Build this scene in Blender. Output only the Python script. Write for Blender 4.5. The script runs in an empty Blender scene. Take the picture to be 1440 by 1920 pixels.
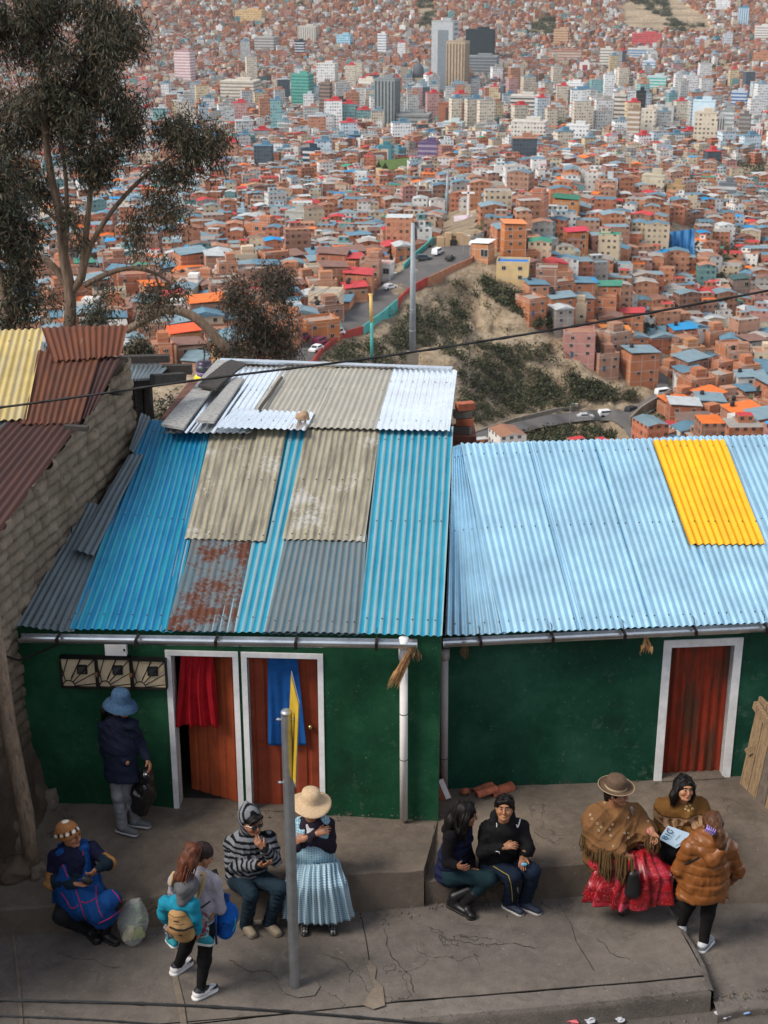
import bpy, bmesh, math, random
import numpy as np
from mathutils import Vector, Matrix, Euler, noise as mnoise
R = math.radians
S = bpy.context.scene
COL = S.collection
rng = random.Random(11)
CZ, PITCH, FPX = 8.25, R(21.0), 2750.0
cam_d = bpy.data.cameras.new('camera'); cam = bpy.data.objects.new('camera', cam_d); COL.objects.link(cam)
cam.location = (0, 0, CZ); cam.rotation_euler = (R(90) - PITCH, 0, 0)
cam_d.sensor_fit = 'VERTICAL'; cam_d.sensor_height = 36; cam_d.lens = FPX / 1920 * 36
cam_d.clip_start = 0.1; cam_d.clip_end = 12000
cam_d.dof.use_dof = True; cam_d.dof.focus_distance = 14.5; cam_d.dof.aperture_fstop = 5.0
S.camera = cam
CP, SP = math.cos(PITCH), math.sin(PITCH)
CAM = Vector((0, 0, CZ))
def ray(px, py):
 u, v = (px - 720) / FPX, (py - 960) / FPX
 return Vector((u, CP - v * SP, -SP - v * CP))
def at(px, py, Y):
 d = ray(px, py); return CAM + d * (Y / d.y)
def on_z(px, py, z):
 d = ray(px, py); return CAM + d * ((z - CZ) / d.z)
def on_plane(px, py, p0, n):
 d = ray(px, py); return CAM + d * ((p0 - CAM).dot(n) / d.dot(n))
def proj(p):
 q = Vector(p) - CAM
 w = q.y * CP - q.z * SP; up = q.y * SP + q.z * CP
 return 720 + FPX * q.x / w, 960 - FPX * up / w
def tag(o, label=None, cat=None, group=None, kind=None):
 if label: o['label'] = label
 if cat: o['category'] = cat
 if group: o['group'] = group
 if kind: o['kind'] = kind
 return o
def thing(name, loc, label, cat, group=None):
 o = bpy.data.objects.new(name, None); COL.objects.link(o); o.location = loc
 o.empty_display_size = 0.1
 return tag(o, label, cat, group)
def adopt(o, parent):
 if parent is not None:
  o.parent = parent
  if parent.parent is None:
   o.matrix_parent_inverse = Matrix.Translation(-Vector(parent.location))
  # a part of a part: the part itself sits at identity in the world, so no inverse is needed
 return o
def link(name, me, parent=None):
 o = bpy.data.objects.new(name, me); COL.objects.link(o)
 return adopt(o, parent)
def copy_thing(root, loc, label, group=None):
 c = root.copy(); COL.objects.link(c); c.location = loc
 if label: c['label'] = label
 if group: c['group'] = group
 for ch in root.children:
  d = ch.copy(); COL.objects.link(d); d.parent = c
  for g in ch.children:
   e = g.copy(); COL.objects.link(e); e.parent = d
 return c
class MB:
 """collects quads and polygons, then makes one mesh"""
 def __init__(s): s.v, s.f, s.m, s.uv = [], [], [], {}
 def face(s, pts, mi=0, uv=None):
  k = len(s.v); s.v += [tuple(p) for p in pts]; s.f.append(tuple(range(k, k + len(pts)))); s.m.append(mi)
  if uv: s.uv[len(s.f) - 1] = uv
 def hexa(s, P, mi=0):
  k = len(s.v); s.v += [tuple(p) for p in P]
  for q in ((0, 3, 2, 1), (4, 5, 6, 7), (0, 1, 5, 4), (1, 2, 6, 5), (2, 3, 7, 6), (3, 0, 4, 7)):
   s.f.append(tuple(k + i for i in q)); s.m.append(mi)
 def box(s, c, d, rz=0, mi=0, M=None):
  hx, hy, hz = d[0] / 2, d[1] / 2, d[2] / 2
  P = [Vector((x, y, z)) for z in (-hz, hz) for (x, y) in ((-hx, -hy), (hx, -hy), (hx, hy), (-hx, hy))]
  T = M if M is not None else Matrix.Translation(Vector(c)) @ Matrix.Rotation(rz, 4, 'Z')
  s.hexa([T @ p for p in P], mi)
 def bar(s, a, b, w, t, mi=0, up=Vector((0, 0, 1))):
  a, b = Vector(a), Vector(b); d = (b - a).normalized()
  x = d.cross(up); x = x.normalized() if x.length > 1e-6 else Vector((1, 0, 0)); y = x.cross(d)
  o = [(-w / 2, -t / 2), (w / 2, -t / 2), (w / 2, t / 2), (-w / 2, t / 2)]
  s.hexa([a + x * i + y * j for i, j in o] + [b + x * i + y * j for i, j in o], mi)
 def tube(s, pts, r, n=10, mi=0, caps=True):
  pts = [Vector(p) for p in pts]; rr = r if isinstance(r, (list, tuple)) else [r] * len(pts)
  k0 = len(s.v); px = None
  for i, p in enumerate(pts):
   d = (pts[min(i + 1, len(pts) - 1)] - pts[max(i - 1, 0)]).normalized()
   if px is None:
    px = d.orthogonal().normalized()
   else:
    px = (px - d * px.dot(d)).normalized()
   py = d.cross(px)
   for j in range(n):
    a = 2 * math.pi * j / n
    s.v.append(tuple(p + (px * math.cos(a) + py * math.sin(a)) * rr[i]))
  for i in range(len(pts) - 1):
   for j in range(n):
    a, b = k0 + i * n + j, k0 + i * n + (j + 1) % n
    s.f.append((a, b, b + n, a + n)); s.m.append(mi)
  if caps:
   s.f.append(tuple(k0 + j for j in reversed(range(n)))); s.m.append(mi)
   e = k0 + (len(pts) - 1) * n
   s.f.append(tuple(e + j for j in range(n))); s.m.append(mi)
 def lathe(s, prof, c, n=20, mi=0, M=None):
  k0 = len(s.v); T = M or Matrix.Translation(Vector(c))
  for (r, z) in prof:
   for j in range(n):
    a = 2 * math.pi * j / n
    s.v.append(tuple(T @ Vector((r * math.cos(a), r * math.sin(a), z))))
  for i in range(len(prof) - 1):
   for j in range(n):
    a, b = k0 + i * n + j, k0 + i * n + (j + 1) % n
    s.f.append((a, b, b + n, a + n)); s.m.append(mi)
  s.f.append(tuple(k0 + j for j in reversed(range(n)))); s.m.append(mi)
  e = k0 + (len(prof) - 1) * n
  s.f.append(tuple(e + j for j in range(n))); s.m.append(mi)
 def blob(s, c, r, seed=0, rough=0.2, mi=0, sub=2, sq=(1, 1, 1)):
  bm = bmesh.new(); bmesh.ops.create_icosphere(bm, subdivisions=sub, radius=1)
  k0 = len(s.v); c = Vector(c)
  for v in bm.verts:
   q = v.co * (1 + rough * mnoise.noise(v.co * 1.7 + Vector((seed * 3.1, seed, 0))))
   s.v.append(tuple(c + Vector((q.x * r * sq[0], q.y * r * sq[1], q.z * r * sq[2]))))
  for f in bm.faces: s.f.append(tuple(k0 + v.index for v in f.verts)); s.m.append(mi)
  bm.free()
 def build(s, name, mats, parent=None, smooth=False, weld=False):
  me = bpy.data.meshes.new(name); me.from_pydata(s.v, [], s.f)
  mats = mats if isinstance(mats, (list, tuple)) else [mats]
  for m in mats: me.materials.append(m)
  if len(mats) > 1: me.polygons.foreach_set('material_index', s.m)
  if s.uv:
   L = me.uv_layers.new(name='UVMap')
   for fi, uv in s.uv.items():
    p = me.polygons[fi]
    for k, li in enumerate(p.loop_indices): L.data[li].uv = uv[k]
  if smooth: me.polygons.foreach_set('use_smooth', [True] * len(me.polygons))
  me.update()
  return link(name, me, parent)
def np_mesh(name, V, F, mats, parent=None, smooth=False, col=None, fcol=None, uv=None, mi=None):
 """V n x 3, F list of m x k int arrays (quads/tris)"""
 me = bpy.data.meshes.new(name)
 Fs = F if isinstance(F, list) else [F]
 V = np.asarray(V, dtype=np.float32)
 nl = sum(f.size for f in Fs); nf = sum(len(f) for f in Fs)
 me.vertices.add(len(V)); me.vertices.foreach_set('co', V.ravel())
 me.loops.add(nl); me.loops.foreach_set('vertex_index', np.concatenate([f.ravel() for f in Fs]).astype(np.int32))
 tot = np.concatenate([np.full(len(f), f.shape[1]) for f in Fs]).astype(np.int32)
 st = np.concatenate([[0], np.cumsum(tot)[:-1]]).astype(np.int32)
 me.polygons.add(nf); me.polygons.foreach_set('loop_start', st); me.polygons.foreach_set('loop_total', tot)
 mats = mats if isinstance(mats, (list, tuple)) else [mats]
 for m in mats: me.materials.append(m)
 if mi is not None: me.polygons.foreach_set('material_index', np.asarray(mi, dtype=np.int32))
 if smooth: me.polygons.foreach_set('use_smooth', np.ones(nf, dtype=bool))
 me.update(calc_edges=True)
 if col is not None:
  a = me.attributes.new('Col', 'FLOAT_COLOR', 'POINT')
  c = np.ones((len(V), 4), dtype=np.float32); c[:, :3] = col; a.data.foreach_set('color', c.ravel())
 if fcol is not None:
  a = me.attributes.new('Col', 'FLOAT_COLOR', 'FACE')
  c = np.ones((nf, 4), dtype=np.float32); c[:, :3] = fcol; a.data.foreach_set('color', c.ravel())
 if uv is not None:
  L = me.uv_layers.new(name='UVMap'); L.data.foreach_set('uv', np.asarray(uv, dtype=np.float32).ravel())
 return link(name, me, parent)
def srgb(r, g, b):
 f = lambda c: (c / 255 / 12.92) if c / 255 <= .04045 else ((c / 255 + .055) / 1.055) ** 2.4
 return (f(r), f(g), f(b))
class NT:
 def __init__(s, name):
  s.m = bpy.data.materials.new(name); s.m.use_nodes = True
  s.t = s.m.node_tree; s.n = s.t.nodes; s.l = s.t.links
  s.b = s.n['Principled BSDF']; s.b.inputs['Specular IOR Level'].default_value = 0.3
  s._tc = None
 def node(s, typ, **kw):
  n = s.n.new(typ)
  for k, v in kw.items():
   if hasattr(n, k): setattr(n, k, v)
  return n
 def tc(s, kind='Object'):
  if s._tc is None: s._tc = s.n.new('ShaderNodeTexCoord')
  return s._tc.outputs[kind]
 def con(s, a, b): s.l.new(a, b); return s
 def mapping(s, scale=(1, 1, 1), rot=(0, 0, 0), src=None):
  n = s.n.new('ShaderNodeMapping'); n.inputs['Scale'].default_value = scale; n.inputs['Rotation'].default_value = rot
  s.l.new(src or s.tc(), n.inputs['Vector']); return n.outputs[0]
 def noise(s, scale, detail=4, rough=.6, vec=None, dist=0):
  n = s.n.new('ShaderNodeTexNoise'); n.inputs['Scale'].default_value = scale; n.inputs['Detail'].default_value = detail
  n.inputs['Roughness'].default_value = rough; n.inputs['Distortion'].default_value = dist
  s.l.new(vec or s.tc(), n.inputs['Vector']); return n.outputs['Fac']
 def ramp(s, fac, stops, interp='LINEAR'):
  n = s.n.new('ShaderNodeValToRGB'); n.color_ramp.interpolation = interp
  e = n.color_ramp.elements
  while len(e) < len(stops): e.new(.5)
  for q, (p, c) in zip(e, stops):
   q.position = p; q.color = (*c, 1) if not isinstance(c, (int, float)) else (c, c, c, 1)
  s.l.new(fac, n.inputs['Fac']); return n.outputs['Color']
 def mix(s, fac, a, b, mode='MIX'):
  n = s.n.new('ShaderNodeMix'); n.data_type = 'RGBA'; n.blend_type = mode; n.clamp_factor = True
  for k, v in ((0, fac), (6, a), (7, b)):
   if hasattr(v, 'is_output'): s.l.new(v, n.inputs[k])
   elif k == 0: n.inputs[0].default_value = v
   else: n.inputs[k].default_value = (*v, 1)
  return n.outputs[2]
 def math(s, op, a, b=None, c=None):
  n = s.n.new('ShaderNodeMath'); n.operation = op
  for i, v in enumerate((a, b, c)):
   if v is None: continue
   if hasattr(v, 'is_output'): s.l.new(v, n.inputs[i])
   else: n.inputs[i].default_value = v
  return n.outputs[0]
 def base(s, c):
  if hasattr(c, 'is_output'): s.l.new(c, s.b.inputs['Base Color'])
  else: s.b.inputs['Base Color'].default_value = (*c, 1)
  return s
 def set(s, rough=None, metal=None, spec=None):
  for k, v in (('Roughness', rough), ('Metallic', metal), ('Specular IOR Level', spec)):
   if v is None: continue
   if hasattr(v, 'is_output'): s.l.new(v, s.b.inputs[k])
   else: s.b.inputs[k].default_value = v
  return s
 def bump(s, h, strength=.3, dist=.01):
  n = s.n.new('ShaderNodeBump'); n.inputs['Strength'].default_value = strength; n.inputs['Distance'].default_value = dist
  s.l.new(h, n.inputs['Height']); s.l.new(n.outputs[0], s.b.inputs['Normal']); return s
 def attr(s, name='Col'):
  n = s.n.new('ShaderNodeAttribute'); n.attribute_name = name; return n.outputs['Color']
 def objcol(s):
  return s.n.new('ShaderNodeObjectInfo').outputs['Color']
def var(c, k): return tuple(max(0, x * k) for x in c)
def simple(name, c, rough=.7, metal=0, var_amt=.25, scale=6, bump=.15, dist=.004):
 """a plain material with uneven colour and a little relief"""
 t = NT(name); nz = t.noise(scale, 5, .65)
 t.base(t.ramp(nz, [(.3, var(c, 1 - var_amt)), (.7, var(c, 1 + var_amt))])).set(rough, metal)
 if bump: t.bump(t.noise(scale * 9, 3), bump, dist)
 return t.m
class SDF:
 def __init__(s, lo, hi, h):
  s.h = h; s.lo = np.array(lo, dtype=np.float32)
  s.n = np.ceil((np.array(hi) - s.lo) / h).astype(int) + 1
  s.d = np.full(s.n, .2, dtype=np.float32)
 def _reg(s, lo, hi):
  i0 = np.clip(np.floor((np.asarray(lo) - s.lo) / s.h).astype(int), 0, s.n); i1 = np.clip(np.ceil((np.asarray(hi) - s.lo) / s.h).astype(int) + 1, 0, s.n)
  sl = tuple(slice(a, b) for a, b in zip(i0, i1))
  g = [s.lo[k] + s.h * np.arange(i0[k], i1[k], dtype=np.float32) for k in range(3)]
  return sl, np.meshgrid(*g, indexing='ij', sparse=True)
 def _put(s, sl, d, k, sub=False):
  o = s.d[sl]
  if o.size == 0: return
  if sub:
   h = np.clip(.5 - .5 * (o + d) / k, 0, 1) if k > 0 else (d < -o).astype(np.float32)
   s.d[sl] = o * (1 - h) + (-d) * h + k * h * (1 - h); return
  if k <= 0: s.d[sl] = np.minimum(o, d); return
  h = np.clip(.5 + .5 * (o - d) / k, 0, 1)
  s.d[sl] = o * (1 - h) + d * h - k * h * (1 - h)
 def cone(s, a, b, ra, rb, k=.02, sub=False, flat=None):
  """round cone from a to b; flat = (direction, factor) widens it along one direction"""
  a, b = np.array(a, dtype=np.float32), np.array(b, dtype=np.float32)
  fd = None
  if flat is not None:
   fd = np.array(flat[0], dtype=np.float32); fd /= np.linalg.norm(fd); ff = flat[1]
  m = max(ra, rb) * (max(1, flat[1]) if flat else 1) + k + 2.5 * s.h
  sl, (X, Y, Z) = s._reg(np.minimum(a, b) - m, np.maximum(a, b) + m)
  ba = b - a; L = float(ba @ ba) + 1e-9
  px, py, pz = X - a[0], Y - a[1], Z - a[2]
  t = np.clip((px * ba[0] + py * ba[1] + pz * ba[2]) / L, 0, 1)
  qx, qy, qz = px - t * ba[0], py - t * ba[1], pz - t * ba[2]
  if fd is not None:
   q = (qx * fd[0] + qy * fd[1] + qz * fd[2]) * (1 - 1 / ff)
   qx, qy, qz = qx - q * fd[0], qy - q * fd[1], qz - q * fd[2]
  s._put(sl, np.sqrt(qx * qx + qy * qy + qz * qz) - (ra + (rb - ra) * t), k, sub); return s
 def chain(s, pts, rad, k=.02, flat=None):
  for i in range(len(pts) - 1): s.cone(pts[i], pts[i + 1], rad[i], rad[i + 1], k, flat=flat)
  return s
 def ell(s, c, r, M=None, k=.02, sub=False):
  c = np.array(c, dtype=np.float32); r = np.array(r, dtype=np.float32); m = r.max() + k + 2.5 * s.h
  sl, (X, Y, Z) = s._reg(c - m, c + m)
  x, y, z = X - c[0], Y - c[1], Z - c[2]
  if M is not None:
   M = np.array(M.to_3x3(), dtype=np.float32)
   x, y, z = (M[0, 0] * x + M[1, 0] * y + M[2, 0] * z, M[0, 1] * x + M[1, 1] * y + M[2, 1] * z, M[0, 2] * x + M[1, 2] * y + M[2, 2] * z)
  k0 = np.sqrt((x / r[0]) ** 2 + (y / r[1]) ** 2 + (z / r[2]) ** 2) + 1e-6
  k1 = np.sqrt((x / r[0] ** 2) ** 2 + (y / r[1] ** 2) ** 2 + (z / r[2] ** 2) ** 2) + 1e-6
  s._put(sl, (k0 * (k0 - 1) / k1).astype(np.float32), k, sub); return s
 def wrinkle(s, amp, f, seed=0, aniso=(1, 1, 1)):
  g = [s.lo[k] + s.h * np.arange(s.n[k], dtype=np.float32) for k in range(3)]
  X, Y, Z = np.meshgrid(*g, indexing='ij', sparse=True); r = np.random.RandomState(seed)
  o = 0
  for i in range(5):
   v = r.normal(size=3) * aniso; v = v / np.linalg.norm(v) * f * (1 + .45 * i)
   o = o + np.sin(v[0] * X + v[1] * Y + v[2] * Z + r.uniform(0, 6) + 1.3 * np.sin((v[1] * X - v[0] * Y + v[2] * Z) * .4)) / (1 + .4 * i)
  s.d += (amp * .5 * o).astype(np.float32); return s
 def folds(s, amp, f, seed=0, aniso=(1, 1, 1)):
  """sharp creases that run in a few directions, as in cloth"""
  g = [s.lo[k] + s.h * np.arange(s.n[k], dtype=np.float32) for k in range(3)]
  X, Y, Z = np.meshgrid(*g, indexing='ij', sparse=True); r = np.random.RandomState(seed + 50); o = 0
  for i in range(4):
   v = r.normal(size=3) * aniso; v = v / np.linalg.norm(v) * f * (.7 + .3 * i); w = r.normal(size=3) * f * .22
   m = .5 + .5 * np.sin(w[0] * X + w[1] * Y + w[2] * Z + r.uniform(0, 6))
   o = o + (1 - np.abs(np.sin(v[0] * X + v[1] * Y + v[2] * Z + r.uniform(0, 6) + 1.6 * np.sin((v[2] * X + v[0] * Y - v[1] * Z) * .3)))) ** 2.2 * m
  s.d += (amp * (.45 - o)).astype(np.float32); return s
 def mesh(s):
  d = s.d; d = d.copy()
  d[0], d[-1], d[:, 0], d[:, -1] = (np.maximum(x, 1e-3) for x in (d[0], d[-1], d[:, 0], d[:, -1]))
  d[:, :, 0] = np.maximum(d[:, :, 0], 1e-3); d[:, :, -1] = np.maximum(d[:, :, -1], 1e-3)
  ins = d < 0; nx, ny, nz = d.shape
  cs = [(i, j, k) for i in (0, 1) for j in (0, 1) for k in (0, 1)]
  sub = lambda A, c: A[c[0]:nx - 1 + c[0], c[1]:ny - 1 + c[1], c[2]:nz - 1 + c[2]]
  cnt = sum(sub(ins, c).astype(np.int8) for c in cs)
  I = np.argwhere((cnt > 0) & (cnt < 8))
  idx = np.full((nx - 1, ny - 1, nz - 1), -1, dtype=np.int32); idx[tuple(I.T)] = np.arange(len(I))
  D = {c: d[I[:, 0] + c[0], I[:, 1] + c[1], I[:, 2] + c[2]] for c in cs}
  acc = np.zeros((len(I), 3)); num = np.zeros(len(I))
  for a in cs:
   for ax in range(3):
    if a[ax]: continue
    b = list(a); b[ax] = 1; b = tuple(b)
    da, db = D[a], D[b]; m = (da < 0) != (db < 0)
    t = np.where(m, da / np.where(m, da - db, 1), 0)
    p = np.tile(np.array(a, dtype=float), (len(I), 1)); p[:, ax] = t
    acc += p * m[:, None]; num += m
  V = s.lo + s.h * (I + acc / num[:, None])
  F = []
  for ax in range(3):
   e = [slice(1, -1)] * 3; e[ax] = slice(0, -1); e2 = list(e); e2[ax] = slice(1, None)
   A, B = ins[tuple(e)], ins[tuple(e2)]
   E = np.argwhere(A != B); off = np.array([1, 1, 1]); off[ax] = 0; E = E + off
   o1, o2 = [(1, 2), (2, 0), (0, 1)][ax]
   q = []
   for (u, v) in ((1, 1), (0, 1), (0, 0), (1, 0)):
    w = E.copy(); w[:, o1] -= u; w[:, o2] -= v; q.append(idx[tuple(w.T)])
   Q = np.stack(q, 1); fl = ins[tuple(E.T)]
   Q[~fl] = Q[~fl][:, ::-1]
   F.append(Q)
  F = np.concatenate(F); F = F[(F >= 0).all(1)]
  # one light smoothing pass along the faces
  acc = np.zeros_like(V); num = np.zeros(len(V))
  c = V[F].mean(1)
  for j in range(4):
   np.add.at(acc, F[:, j], c); np.add.at(num, F[:, j], 1)
  V = V * .5 + .5 * acc / np.maximum(num, 1)[:, None]
  return V, F
# ================================================================ materials of the street
def concrete(name, c, stain=.5, crack=0, scale=1.0):
 t = NT(name); v = t.tc()
 a = t.noise(.9 * scale, 6, .65, v); b = t.noise(7 * scale, 6, .7, v); f = t.noise(60, 3, .6, v)
 col = t.ramp(a, [(.28, var(c, 1 - stain * .55)), (.5, c), (.75, var(c, 1 + stain * .5))])
 col = t.mix(.55, col, t.ramp(b, [(.3, (.35, .34, .33)), (.7, (.68, .66, .64))]), 'OVERLAY')
 col = t.mix(t.ramp(f, [(.62, 0), (.70, .7)]), col, var(c, .4)); col = t.mix(t.ramp(t.noise(3.1 * scale, 7, .75, v, .8), [(.55, 0), (.66, .5)]), col, var(c, .55)); col = t.mix(t.ramp(t.noise(1.7, 8, .8, v, 1.2), [(.60, 0), (.66, .45)]), col, var(c, 1.5))
 col = t.mix(t.ramp(t.noise(23, 2, .5, v), [(.70, 0), (.73, .5)]), col, var(c, 1.9))
 h = t.math('ADD', t.math('MULTIPLY', b, .6), t.math('MULTIPLY', f, .5))
 if crack:
  n = t.node('ShaderNodeTexVoronoi', feature='DISTANCE_TO_EDGE'); n.inputs['Scale'].default_value = crack
  w = t.node('ShaderNodeVectorMath', operation='ADD'); t.con(v, w.inputs[0])
  nn = t.n.new('ShaderNodeTexNoise'); nn.inputs['Scale'].default_value = 2.2; nn.inputs['Detail'].default_value = 6
  t.con(v, nn.inputs['Vector']); t.con(nn.outputs['Color'], w.inputs[1]); t.con(w.outputs[0], n.inputs['Vector'])
  m = t.ramp(n.outputs['Distance'], [(.0, 1), (.006, 0)])
  m = t.math('MULTIPLY', m, t.ramp(t.noise(.7, 2, .5, v), [(.52, 0), (.6, 1)]))
  col = t.mix(t.math('MULTIPLY', m, .7), col, var(c, .3)); h = t.math('SUBTRACT', h, t.math('MULTIPLY', m, .8))
 t.base(col).set(.9, 0, .2); t.bump(h, .75, .014); return t.m
M_walk = concrete('walk_concrete', (.125, .110, .097), .6, 1.1)
M_plat = concrete('earth_concrete', (.13, .107, .086), .8, .8)
M_curb = concrete('curb_concrete', (.135, .121, .108), .6, 0)
M_road = concrete('road_asphalt', (.10, .09, .082), .6, 0)
M_dirt = concrete('rough_dirt', (.15, .125, .10), .9, 0)
def green_paint(name, c):
 t = NT(name); v = t.tc()
 a = t.noise(1.1, 6, .7, v); b = t.noise(14, 6, .75, v); st = t.noise(5, 5, .7, t.mapping((1, 1, .25)))
 col = t.ramp(a, [(.32, var(c, .5)), (.5, c), (.68, (c[0] * 2.6 + .008, c[1] * 1.75, c[2] * 1.9))])
 col = t.mix(t.ramp(st, [(.5, 0), (.75, .5)]), col, (c[0] * 2.2, c[1] * 1.25, c[2] * 1.1))
 col = t.mix(t.ramp(t.math('MULTIPLY', b, t.noise(2.3, 3, .6, v)), [(.33, 0), (.42, .6)]), col, (.07, .13, .09))
 col = t.mix(t.ramp(t.noise(48, 2, .6, v), [(.71, 0), (.735, .8)]), col, (.2, .24, .19))
 sx = t.node('ShaderNodeSeparateXYZ'); t.con(v, sx.inputs[0])
 lo = t.math('ADD', sx.outputs['Z'], t.math('MULTIPLY', t.noise(6, 5, .7, v), -.5))
 col = t.mix(t.ramp(t.math('ADD', lo, .5), [(0.12, .75), (.22, 0)]), col, (.13, .12, .095))
 t.base(col).set(.75, 0, .25); t.bump(t.math('ADD', a, b), .35, .012); return t.m
M_green = green_paint('green_wall_paint', (.0055, .060, .026))
M_green2 = green_paint('green_wall_paint_dark', (.005, .054, .030))
M_white = simple('white_frame_paint', (.80, .80, .79), .6, 0, .18, 5)
M_pvc = simple('pvc_plastic', (.74, .72, .69), .45, 0, .08, 4, 0)
M_pvc2 = simple('pvc_plastic_dusty', (.36, .34, .33), .5, 0, .12, 4, 0)
M_steel = simple('galvanised_steel', (.36, .38, .40), .38, .8, .2, 7, .05)
M_gut = simple('gutter_sheet', (.55, .58, .60), .25, .9, .2, 5, .05)
M_black = simple('black_iron', (.015, .013, .012), .6, .3, .3, 20, .1)
M_rubber = simple('black_cable', (.012, .012, .013), .6, 0, .2, 20, .1)
M_cream = simple('cream_panel', (.62, .50, .33), .6, 0, .1, 8, .05)
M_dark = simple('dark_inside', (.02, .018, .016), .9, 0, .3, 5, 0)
M_glass = NT('dark_glass').base((.02, .025, .03)).set(.12, 0, .6).m
M_brass = simple('brass_knob', (.6, .42, .16), .3, .9, .1, 20, 0)
def wood(name, c, dirn=(1, 1, 6)):
 t = NT(name); v = t.mapping(dirn)
 a = t.noise(7, 6, .7, v, .6); b = t.noise(30, 4, .7, v)
 col = t.ramp(a, [(.3, var(c, .45)), (.5, c), (.75, var(c, 1.5))])
 t.base(t.mix(.5, col, t.ramp(b, [(.3, (.3, .3, .3)), (.7, (.7, .7, .7))]), 'OVERLAY')).set(.85); t.bump(b, .6, .01); return t.m
M_post = wood('weathered_post_wood', (.20, .145, .10), (5, 5, .6))
M_plank = wood('gate_plank_wood', (.24, .165, .095), (6, 6, .7))
M_plank2 = wood('grey_plank_wood', (.13, .105, .085), (6, 6, .7))
M_roofplank = wood('roof_plank_wood', (.30, .30, .29), (4, 4, 4))
M_roofplank2 = wood('dark_roof_plank_wood', (.045, .04, .036), (4, 4, 4))
def door_paint(name, c, c2=None, amt=.4):
 t = NT(name); a = t.noise(3, 5, .7); st = t.noise(9, 5, .7, t.mapping((1, 1, .12)))
 col = t.ramp(a, [(.3, var(c, .7)), (.7, var(c, 1.25))])
 if c2: col = t.mix(t.ramp(st, [(.45, 0), (.58, 1)]), col, c2)
 col = t.mix(t.ramp(t.noise(40, 3, .6), [(.72, 0), (.76, .6)]), col, (.3, .2, .14))
 t.base(col).set(.6, 0, .3); t.bump(a, .2, .01); return t.m
M_door = door_paint('orange_door_paint', (.40, .082, .028))
M_door2 = door_paint('maroon_door_paint', (.28, .052, .022))
M_door3 = door_paint('red_worn_door_paint', (.26, .03, .012), (.085, .034, .018))
def corr(name, c, rough=.5, metal=0., streak=None, streak_amt=.5, patch=None, patch_lo=.55, fade=None, spec=.3, fade_lo=.52):
 """corrugated sheet paint: UV in metres, u across, v up the slope"""
 t = NT(name); uv = t.tc('UV')
 s = t.noise(3.2, 5, .65, t.mapping((4, .35, 1), src=uv)); a = t.noise(1.6, 6, .7, uv); f = t.noise(28, 4, .7, uv)
 col = t.ramp(a, [(.3, var(c, .8)), (.7, var(c, 1.18))])
 if fade:
  sx = t.node('ShaderNodeSeparateXYZ'); t.con(uv, sx.inputs[0]); rib = t.math('MULTIPLY_ADD', t.math('SINE', t.math('MULTIPLY', sx.outputs[0], 6.2831853 / .073)), .5, .5)
  col = t.mix(t.ramp(t.math('ADD', t.math('MULTIPLY', rib, .42), t.math('ADD', t.math('MULTIPLY', s, .5), t.math('MULTIPLY', a, .25))), [(fade_lo, 0), (fade_lo + .22, .9)]), col, fade)
 if streak: col = t.mix(t.math('MULTIPLY', t.ramp(s, [(.45, 0), (.62, 1)]), streak_amt), col, streak)
 if patch: col = t.mix(t.ramp(t.math('ADD', t.math('MULTIPLY', a, .7), t.math('MULTIPLY', f, .3)), [(patch_lo, 0), (patch_lo + .06, 1)]), col, patch)
 col = t.mix(t.ramp(f, [(.68, 0), (.75, .5)]), col, var(c, .4))
 t.base(col).set(t.ramp(a, [(.3, rough * .85), (.7, min(1, rough * 1.22))]), metal, spec); t.bump(f, .12, .004); return t.m
C_blue = corr('blue_sheet', (.002, .125, .275), .38, 0, (.006, .20, .29), .75, None, .6, (.08, .24, .30), fade_lo=.64)
C_blue2 = corr('faded_blue_sheet', (.010, .21, .33), .40, 0, (.03, .27, .36), .5, None, .6, (.25, .32, .33))
C_poly = corr('fibreglass_sheet', (.27, .255, .205), .7, 0, (.085, .08, .068), .65, (.36, .355, .325), .54, (.36, .31, .19), fade_lo=.58)
C_grey = corr('grey_blue_sheet', (.085, .145, .18), .45, .1, (.12, .14, .145), .5, None, .6, (.17, .185, .18))
C_greyrust = corr('grey_rust_sheet', (.10, .15, .175), .5, .1, (.16, .14, .12), .6, (.10, .032, .016), .47)
C_silver = corr('bright_zinc_sheet', (.78, .84, .88), .24, .9, (.6, .66, .7), .3)
C_zinc = corr('blue_zinc_sheet', (.44, .70, .85), .17, .72, (.56, .78, .90), .2)
C_beige = corr('beige_sheet', (.36, .34, .28), .5, .15, (.27, .25, .2), .5)
C_yellow = corr('yellow_sheet', (.80, .40, .012), .5, 0, (.62, .30, .01), .5)
C_cream = corr('cream_yellow_sheet', (.44, .34, .13), .65, 0, (.33, .30, .22), .6, (.5, .44, .30), .58)
C_rust = corr('rust_sheet', (.085, .034, .022), .75, .1, (.16, .055, .022), .6, (.26, .29, .30), .66)
C_rust2 = corr('rust_patch_sheet', (.13, .045, .022), .75, .1, (.075, .03, .022), .6, (.33, .36, .36), .60)
C_rustd = corr('dark_rust_sheet', (.052, .026, .024), .75, .1, (.08, .035, .025), .5)
C_greyd = corr('grey_flashing_sheet', (.13, .165, .18), .45, .3, (.09, .10, .105), .5)
M_screw = simple('screw_head', (.05, .05, .055), .5, .5, .3, 50, 0)
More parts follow.
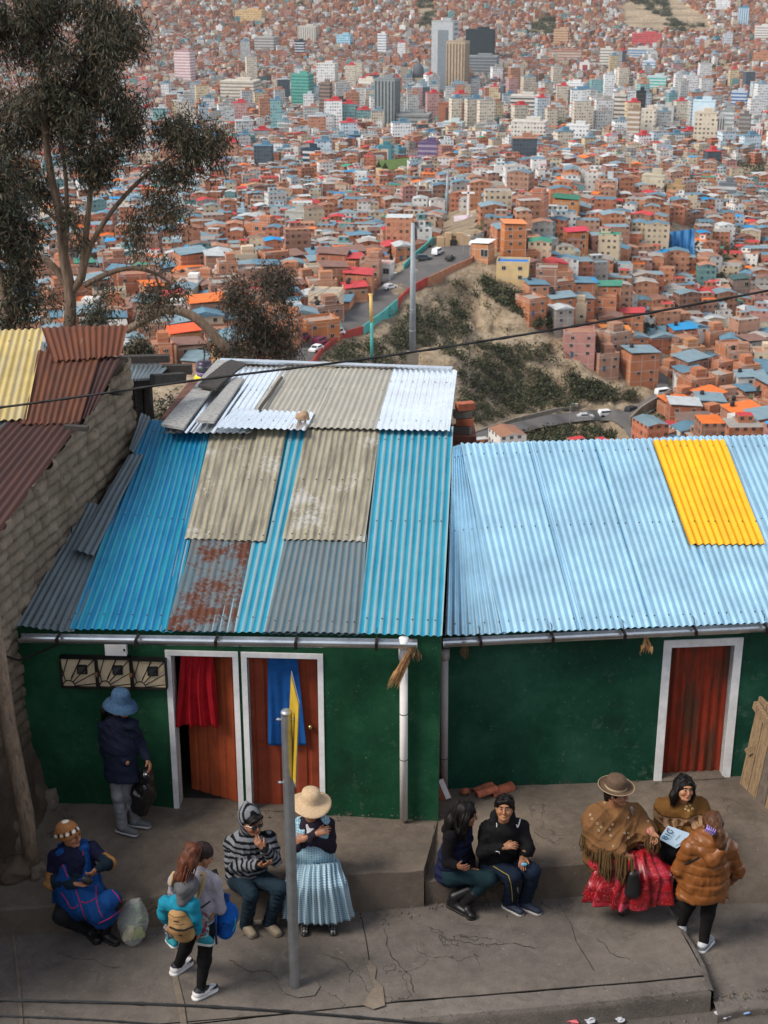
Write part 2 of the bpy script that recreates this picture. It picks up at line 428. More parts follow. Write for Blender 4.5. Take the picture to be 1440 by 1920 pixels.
# ================================================================ ground of the street
def strip(name, rows, mat, nsub=10, amp=.006, f=3.0, kind='structure', msub=14):
 """rows: polylines of equal length, joined into one softly uneven sheet"""
 rows = [[Vector(p) for p in r] for r in rows]
 def dens(pl, k):
  out = []
  for a, b in zip(pl, pl[1:]):
   out += [a.lerp(b, i / k) for i in range(k)]
  return out + [pl[-1]]
 rows = [dens(r, msub) for r in rows]; full = []
 for a, b in zip(rows, rows[1:]):
  for i in range(nsub): full.append([p.lerp(q, i / nsub) for p, q in zip(a, b)])
 full.append(rows[-1]); m = len(full[0]); V = []
 for r in full:
  for p in r:
   V.append((p.x, p.y, p.z + amp * (mnoise.noise(p * f) + .5 * mnoise.noise(p * f * 3.7))))
 F = [(i * m + j, i * m + j + 1, (i + 1) * m + j + 1, (i + 1) * m + j) for i in range(len(full) - 1) for j in range(m - 1)]
 o = np_mesh(name, np.array(V), np.array(F), mat, smooth=True)
 if kind: o['kind'] = kind
 return o
E_L = [(-260, 1716, -.12, 1764, -.4), (0, 1707, -.12, 1755, -.4), (230, 1692, -.12, 1742, -.4), (420, 1668, -.07, 1732, -.4), (540, 1648, -.03, 1720, -.4), (650, 1640, 0, 1712, -.4), (795, 1632, -.0, 1700, -.4)]
E_R = [(797, 1655, -.15, 1694, -.4), (900, 1641, -.1, 1690, -.4), (1000, 1628, -.06, 1687, -.4), (1100, 1620, -.05, 1681, -.4), (1240, 1608, -.03, 1690, -.44), (1300, 1590, 0, 1694, -.5), (1380, 1570, 0, 1694, -.5), (1560, 1560, 0, 1690, -.5)]
LW0, LWN = Vector((-2.24, 13.0, 0)), Vector((.0564, 1, 0)).normalized(); LWE = Vector((1, -.0564, 0)).normalized()
RW0, RWN = Vector((.63, 13.4, 0)), Vector((-.0875, 1, 0)).normalized(); RWE = Vector((1, .0875, 0)).normalized()
def lw(px, py): return on_plane(px, py, LW0, LWN)
def rw(px, py): return on_plane(px, py, RW0, RWN)
def wall_base(W0, WE, x, z): p = W0 + WE * ((x - W0.x) / WE.x); return Vector((p.x, p.y + .08, z))
tl = [on_z(a, b, z) for a, b, z, _, _ in E_L]; bl = [on_z(a, b, z) for a, _, _, b, z in E_L]
wl = [wall_base(LW0, LWE, x, z) for x, z in zip([-4.6, -3.3, -2.5, -1.7, -1.0, -.4, .56], [.02, .02, .02, .0, -.02, -.04, -.07])]
strip('platform_terrace', [wl, [w.lerp(t, .55) + Vector((0, 0, .015)) for w, t in zip(wl, tl)], tl, [t.lerp(b, .12) for t, b in zip(tl, bl)], [p + Vector((0, 0, -.04)) for p in bl]], M_plat, 12, .016, 2.6)
mb = MB()   # broken end of the terrace
a, b = wl[-1], tl[-1]
strip('platform_terrace_end', [[a + Vector((0, .2, .01)), a.lerp(b, .5) + Vector((0, 0, .01)), b], [Vector((a.x + .05, a.y + .2, -.5)), Vector((a.x + .06, (a.y + b.y) / 2, -.5)), Vector((bl[-1].x + .03, bl[-1].y, -.5))]], M_dirt, 8, .03, 6)
tr = [on_z(a, b, z) for a, b, z, _, _ in E_R]; br = [on_z(a, b, z) for a, _, _, b, z in E_R]
wr = [wall_base(RW0, RWE, x, z) for x, z in zip([.35, .9, 1.5, 2.0, 2.6, 3.1, 3.6, 4.7], [-.02, -.02, -.02, -.03, -.04, -.04, -.04, -.03])]
strip('platform_step', [wr, [w.lerp(t, .5) for w, t in zip(wr, tr)], tr, [t.lerp(b, .15) for t, b in zip(tr, br)], [p + Vector((0, 0, -.06)) for p in br]], M_plat, 10, .010, 2.6)
# the pavement: slab, edge strip, kerb face, lower walkway at the right, road
joint = [(-500, 1990), (-100, 1962), (330, 1922), (750, 1877), (1050, 1853), (1322, 1829)]
kerb = [(-500, 2040), (-100, 2004), (330, 1958), (752, 1910), (1050, 1884), (1333, 1855)]
up = [(-500, 1740), (0, 1745), (300, 1730), (650, 1700), (1000, 1675), (1246, 1690)]
jz = [on_z(x, y, -.405) for x, y in joint]; kz = [on_z(x, y, -.41) for x, y in kerb]; uz = [on_z(x, y, -.4) for x, y in up]
strip('sidewalk', [uz, [a.lerp(b, .5) for a, b in zip(uz, jz)], jz], M_walk, 14, .005, 1.2)
strip('curb', [[p + Vector((0, -.012, -.006)) for p in jz], kz, [p + Vector((0, -.02, -.04)) for p in kz], [p + Vector((0, -.05, -.25)) for p in kz]], M_curb, 6, .007, 4)
low_a = [on_z(x, y, -.52) for x, y in [(1200, 1640), (1320, 1650), (1450, 1660), (1700, 1660)]]
low_b = [on_z(x, y, -.53) for x, y in [(1337, 1874), (1380, 1862), (1450, 1856), (1700, 1830)]]
strip('walkway', [low_a, low_b], M_walk, 10, .006, 1.5)
strip('walkway_curb', [low_b, [p + Vector((0, -.2, -.01)) for p in low_b], [p + Vector((0, -.22, -.16)) for p in low_b]], M_curb, 5, .012, 5)
de = [on_z(x, y, -.402) for x, y in [(1246, 1690), (1268, 1726), (1296, 1766), (1318, 1808), (1334, 1856)]]
strip('sidewalk_edge', [[p + Vector((-.03, 0, .006)) for p in de], [p + Vector((.02, 0, -.01)) for p in de], [p + Vector((.05, -.01, -.16)) for p in de]], M_walk, 4, .012, 9)
mb = MB(); mb.face([(-9, 2.5, -.62), (9, 2.5, -.62), (9, 11.6, -.62), (-9, 11.6, -.62)]); tag(mb.build('road', M_road), kind='structure')
mb = MB(); mb.face([(-40, 2.4, -.68), (40, 2.4, -.68), (40, 15.5, -.68), (-40, 15.5, -.68)]); mb.face([(-40, 15.5, -.68), (40, 15.5, -.68), (40, 17.5, -2.4), (-40, 17.5, -2.4)]); tag(mb.build('ground', M_dirt), kind='structure')
# unseen hill behind the viewer, added to shade the street, now below the sun
mb = MB(); mb.face([(-160, 2.4, -.64), (160, 2.4, -.64), (160, -.6, 5.6), (-160, -.6, 5.6)]); mb.face([(-160, -.6, 5.6), (160, -.6, 5.6), (160, -130, 40), (-160, -130, 40)]); mb.face([(-160, -130, 40), (160, -130, 40), (160, -300, 60), (-160, -300, 60)])
tag(mb.build('hillside', M_dirt), kind='structure')
# broken patch and seams in the pavement
def ground_patch(name, pts, z, mat, kind='structure'):
 P = [on_z(x, y, z) for x, y in pts]; mb = MB(); mb.face(P); o = mb.build(name, mat); o['kind'] = kind; return o
ground_patch('sidewalk_seam', [(326, 1738), (334, 1736), (338, 1790), (333, 1830), (345, 1880), (352, 1935), (341, 1935), (332, 1880), (322, 1830), (328, 1790)], -.392, M_dirt)
ground_patch('sidewalk_joint', [(22, 1752), (27, 1752), (37, 1830), (45, 1940), (38, 1940), (31, 1830)], -.392, M_dirt)
ground_patch('sidewalk_damage', [(692, 1800), (706, 1815), (703, 1835), (718, 1850), (722, 1885), (700, 1892), (680, 1884), (688, 1868), (702, 1850), (694, 1830), (688, 1812)], -.391, M_dirt)
ground_patch('sidewalk_patch', [(532, 1828), (560, 1822), (590, 1832), (600, 1850), (590, 1866), (560, 1870), (534, 1862), (522, 1845)], -.393, M_curb)
t1 = [(676, 1712), (686, 1760), (692, 1800)]
mb = MB(); mb.tube([on_z(x, y, -.4) for x, y in t1], .004, 5); tag(mb.build('sidewalk_crack', M_dark), kind='structure')
mb = MB(); mb.tube([on_z(x, y, -.402) for x, y in [(300, 1920), (520, 1902), (700, 1884), (750, 1877), (900, 1866), (1050, 1853), (1200, 1841), (1318, 1829)]], .005, 5); tag(mb.build('curb_joint', M_dark), kind='structure')
mb = MB(); mb.tube([on_z(x, y, -.399) for x, y in [(1046, 1692), (1072, 1735), (1080, 1765), (1102, 1800), (1114, 1820)]], .0025, 5); tag(mb.build('sidewalk_hairline_crack', M_dark), kind='structure')
# ================================================================ the green houses
def wall_panel(mb, W0, WE, WN, s0, s1, z0, z1, d0=0, d1=.22, mi=0):
 P = []
 for z in (z0, z1):
  for s, d in ((s0, d0), (s1, d0), (s1, d1), (s0, d1)):
   q = W0 + WE * s + WN * d; P.append((q.x, q.y, z))
 mb.hexa(P, mi)
def sof(W0, WE, p): return (p - W0).dot(WE)
def lint(W0, WE, WN, s, d, z): q = W0 + WE * s + WN * d; return Vector((q.x, q.y, z))
L = lambda s, d, z: lint(LW0, LWE, LWN, s, d, z)
Rr = lambda s, d, z: lint(RW0, RWE, RWN, s, d, z)
sl = lambda px, py: sof(LW0, LWE, lw(px, py))
sr = lambda px, py: sof(RW0, RWE, rw(px, py))
hl = thing('house', L(.9, 1.5, 0), 'dark green house under a patchwork roof of blue, grey and fibreglass sheets', 'house')
hr = thing('house', Rr(1.8, 1.5, 0), 'dark green house under a shiny zinc roof with one yellow sheet', 'house')
Z1 = 2.05
dA = (sl(326, 1330), sl(440, 1330)); dB = (sl(466, 1330), sl(597, 1330)); zT = lw(440, 1231).z
mb = MB(); sL, sR = -1.75, sl(824, 1380)
for a, b in ((sL, dA[0]), (dA[1], dB[0]), (dB[1], sR)): wall_panel(mb, LW0, LWE, LWN, a, b, -.25, Z1)
for a, b in (dA, dB): wall_panel(mb, LW0, LWE, LWN, a, b, zT, Z1)
def side_wall(mb, s0, s1):
 for d0, d1, za, zb in ((.22, 3.2, 1.97, 2.90), (3.2, 6.2, 2.90, 2.78)):
  mb.hexa([L(s0, d0, -3), L(s1, d0, -3), L(s1, d1, -3), L(s0, d1, -3), L(s0, d0, za), L(s1, d0, za), L(s1, d1, zb), L(s0, d1, zb)])
mb.build('wall', M_green, hl)
mb = MB(); side_wall(mb, sL + 1.0, sL + 1.2); side_wall(mb, sR - .2, sR); mb.hexa([L(sL + 1.2, 6.0, -3), L(sR - .2, 6.0, -3), L(sR - .2, 6.2, -3), L(sL + 1.2, 6.2, -3), L(sL + 1.2, 6.0, 2.77), L(sR - .2, 6.0, 2.77), L(sR - .2, 6.2, 2.77), L(sL + 1.2, 6.2, 2.77)])
mb.build('side_wall', simple('dark_side_brick', (.13, .06, .045), .9, 0, .4, 12, .5), hl)
mb = MB(); wall_panel(mb, LW0, LWE, LWN, dA[0], dA[1], -.25, .0, .01); wall_panel(mb, LW0, LWE, LWN, dB[0], dB[1], -.25, .0, .01); mb.build('threshold', M_plat, hl)
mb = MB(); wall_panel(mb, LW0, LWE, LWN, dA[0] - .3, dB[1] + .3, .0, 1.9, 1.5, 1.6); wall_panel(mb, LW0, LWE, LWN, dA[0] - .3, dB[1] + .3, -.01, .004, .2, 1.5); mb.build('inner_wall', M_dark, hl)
dC = (sr(1250, 1330), sr(1366, 1330)); zC = (rw(1300, 1212)).z
mb = MB()
for a, b in ((-.35, dC[0]), (dC[1], 4.2)): wall_panel(mb, RW0, RWE, RWN, a, b, -.3, 1.92)
wall_panel(mb, RW0, RWE, RWN, dC[0], dC[1], zC, 1.92); m2 = MB(); wall_panel(m2, RW0, RWE, RWN, dC[0], dC[1], -.3, -.02, -.05); m2.build('threshold', M_plat, hr)
wall_panel(mb, RW0, RWE, RWN, .1, 4.2, -.25, 2.6, 2.2, 2.35); wall_panel(mb, RW0, RWE, RWN, 4.0, 4.2, -.25, 2.0, .22, 2.2)
mb.build('wall', M_green2, hr)
def white_frame(P, s0, s1, zt, zb, house, w=.055, dp=.19):
 def seg(mb, a, b):
  mb.hexa([a[0], a[1], a[2], a[3], b[0], b[1], b[2], b[3]])
 mb = MB()
 for (x0, x1) in ((s0 - w, s0), (s1, s1 + w)):
  mb.hexa([P(x0, -.012, zb), P(x1, -.012, zb), P(x1, dp, zb), P(x0, dp, zb), P(x0, -.012, zt), P(x1, -.012, zt), P(x1, dp, zt), P(x0, dp, zt)])
 x0, x1 = s0 - w, s1 + w
 mb.hexa([P(x0, -.014, zt), P(x1, -.014, zt), P(x1, dp, zt), P(x0, dp, zt), P(x0, -.014, zt + w), P(x1, -.014, zt + w), P(x1, dp, zt + w), P(x0, dp, zt + w)])
 return mb.build('door_frame', M_white, house)
white_frame(L, *dA, zT, -.02, hl); white_frame(L, *dB, zT, -.04, hl); white_frame(Rr, *dC, zC, -.05, hr, .085, .16)
def ribbed(P, w, h, z0, n, depth=.012, corrug=False):
 """a ribbed metal leaf; P(t, d) gives the point at t metres along the leaf and d metres behind its face"""
 mb = MB(); m = n * 8
 xs = [w * i / m for i in range(m + 1)]
 def dz(i):
  ph = (i % 8) / 8
  return depth * (.5 - .5 * math.cos(2 * math.pi * ph)) if corrug else depth * (1 if .12 < ph < .32 else 0)
 for i in range(m):
  a, b = P(xs[i], dz(i)), P(xs[i + 1], dz(i + 1))
  mb.face([(a.x, a.y, z0), (b.x, b.y, z0), (b.x, b.y, z0 + h), (a.x, a.y, z0 + h)])
 a, b = P(0, .03), P(w, .03); mb.face([(b.x, b.y, z0), (a.x, a.y, z0), (a.x, a.y, z0 + h), (b.x, b.y, z0 + h)])
 return mb
wA = dA[1] - dA[0]; hinge = L(dA[1], .12, 0)
ang = R(24); dirA = (-LWE * math.cos(ang) + LWN * math.sin(ang)); nA = (LWN * math.cos(ang) + LWE * math.sin(ang))
ribbed(lambda t, d: hinge + dirA * t + nA * d, wA - .01, zT - .015, .01, 5).build('door', M_door, hl)
dr = ribbed(lambda t, d: L(dB[0] + .005 + t, .13 + d, 0), dB[1] - dB[0] - .01, zT - .01, .0, 5).build('door', M_door2, hl)
q = lw(580, 1372); s_ = sof(LW0, LWE, q)
mb = MB(); M4 = Matrix.Translation(L(s_, .10, q.z)) @ Matrix.Rotation(R(90), 4, 'X'); mb.lathe([(.006, -.03), (.012, -.02), (.024, 0), (.026, .012), (.015, .028)], None, 14, M=M4); mb.build('knob', M_brass, dr, True)
mb = MB(); mb.box(None, (.025, .03, .13), M=Matrix.Translation(L(s_ - .075, .115, q.z - .01))); mb.build('latch', M_black, dr)
d3 = ribbed(lambda t, d: Rr(dC[0] + .003 + t, .10 + d, 0), dC[1] - dC[0] - .006, zC + .03, -.035, 7, .022, True).build('door', M_door3, hr)
q = rw(1249, 1337); mb = MB(); M4 = Matrix.Translation(Rr(sof(RW0, RWE, q), .085, q.z)) @ Matrix.Rotation(R(90), 4, 'X'); mb.lathe([(.005, -.02), (.02, 0), (.02, .012), (.01, .022)], None, 12, M=M4); mb.build('knob', M_steel, d3, True)
def sheet(name, C, waves, mat, parent, lift=0, amp=.0095, rows=(), every=2, n=None, jag=.0, warp=.010, seed=0, nv=16, label=None, per=6):
 """C: world corners tl, tr, br, bl"""
 tl, tr, br, bl = [Vector(c) for c in C]
 if n is None:
  n = (tr - bl).cross(tl - br).normalized(); n = n if n.z > 0 else -n
 nu = waves * per; w = (br - bl).length; h = (tl - bl).length
 r = random.Random(seed); V = np.zeros(((nu + 1) * (nv + 1), 3)); UV = np.zeros(((nu + 1) * (nv + 1), 2))
 jg = [r.uniform(-jag, jag) for _ in range(waves + 1)]
 k = 0
 for j in range(nv + 1):
  t = j / nv
  for i in range(nu + 1):
   s = i / nu
   p = bl.lerp(br, s).lerp(tl.lerp(tr, s), t)
   if jag: p = p + (bl - tl).normalized() * (jg[int(s * waves)] * max(0, 1 - t * nv))
   d = lift + amp * math.sin(2 * math.pi * waves * s + seed) + warp * mnoise.noise(Vector((s * w * 1.3 + seed * 7, t * h * 1.1, seed)))
   V[k] = p + n * d; UV[k] = ((waves * s + seed / 6.2831853 + 40 * seed) * .073, t * h + seed * 1.9); k += 1
 I = np.arange((nu + 1) * (nv + 1)).reshape(nv + 1, nu + 1)
 F = np.stack([I[:-1, :-1], I[:-1, 1:], I[1:, 1:], I[1:, :-1]], -1).reshape(-1, 4)
 mi = np.zeros(len(F), dtype=np.int32); F_all = [F]
 sv, sf = [], []
 for t in rows:
  for c in range(0, waves, every):
   s = (c + .25 - seed / (2 * math.pi)) / waves % 1.0
   p = bl.lerp(br, s).lerp(tl.lerp(tr, s), t) + n * (lift + amp + .002)
   a = (br - bl).normalized() * .011; b = (tl - bl).normalized() * .011; k = len(V) + len(sv)
   sv += [p - a, p - b, p + a, p + b, p + n * .009]
   sf += [(k, k + 1, k + 4), (k + 1, k + 2, k + 4), (k + 2, k + 3, k + 4), (k + 3, k, k + 4)]
 uvl = UV[F.ravel()]
 if sv:
  V = np.concatenate([V, np.array(sv)]); sf = np.array(sf); F_all.append(sf); mi = np.concatenate([mi, np.ones(len(sf), dtype=np.int32)])
  uvl = np.concatenate([uvl, np.zeros((sf.size, 2))])
 o = np_mesh(name, V, F_all, [mat, M_screw], parent, True, uv=uvl, mi=mi)
 if label: o['label'] = label
 return o
PITCH_W = .073
def waves_for(C): return max(3, round((Vector(C[2]) - Vector(C[3])).length / PITCH_W))
# left roof plane: along the eave, rising 16.5 degrees towards the back
el = L(0, -.13, 2.03); rd = Vector((math.sin(R(4.3)), math.cos(R(4.3)), 0)); rup = rd * math.cos(R(16.5)) + Vector((0, 0, math.sin(R(16.5))))
NL = LWE.cross(rup).normalized(); NL = NL if NL.z > 0 else -NL
pl = lambda x, y: on_plane(x, y, el, NL)
def lsheet(pts, mat, lift, seed, label=None, rows=(.06, .5, .93), jag=.006, name='roof_sheet', **k):
 C = [pl(*p) for p in pts]; return sheet(name, C, waves_for(C), mat, hl, lift, n=NL, rows=rows, seed=seed, label=label, jag=jag, **k)
lsheet([(278, 786), (400, 806), (322, 1184), (130, 1181)], C_blue, .010, 1, 'deep blue corrugated sheet')
lsheet([(385, 806), (590, 806), (512, 1186), (300, 1184)], C_blue2, 0, 2, 'faded blue corrugated sheet')
lsheet([(560, 806), (730, 806), (690, 1189), (490, 1186)], C_grey, -.014, 3, 'grey blue corrugated sheet')
lsheet([(398, 804), (540, 804), (497, 1019), (346, 1014)], C_poly, .030, 4, 'weathered fibreglass sheet', (.04, .5, .97))
lsheet([(362, 1000), (474, 1004), (440, 1187), (312, 1184)], C_greyrust, .016, 5, 'grey sheet with rust at its top', (.1,))
lsheet([(575, 804), (713, 804), (684, 1019), (529, 1015)], C_poly, .032, 6, 'weathered fibreglass sheet', (.04, .5, .97))
lsheet([(540, 1000), (688, 1004), (674, 1190), (496, 1187)], C_grey, .014, 7, 'grey blue corrugated sheet', (.1,))
lsheet([(712, 806), (850, 803), (829, 1196), (671, 1190)], C_blue2, .022, 8, 'faded blue corrugated sheet')
lsheet([(163, 942), (232, 955), (138, 1184), (32, 1172)], C_greyd, -.004, 9, 'creased grey flashing sheet', (.08,), warp=.03)
o = lsheet([(243, 858), (270, 858), (176, 1048), (138, 1036)], C_greyd, .05, 10, 'grey flashing sheet', (), warp=.02)
o = lsheet([(266, 782), (284, 790), (252, 858), (243, 850)], C_greyd, .06, 12, 'grey flashing sheet', ())
# upper, nearly flat part behind the ridge
rp = pl(600, 806); ru = rd * math.cos(R(-2.8)) + Vector((0, 0, math.sin(R(-2.8)))); NU = LWE.cross(ru).normalized(); NU = NU if NU.z > 0 else -NU
pu = lambda x, y: on_plane(x, y, rp + NU * .03, NU)
def usheet(pts, mat, lift, seed, label=None, rows=(.1, .6), **k):
 C = [pu(*p) for p in pts]; return sheet('roof_sheet', C, waves_for(C), mat, hl, lift, n=NU, rows=rows, seed=seed, label=label, jag=.006, **k)
usheet([(412, 683), (540, 690), (470, 812), (308, 812)], C_silver, .0, 21, 'bright zinc sheet')
usheet([(528, 689), (642, 693), (592, 803), (455, 800)], C_beige, .012, 22, 'beige corrugated sheet')
usheet([(632, 692), (745, 697), (712, 808), (578, 804)], C_beige, .02, 23, 'beige corrugated sheet')
usheet([(736, 696), (857, 698), (843, 812), (702, 809)], C_silver, .03, 24, 'bright zinc sheet', (.12, .75))
usheet([(440, 774), (590, 780), (573, 813), (402, 808)], C_silver, .045, 25, 'bright zinc sheet', (.4,), warp=.02)
mb = MB(); a, b = pu(412, 681), pu(848, 697); mb.bar(a + NU * .04, b + NU * .04, .12, .035); mb.build('ridge_cap', M_gut, hl)
# right roof: 25.8 degrees, its ridge turned a little to the left
er = Rr(0, -.13, 1.88); rr_ = Vector((-.1745, 1.318, .643)).normalized(); NR = RWE.cross(rr_).normalized(); NR = NR if NR.z > 0 else -NR
pr = lambda x, y: on_plane(x, y, er, NR)
def rsheet(C, mat, lift, seed, label=None, rows=(.05, .52, .93), **k):
 k.setdefault('amp', .0135); return sheet('roof_sheet', C, waves_for(C), mat, hr, lift, n=NR, rows=rows, seed=seed, label=label, jag=.004, **k)
eave0 = pr(834, 1192); top_ref = pr(1030, 832)
def edge(s): return eave0 + RWE * s
LEN = (pr(1010, 832) - pr(1130, 1184)).length
C1 = [pr(849, 838), edge(.62) + rr_ * LEN, edge(.62), eave0]
rsheet(C1, C_zinc, .0, 31, 'zinc sheet fanning out along the blue roof')
for i in range(5):
 s0, s1 = .58 + i * .76, .58 + (i + 1) * .76 + .05
 rsheet([edge(s0) + rr_ * LEN, edge(s1) + rr_ * LEN, edge(s1), edge(s0)], C_zinc, .012 + .003 * (i % 2), 32 + i, 'bluish zinc sheet')
rsheet([pr(1221, 829), pr(1356, 829), pr(1433, 1024), pr(1291, 1024)], C_yellow, .034, 40, 'bright yellow sheet', (.2, .93))
C2 = [eave0 + Vector((0, .35, .0)) + rr_ * .1, eave0 + RWE * .32 + rr_ * .45, eave0 + RWE * .30, eave0 + RWE * -.01]
# gap wall that carries the right roof's edge
mb = MB(); a, b = pr(842, 1150), pr(850, 836)
mb.hexa([(a.x - .02, a.y, 1.7), (a.x + .1, a.y, 1.7), (b.x + .1, b.y, 1.7), (b.x - .02, b.y, 1.7), (a.x - .02, a.y, a.z - .03), (a.x + .1, a.y, a.z - .03), (b.x + .1, b.y, b.z - .03), (b.x - .02, b.y, b.z - .03)]); mb.build('gable_wall', M_dirt, hr)
# gutters
def gutter(a, b, parent, nbr, seed):
 d = (b - a).normalized(); o = Vector((d.y, -d.x, 0)).normalized(); mb = MB(); prof = []
 for t in range(9):
  an = math.pi * t / 8; prof.append((-.055 * math.cos(an), -.062 * math.sin(an)))
 prof = [(-.055, .012)] + prof + [(.055, .008), (.063, .008), (.063, -.006)]
 for (u0, w0), (u1, w1) in zip(prof, prof[1:]):
  mb.face([a + o * u0 + Vector((0, 0, w0)), b + o * u0 + Vector((0, 0, w0)), b + o * u1 + Vector((0, 0, w1)), a + o * u1 + Vector((0, 0, w1))])
 g = mb.build('gutter', M_gut, parent, False)
 for i in range(nbr):
  p = a.lerp(b, (i + .5) / nbr); m2 = MB()
  m2.box(None, (.03, .135, .012), M=Matrix.Translation(p + Vector((0, 0, .012))) @ Matrix.Rotation(math.atan2(d.y, d.x), 4, 'Z'))
  m2.box(None, (.03, .008, .075), M=Matrix.Translation(p + o * .068 + Vector((0, 0, -.022))) @ Matrix.Rotation(math.atan2(d.y, d.x), 4, 'Z'))
  m2.tube([p + Vector((0, 0, .02)), p - o * .05 + Vector((0, 0, .10)), p - o * .11 + Vector((0, 0, .10))], .004, 5)
  m2.build('bracket', M_black, g)
 return g
zg = 1.985
def onL(px, py, off=.2): return on_plane(px, py, L(0, -off, 0), LWN)
def onR(px, py, off=.2): return on_plane(px, py, Rr(0, -off, 0), RWN)
gutter(onL(36, 1194), onL(782, 1205), hl, 5, 1)
gutter(onR(832, 1203), onR(1500, 1171), hr, 5, 2)
# downpipes
def pipe(p0, p1, r, mat, parent, bands=()):
 mb = MB(); mb.tube([p0, p1], r, 16); mb.tube([p1 + Vector((0, 0, -.02)), p1 + Vector((0, 0, .09))], r * 1.25, 16)
 p = mb.build('downpipe', mat, parent, True)
 for t in bands:
  m2 = MB(); q = p0.lerp(p1, t); m2.tube([q, q + Vector((0, 0, .008))], r * 1.06, 16); m2.build('pipe_clip', M_roofplank2, p)
pipe(onL(757, 1536, .07), onL(757, 1232, .07) , .040, M_pvc, hl, (.38, .66))
pipe(onL(757, 1250, .07), onL(757, 1212, .12), .038, M_pvc, hl)
pipe(onR(832, 1482, .07), onR(833, 1232, .07), .042, M_pvc2, hr, (.25,))
# meter cupboards
for i, (x0, x1, y0, y1) in enumerate(((119, 182, 1228, 1283), (187, 247, 1229, 1284), (252, 313, 1232, 1285))):
 a, b = lw(x0, y1), lw(x1, y0); s0, s1 = sof(LW0, LWE, a), sof(LW0, LWE, b); z0, z1 = a.z, b.z
 t = thing('electricity_meter', L((s0 + s1) / 2, 0, z0), ['cream electricity meter box with rusty padlock, beside the adobe wall', 'cream electricity meter box between two others, under the white box', 'cream electricity meter box touching the door frame'][i], 'meter box', 'meter boxes on the green wall')
 mb = MB(); wall_panel(mb, LW0, LWE, LWN, s0 + .012, s1 - .012, z0 + .012, z1 - .012, -.05, .02); mb.build('panel', M_cream, t)
 mb = MB()
 for (u0, u1, w0, w1) in ((s0, s1, z1 - .012, z1), (s0, s1, z0, z0 + .012), (s0, s0 + .012, z0 + .012, z1 - .012), (s1 - .012, s1, z0 + .012, z1 - .012)):
  wall_panel(mb, LW0, LWE, LWN, u0, u1, w0, w1, -.085, .015)
 w, h = s1 - s0, z1 - z0; c = (s0 + .22 * w, z0 + .06 * h)
 def G(u, v): return L(u, -.08, v)
 arc = [G(c[0] + .17 * w * math.cos(a), c[1] + .2 * h * math.sin(a)) for a in [math.pi * k / 10 for k in range(11)]]
 mb.tube(arc, .006, 6)
 for a, r1 in ((2.1, .62), (1.25, .98), (.85, 1.05), (.45, .9), (.12, .8)):
  p = (c[0] + .17 * w * math.cos(a), c[1] + .2 * h * math.sin(a))
  e = (min(max(p[0] + r1 * w * math.cos(a), s0 + .01), s1 - .01), min(p[1] + r1 * h * math.sin(a), z1 - .01)); mb.tube([G(*p), G(*e)], .0055, 6)
 mb.tube([G(s0 + .25 * w, z1), G(s0 + .06 * w, z0 + .4 * h)], .0055, 6); mb.tube([G(s0 + .6 * w, z1 - .01), G(s0 + .3 * w, z0 + .35 * h)], .0055, 6)
 mb.build('grille', M_black, t)
 mb = MB(); u, v = s0 + .6 * w, z0 + .6 * h
 mb.box(None, (.105, .02, .105), M=Matrix.Translation(L(u, -.06, v))); fr = mb.build('meter_window', M_black, t); bv = fr.modifiers.new('b', 'BEVEL'); bv.width = .02; bv.segments = 3
 mb = MB(); mb.box(None, (.075, .006, .075), M=Matrix.Translation(L(u, -.073, v))); mb.build('glass', M_glass, fr)
 if i < 2: mb = MB(); mb.box(None, (.03, .02, .035), M=Matrix.Translation(L(s1, -.095, z0 + .5 * h))); mb.build('padlock', simple('rusty_lock', (.22, .10, .05), .6, .4), t)
a, b = lw(200, 1224), lw(238, 1196); s0, s1 = sof(LW0, LWE, a), sof(LW0, LWE, b)
mb = MB(); wall_panel(mb, LW0, LWE, LWN, s0, s1, a.z, a.z + .17, -.06, .01); mb.face([L(s1 - .03, -.062, a.z + .05), L(s1 - .01, -.062, a.z + .05), L(s1 - .01, -.062, a.z + .08), L(s1 - .03, -.062, a.z + .08)], 1)
tag(mb.build('junction_box', [M_white, M_dark]), 'small white junction box under the gutter above the meter boxes', 'junction box')
def cloth(name, s0, s1, t0, t1, ztop, zbot, off, mat, folds, amp, lab, cat, seed, waist=None):
 nu, nv = 90, 30; V = []; F = []
 for j in range(nv + 1):
  t = j / nv
  for i in range(nu + 1):
   s = i / nu; x = (s0 + (s1 - s0) * s) * (1 - t) + (t0 + (t1 - t0) * s) * t
   a = amp * (.35 + .65 * t); ph = folds * 2 * math.pi * (s + .10 * mnoise.noise(Vector((s * 2.3, t * 1.2, seed))))
   d = off - a * (math.sin(ph) + .4 * math.sin(2.3 * ph + seed)) - .01 * mnoise.noise(Vector((s * 5, t * 3, seed + 4)))
   z = ztop + (zbot - ztop) * t + .012 * math.sin(ph + 1) * t
   V.append(L(x + .3 * a * math.cos(ph), d, z))
 m = nu + 1
 F = [(j * m + i, j * m + i + 1, (j + 1) * m + i + 1, (j + 1) * m + i) for j in range(nv) for i in range(nu)]
 o = np_mesh(name, np.array([tuple(v) for v in V]), np.array(F), mat, smooth=True)
 md = o.modifiers.new('thick', 'SOLIDIFY'); md.thickness = .004
 return tag(o, lab, cat)
M_redc = simple('red_cloth', (.36, .004, .012), .75, 0, .2, 10, .1); M_bluec = simple('blue_cloth', (.006, .085, .30), .8, 0, .2, 10, .1)
cloth('hanging_skirt', sl(337, 1232), sl(398, 1232), sl(325, 1370), sl(408, 1370), zT - .005, lw(380, 1368).z, .07, M_redc, 3.6, .034, 'pleated red skirt hung from the frame of the open door', 'skirt', 2)
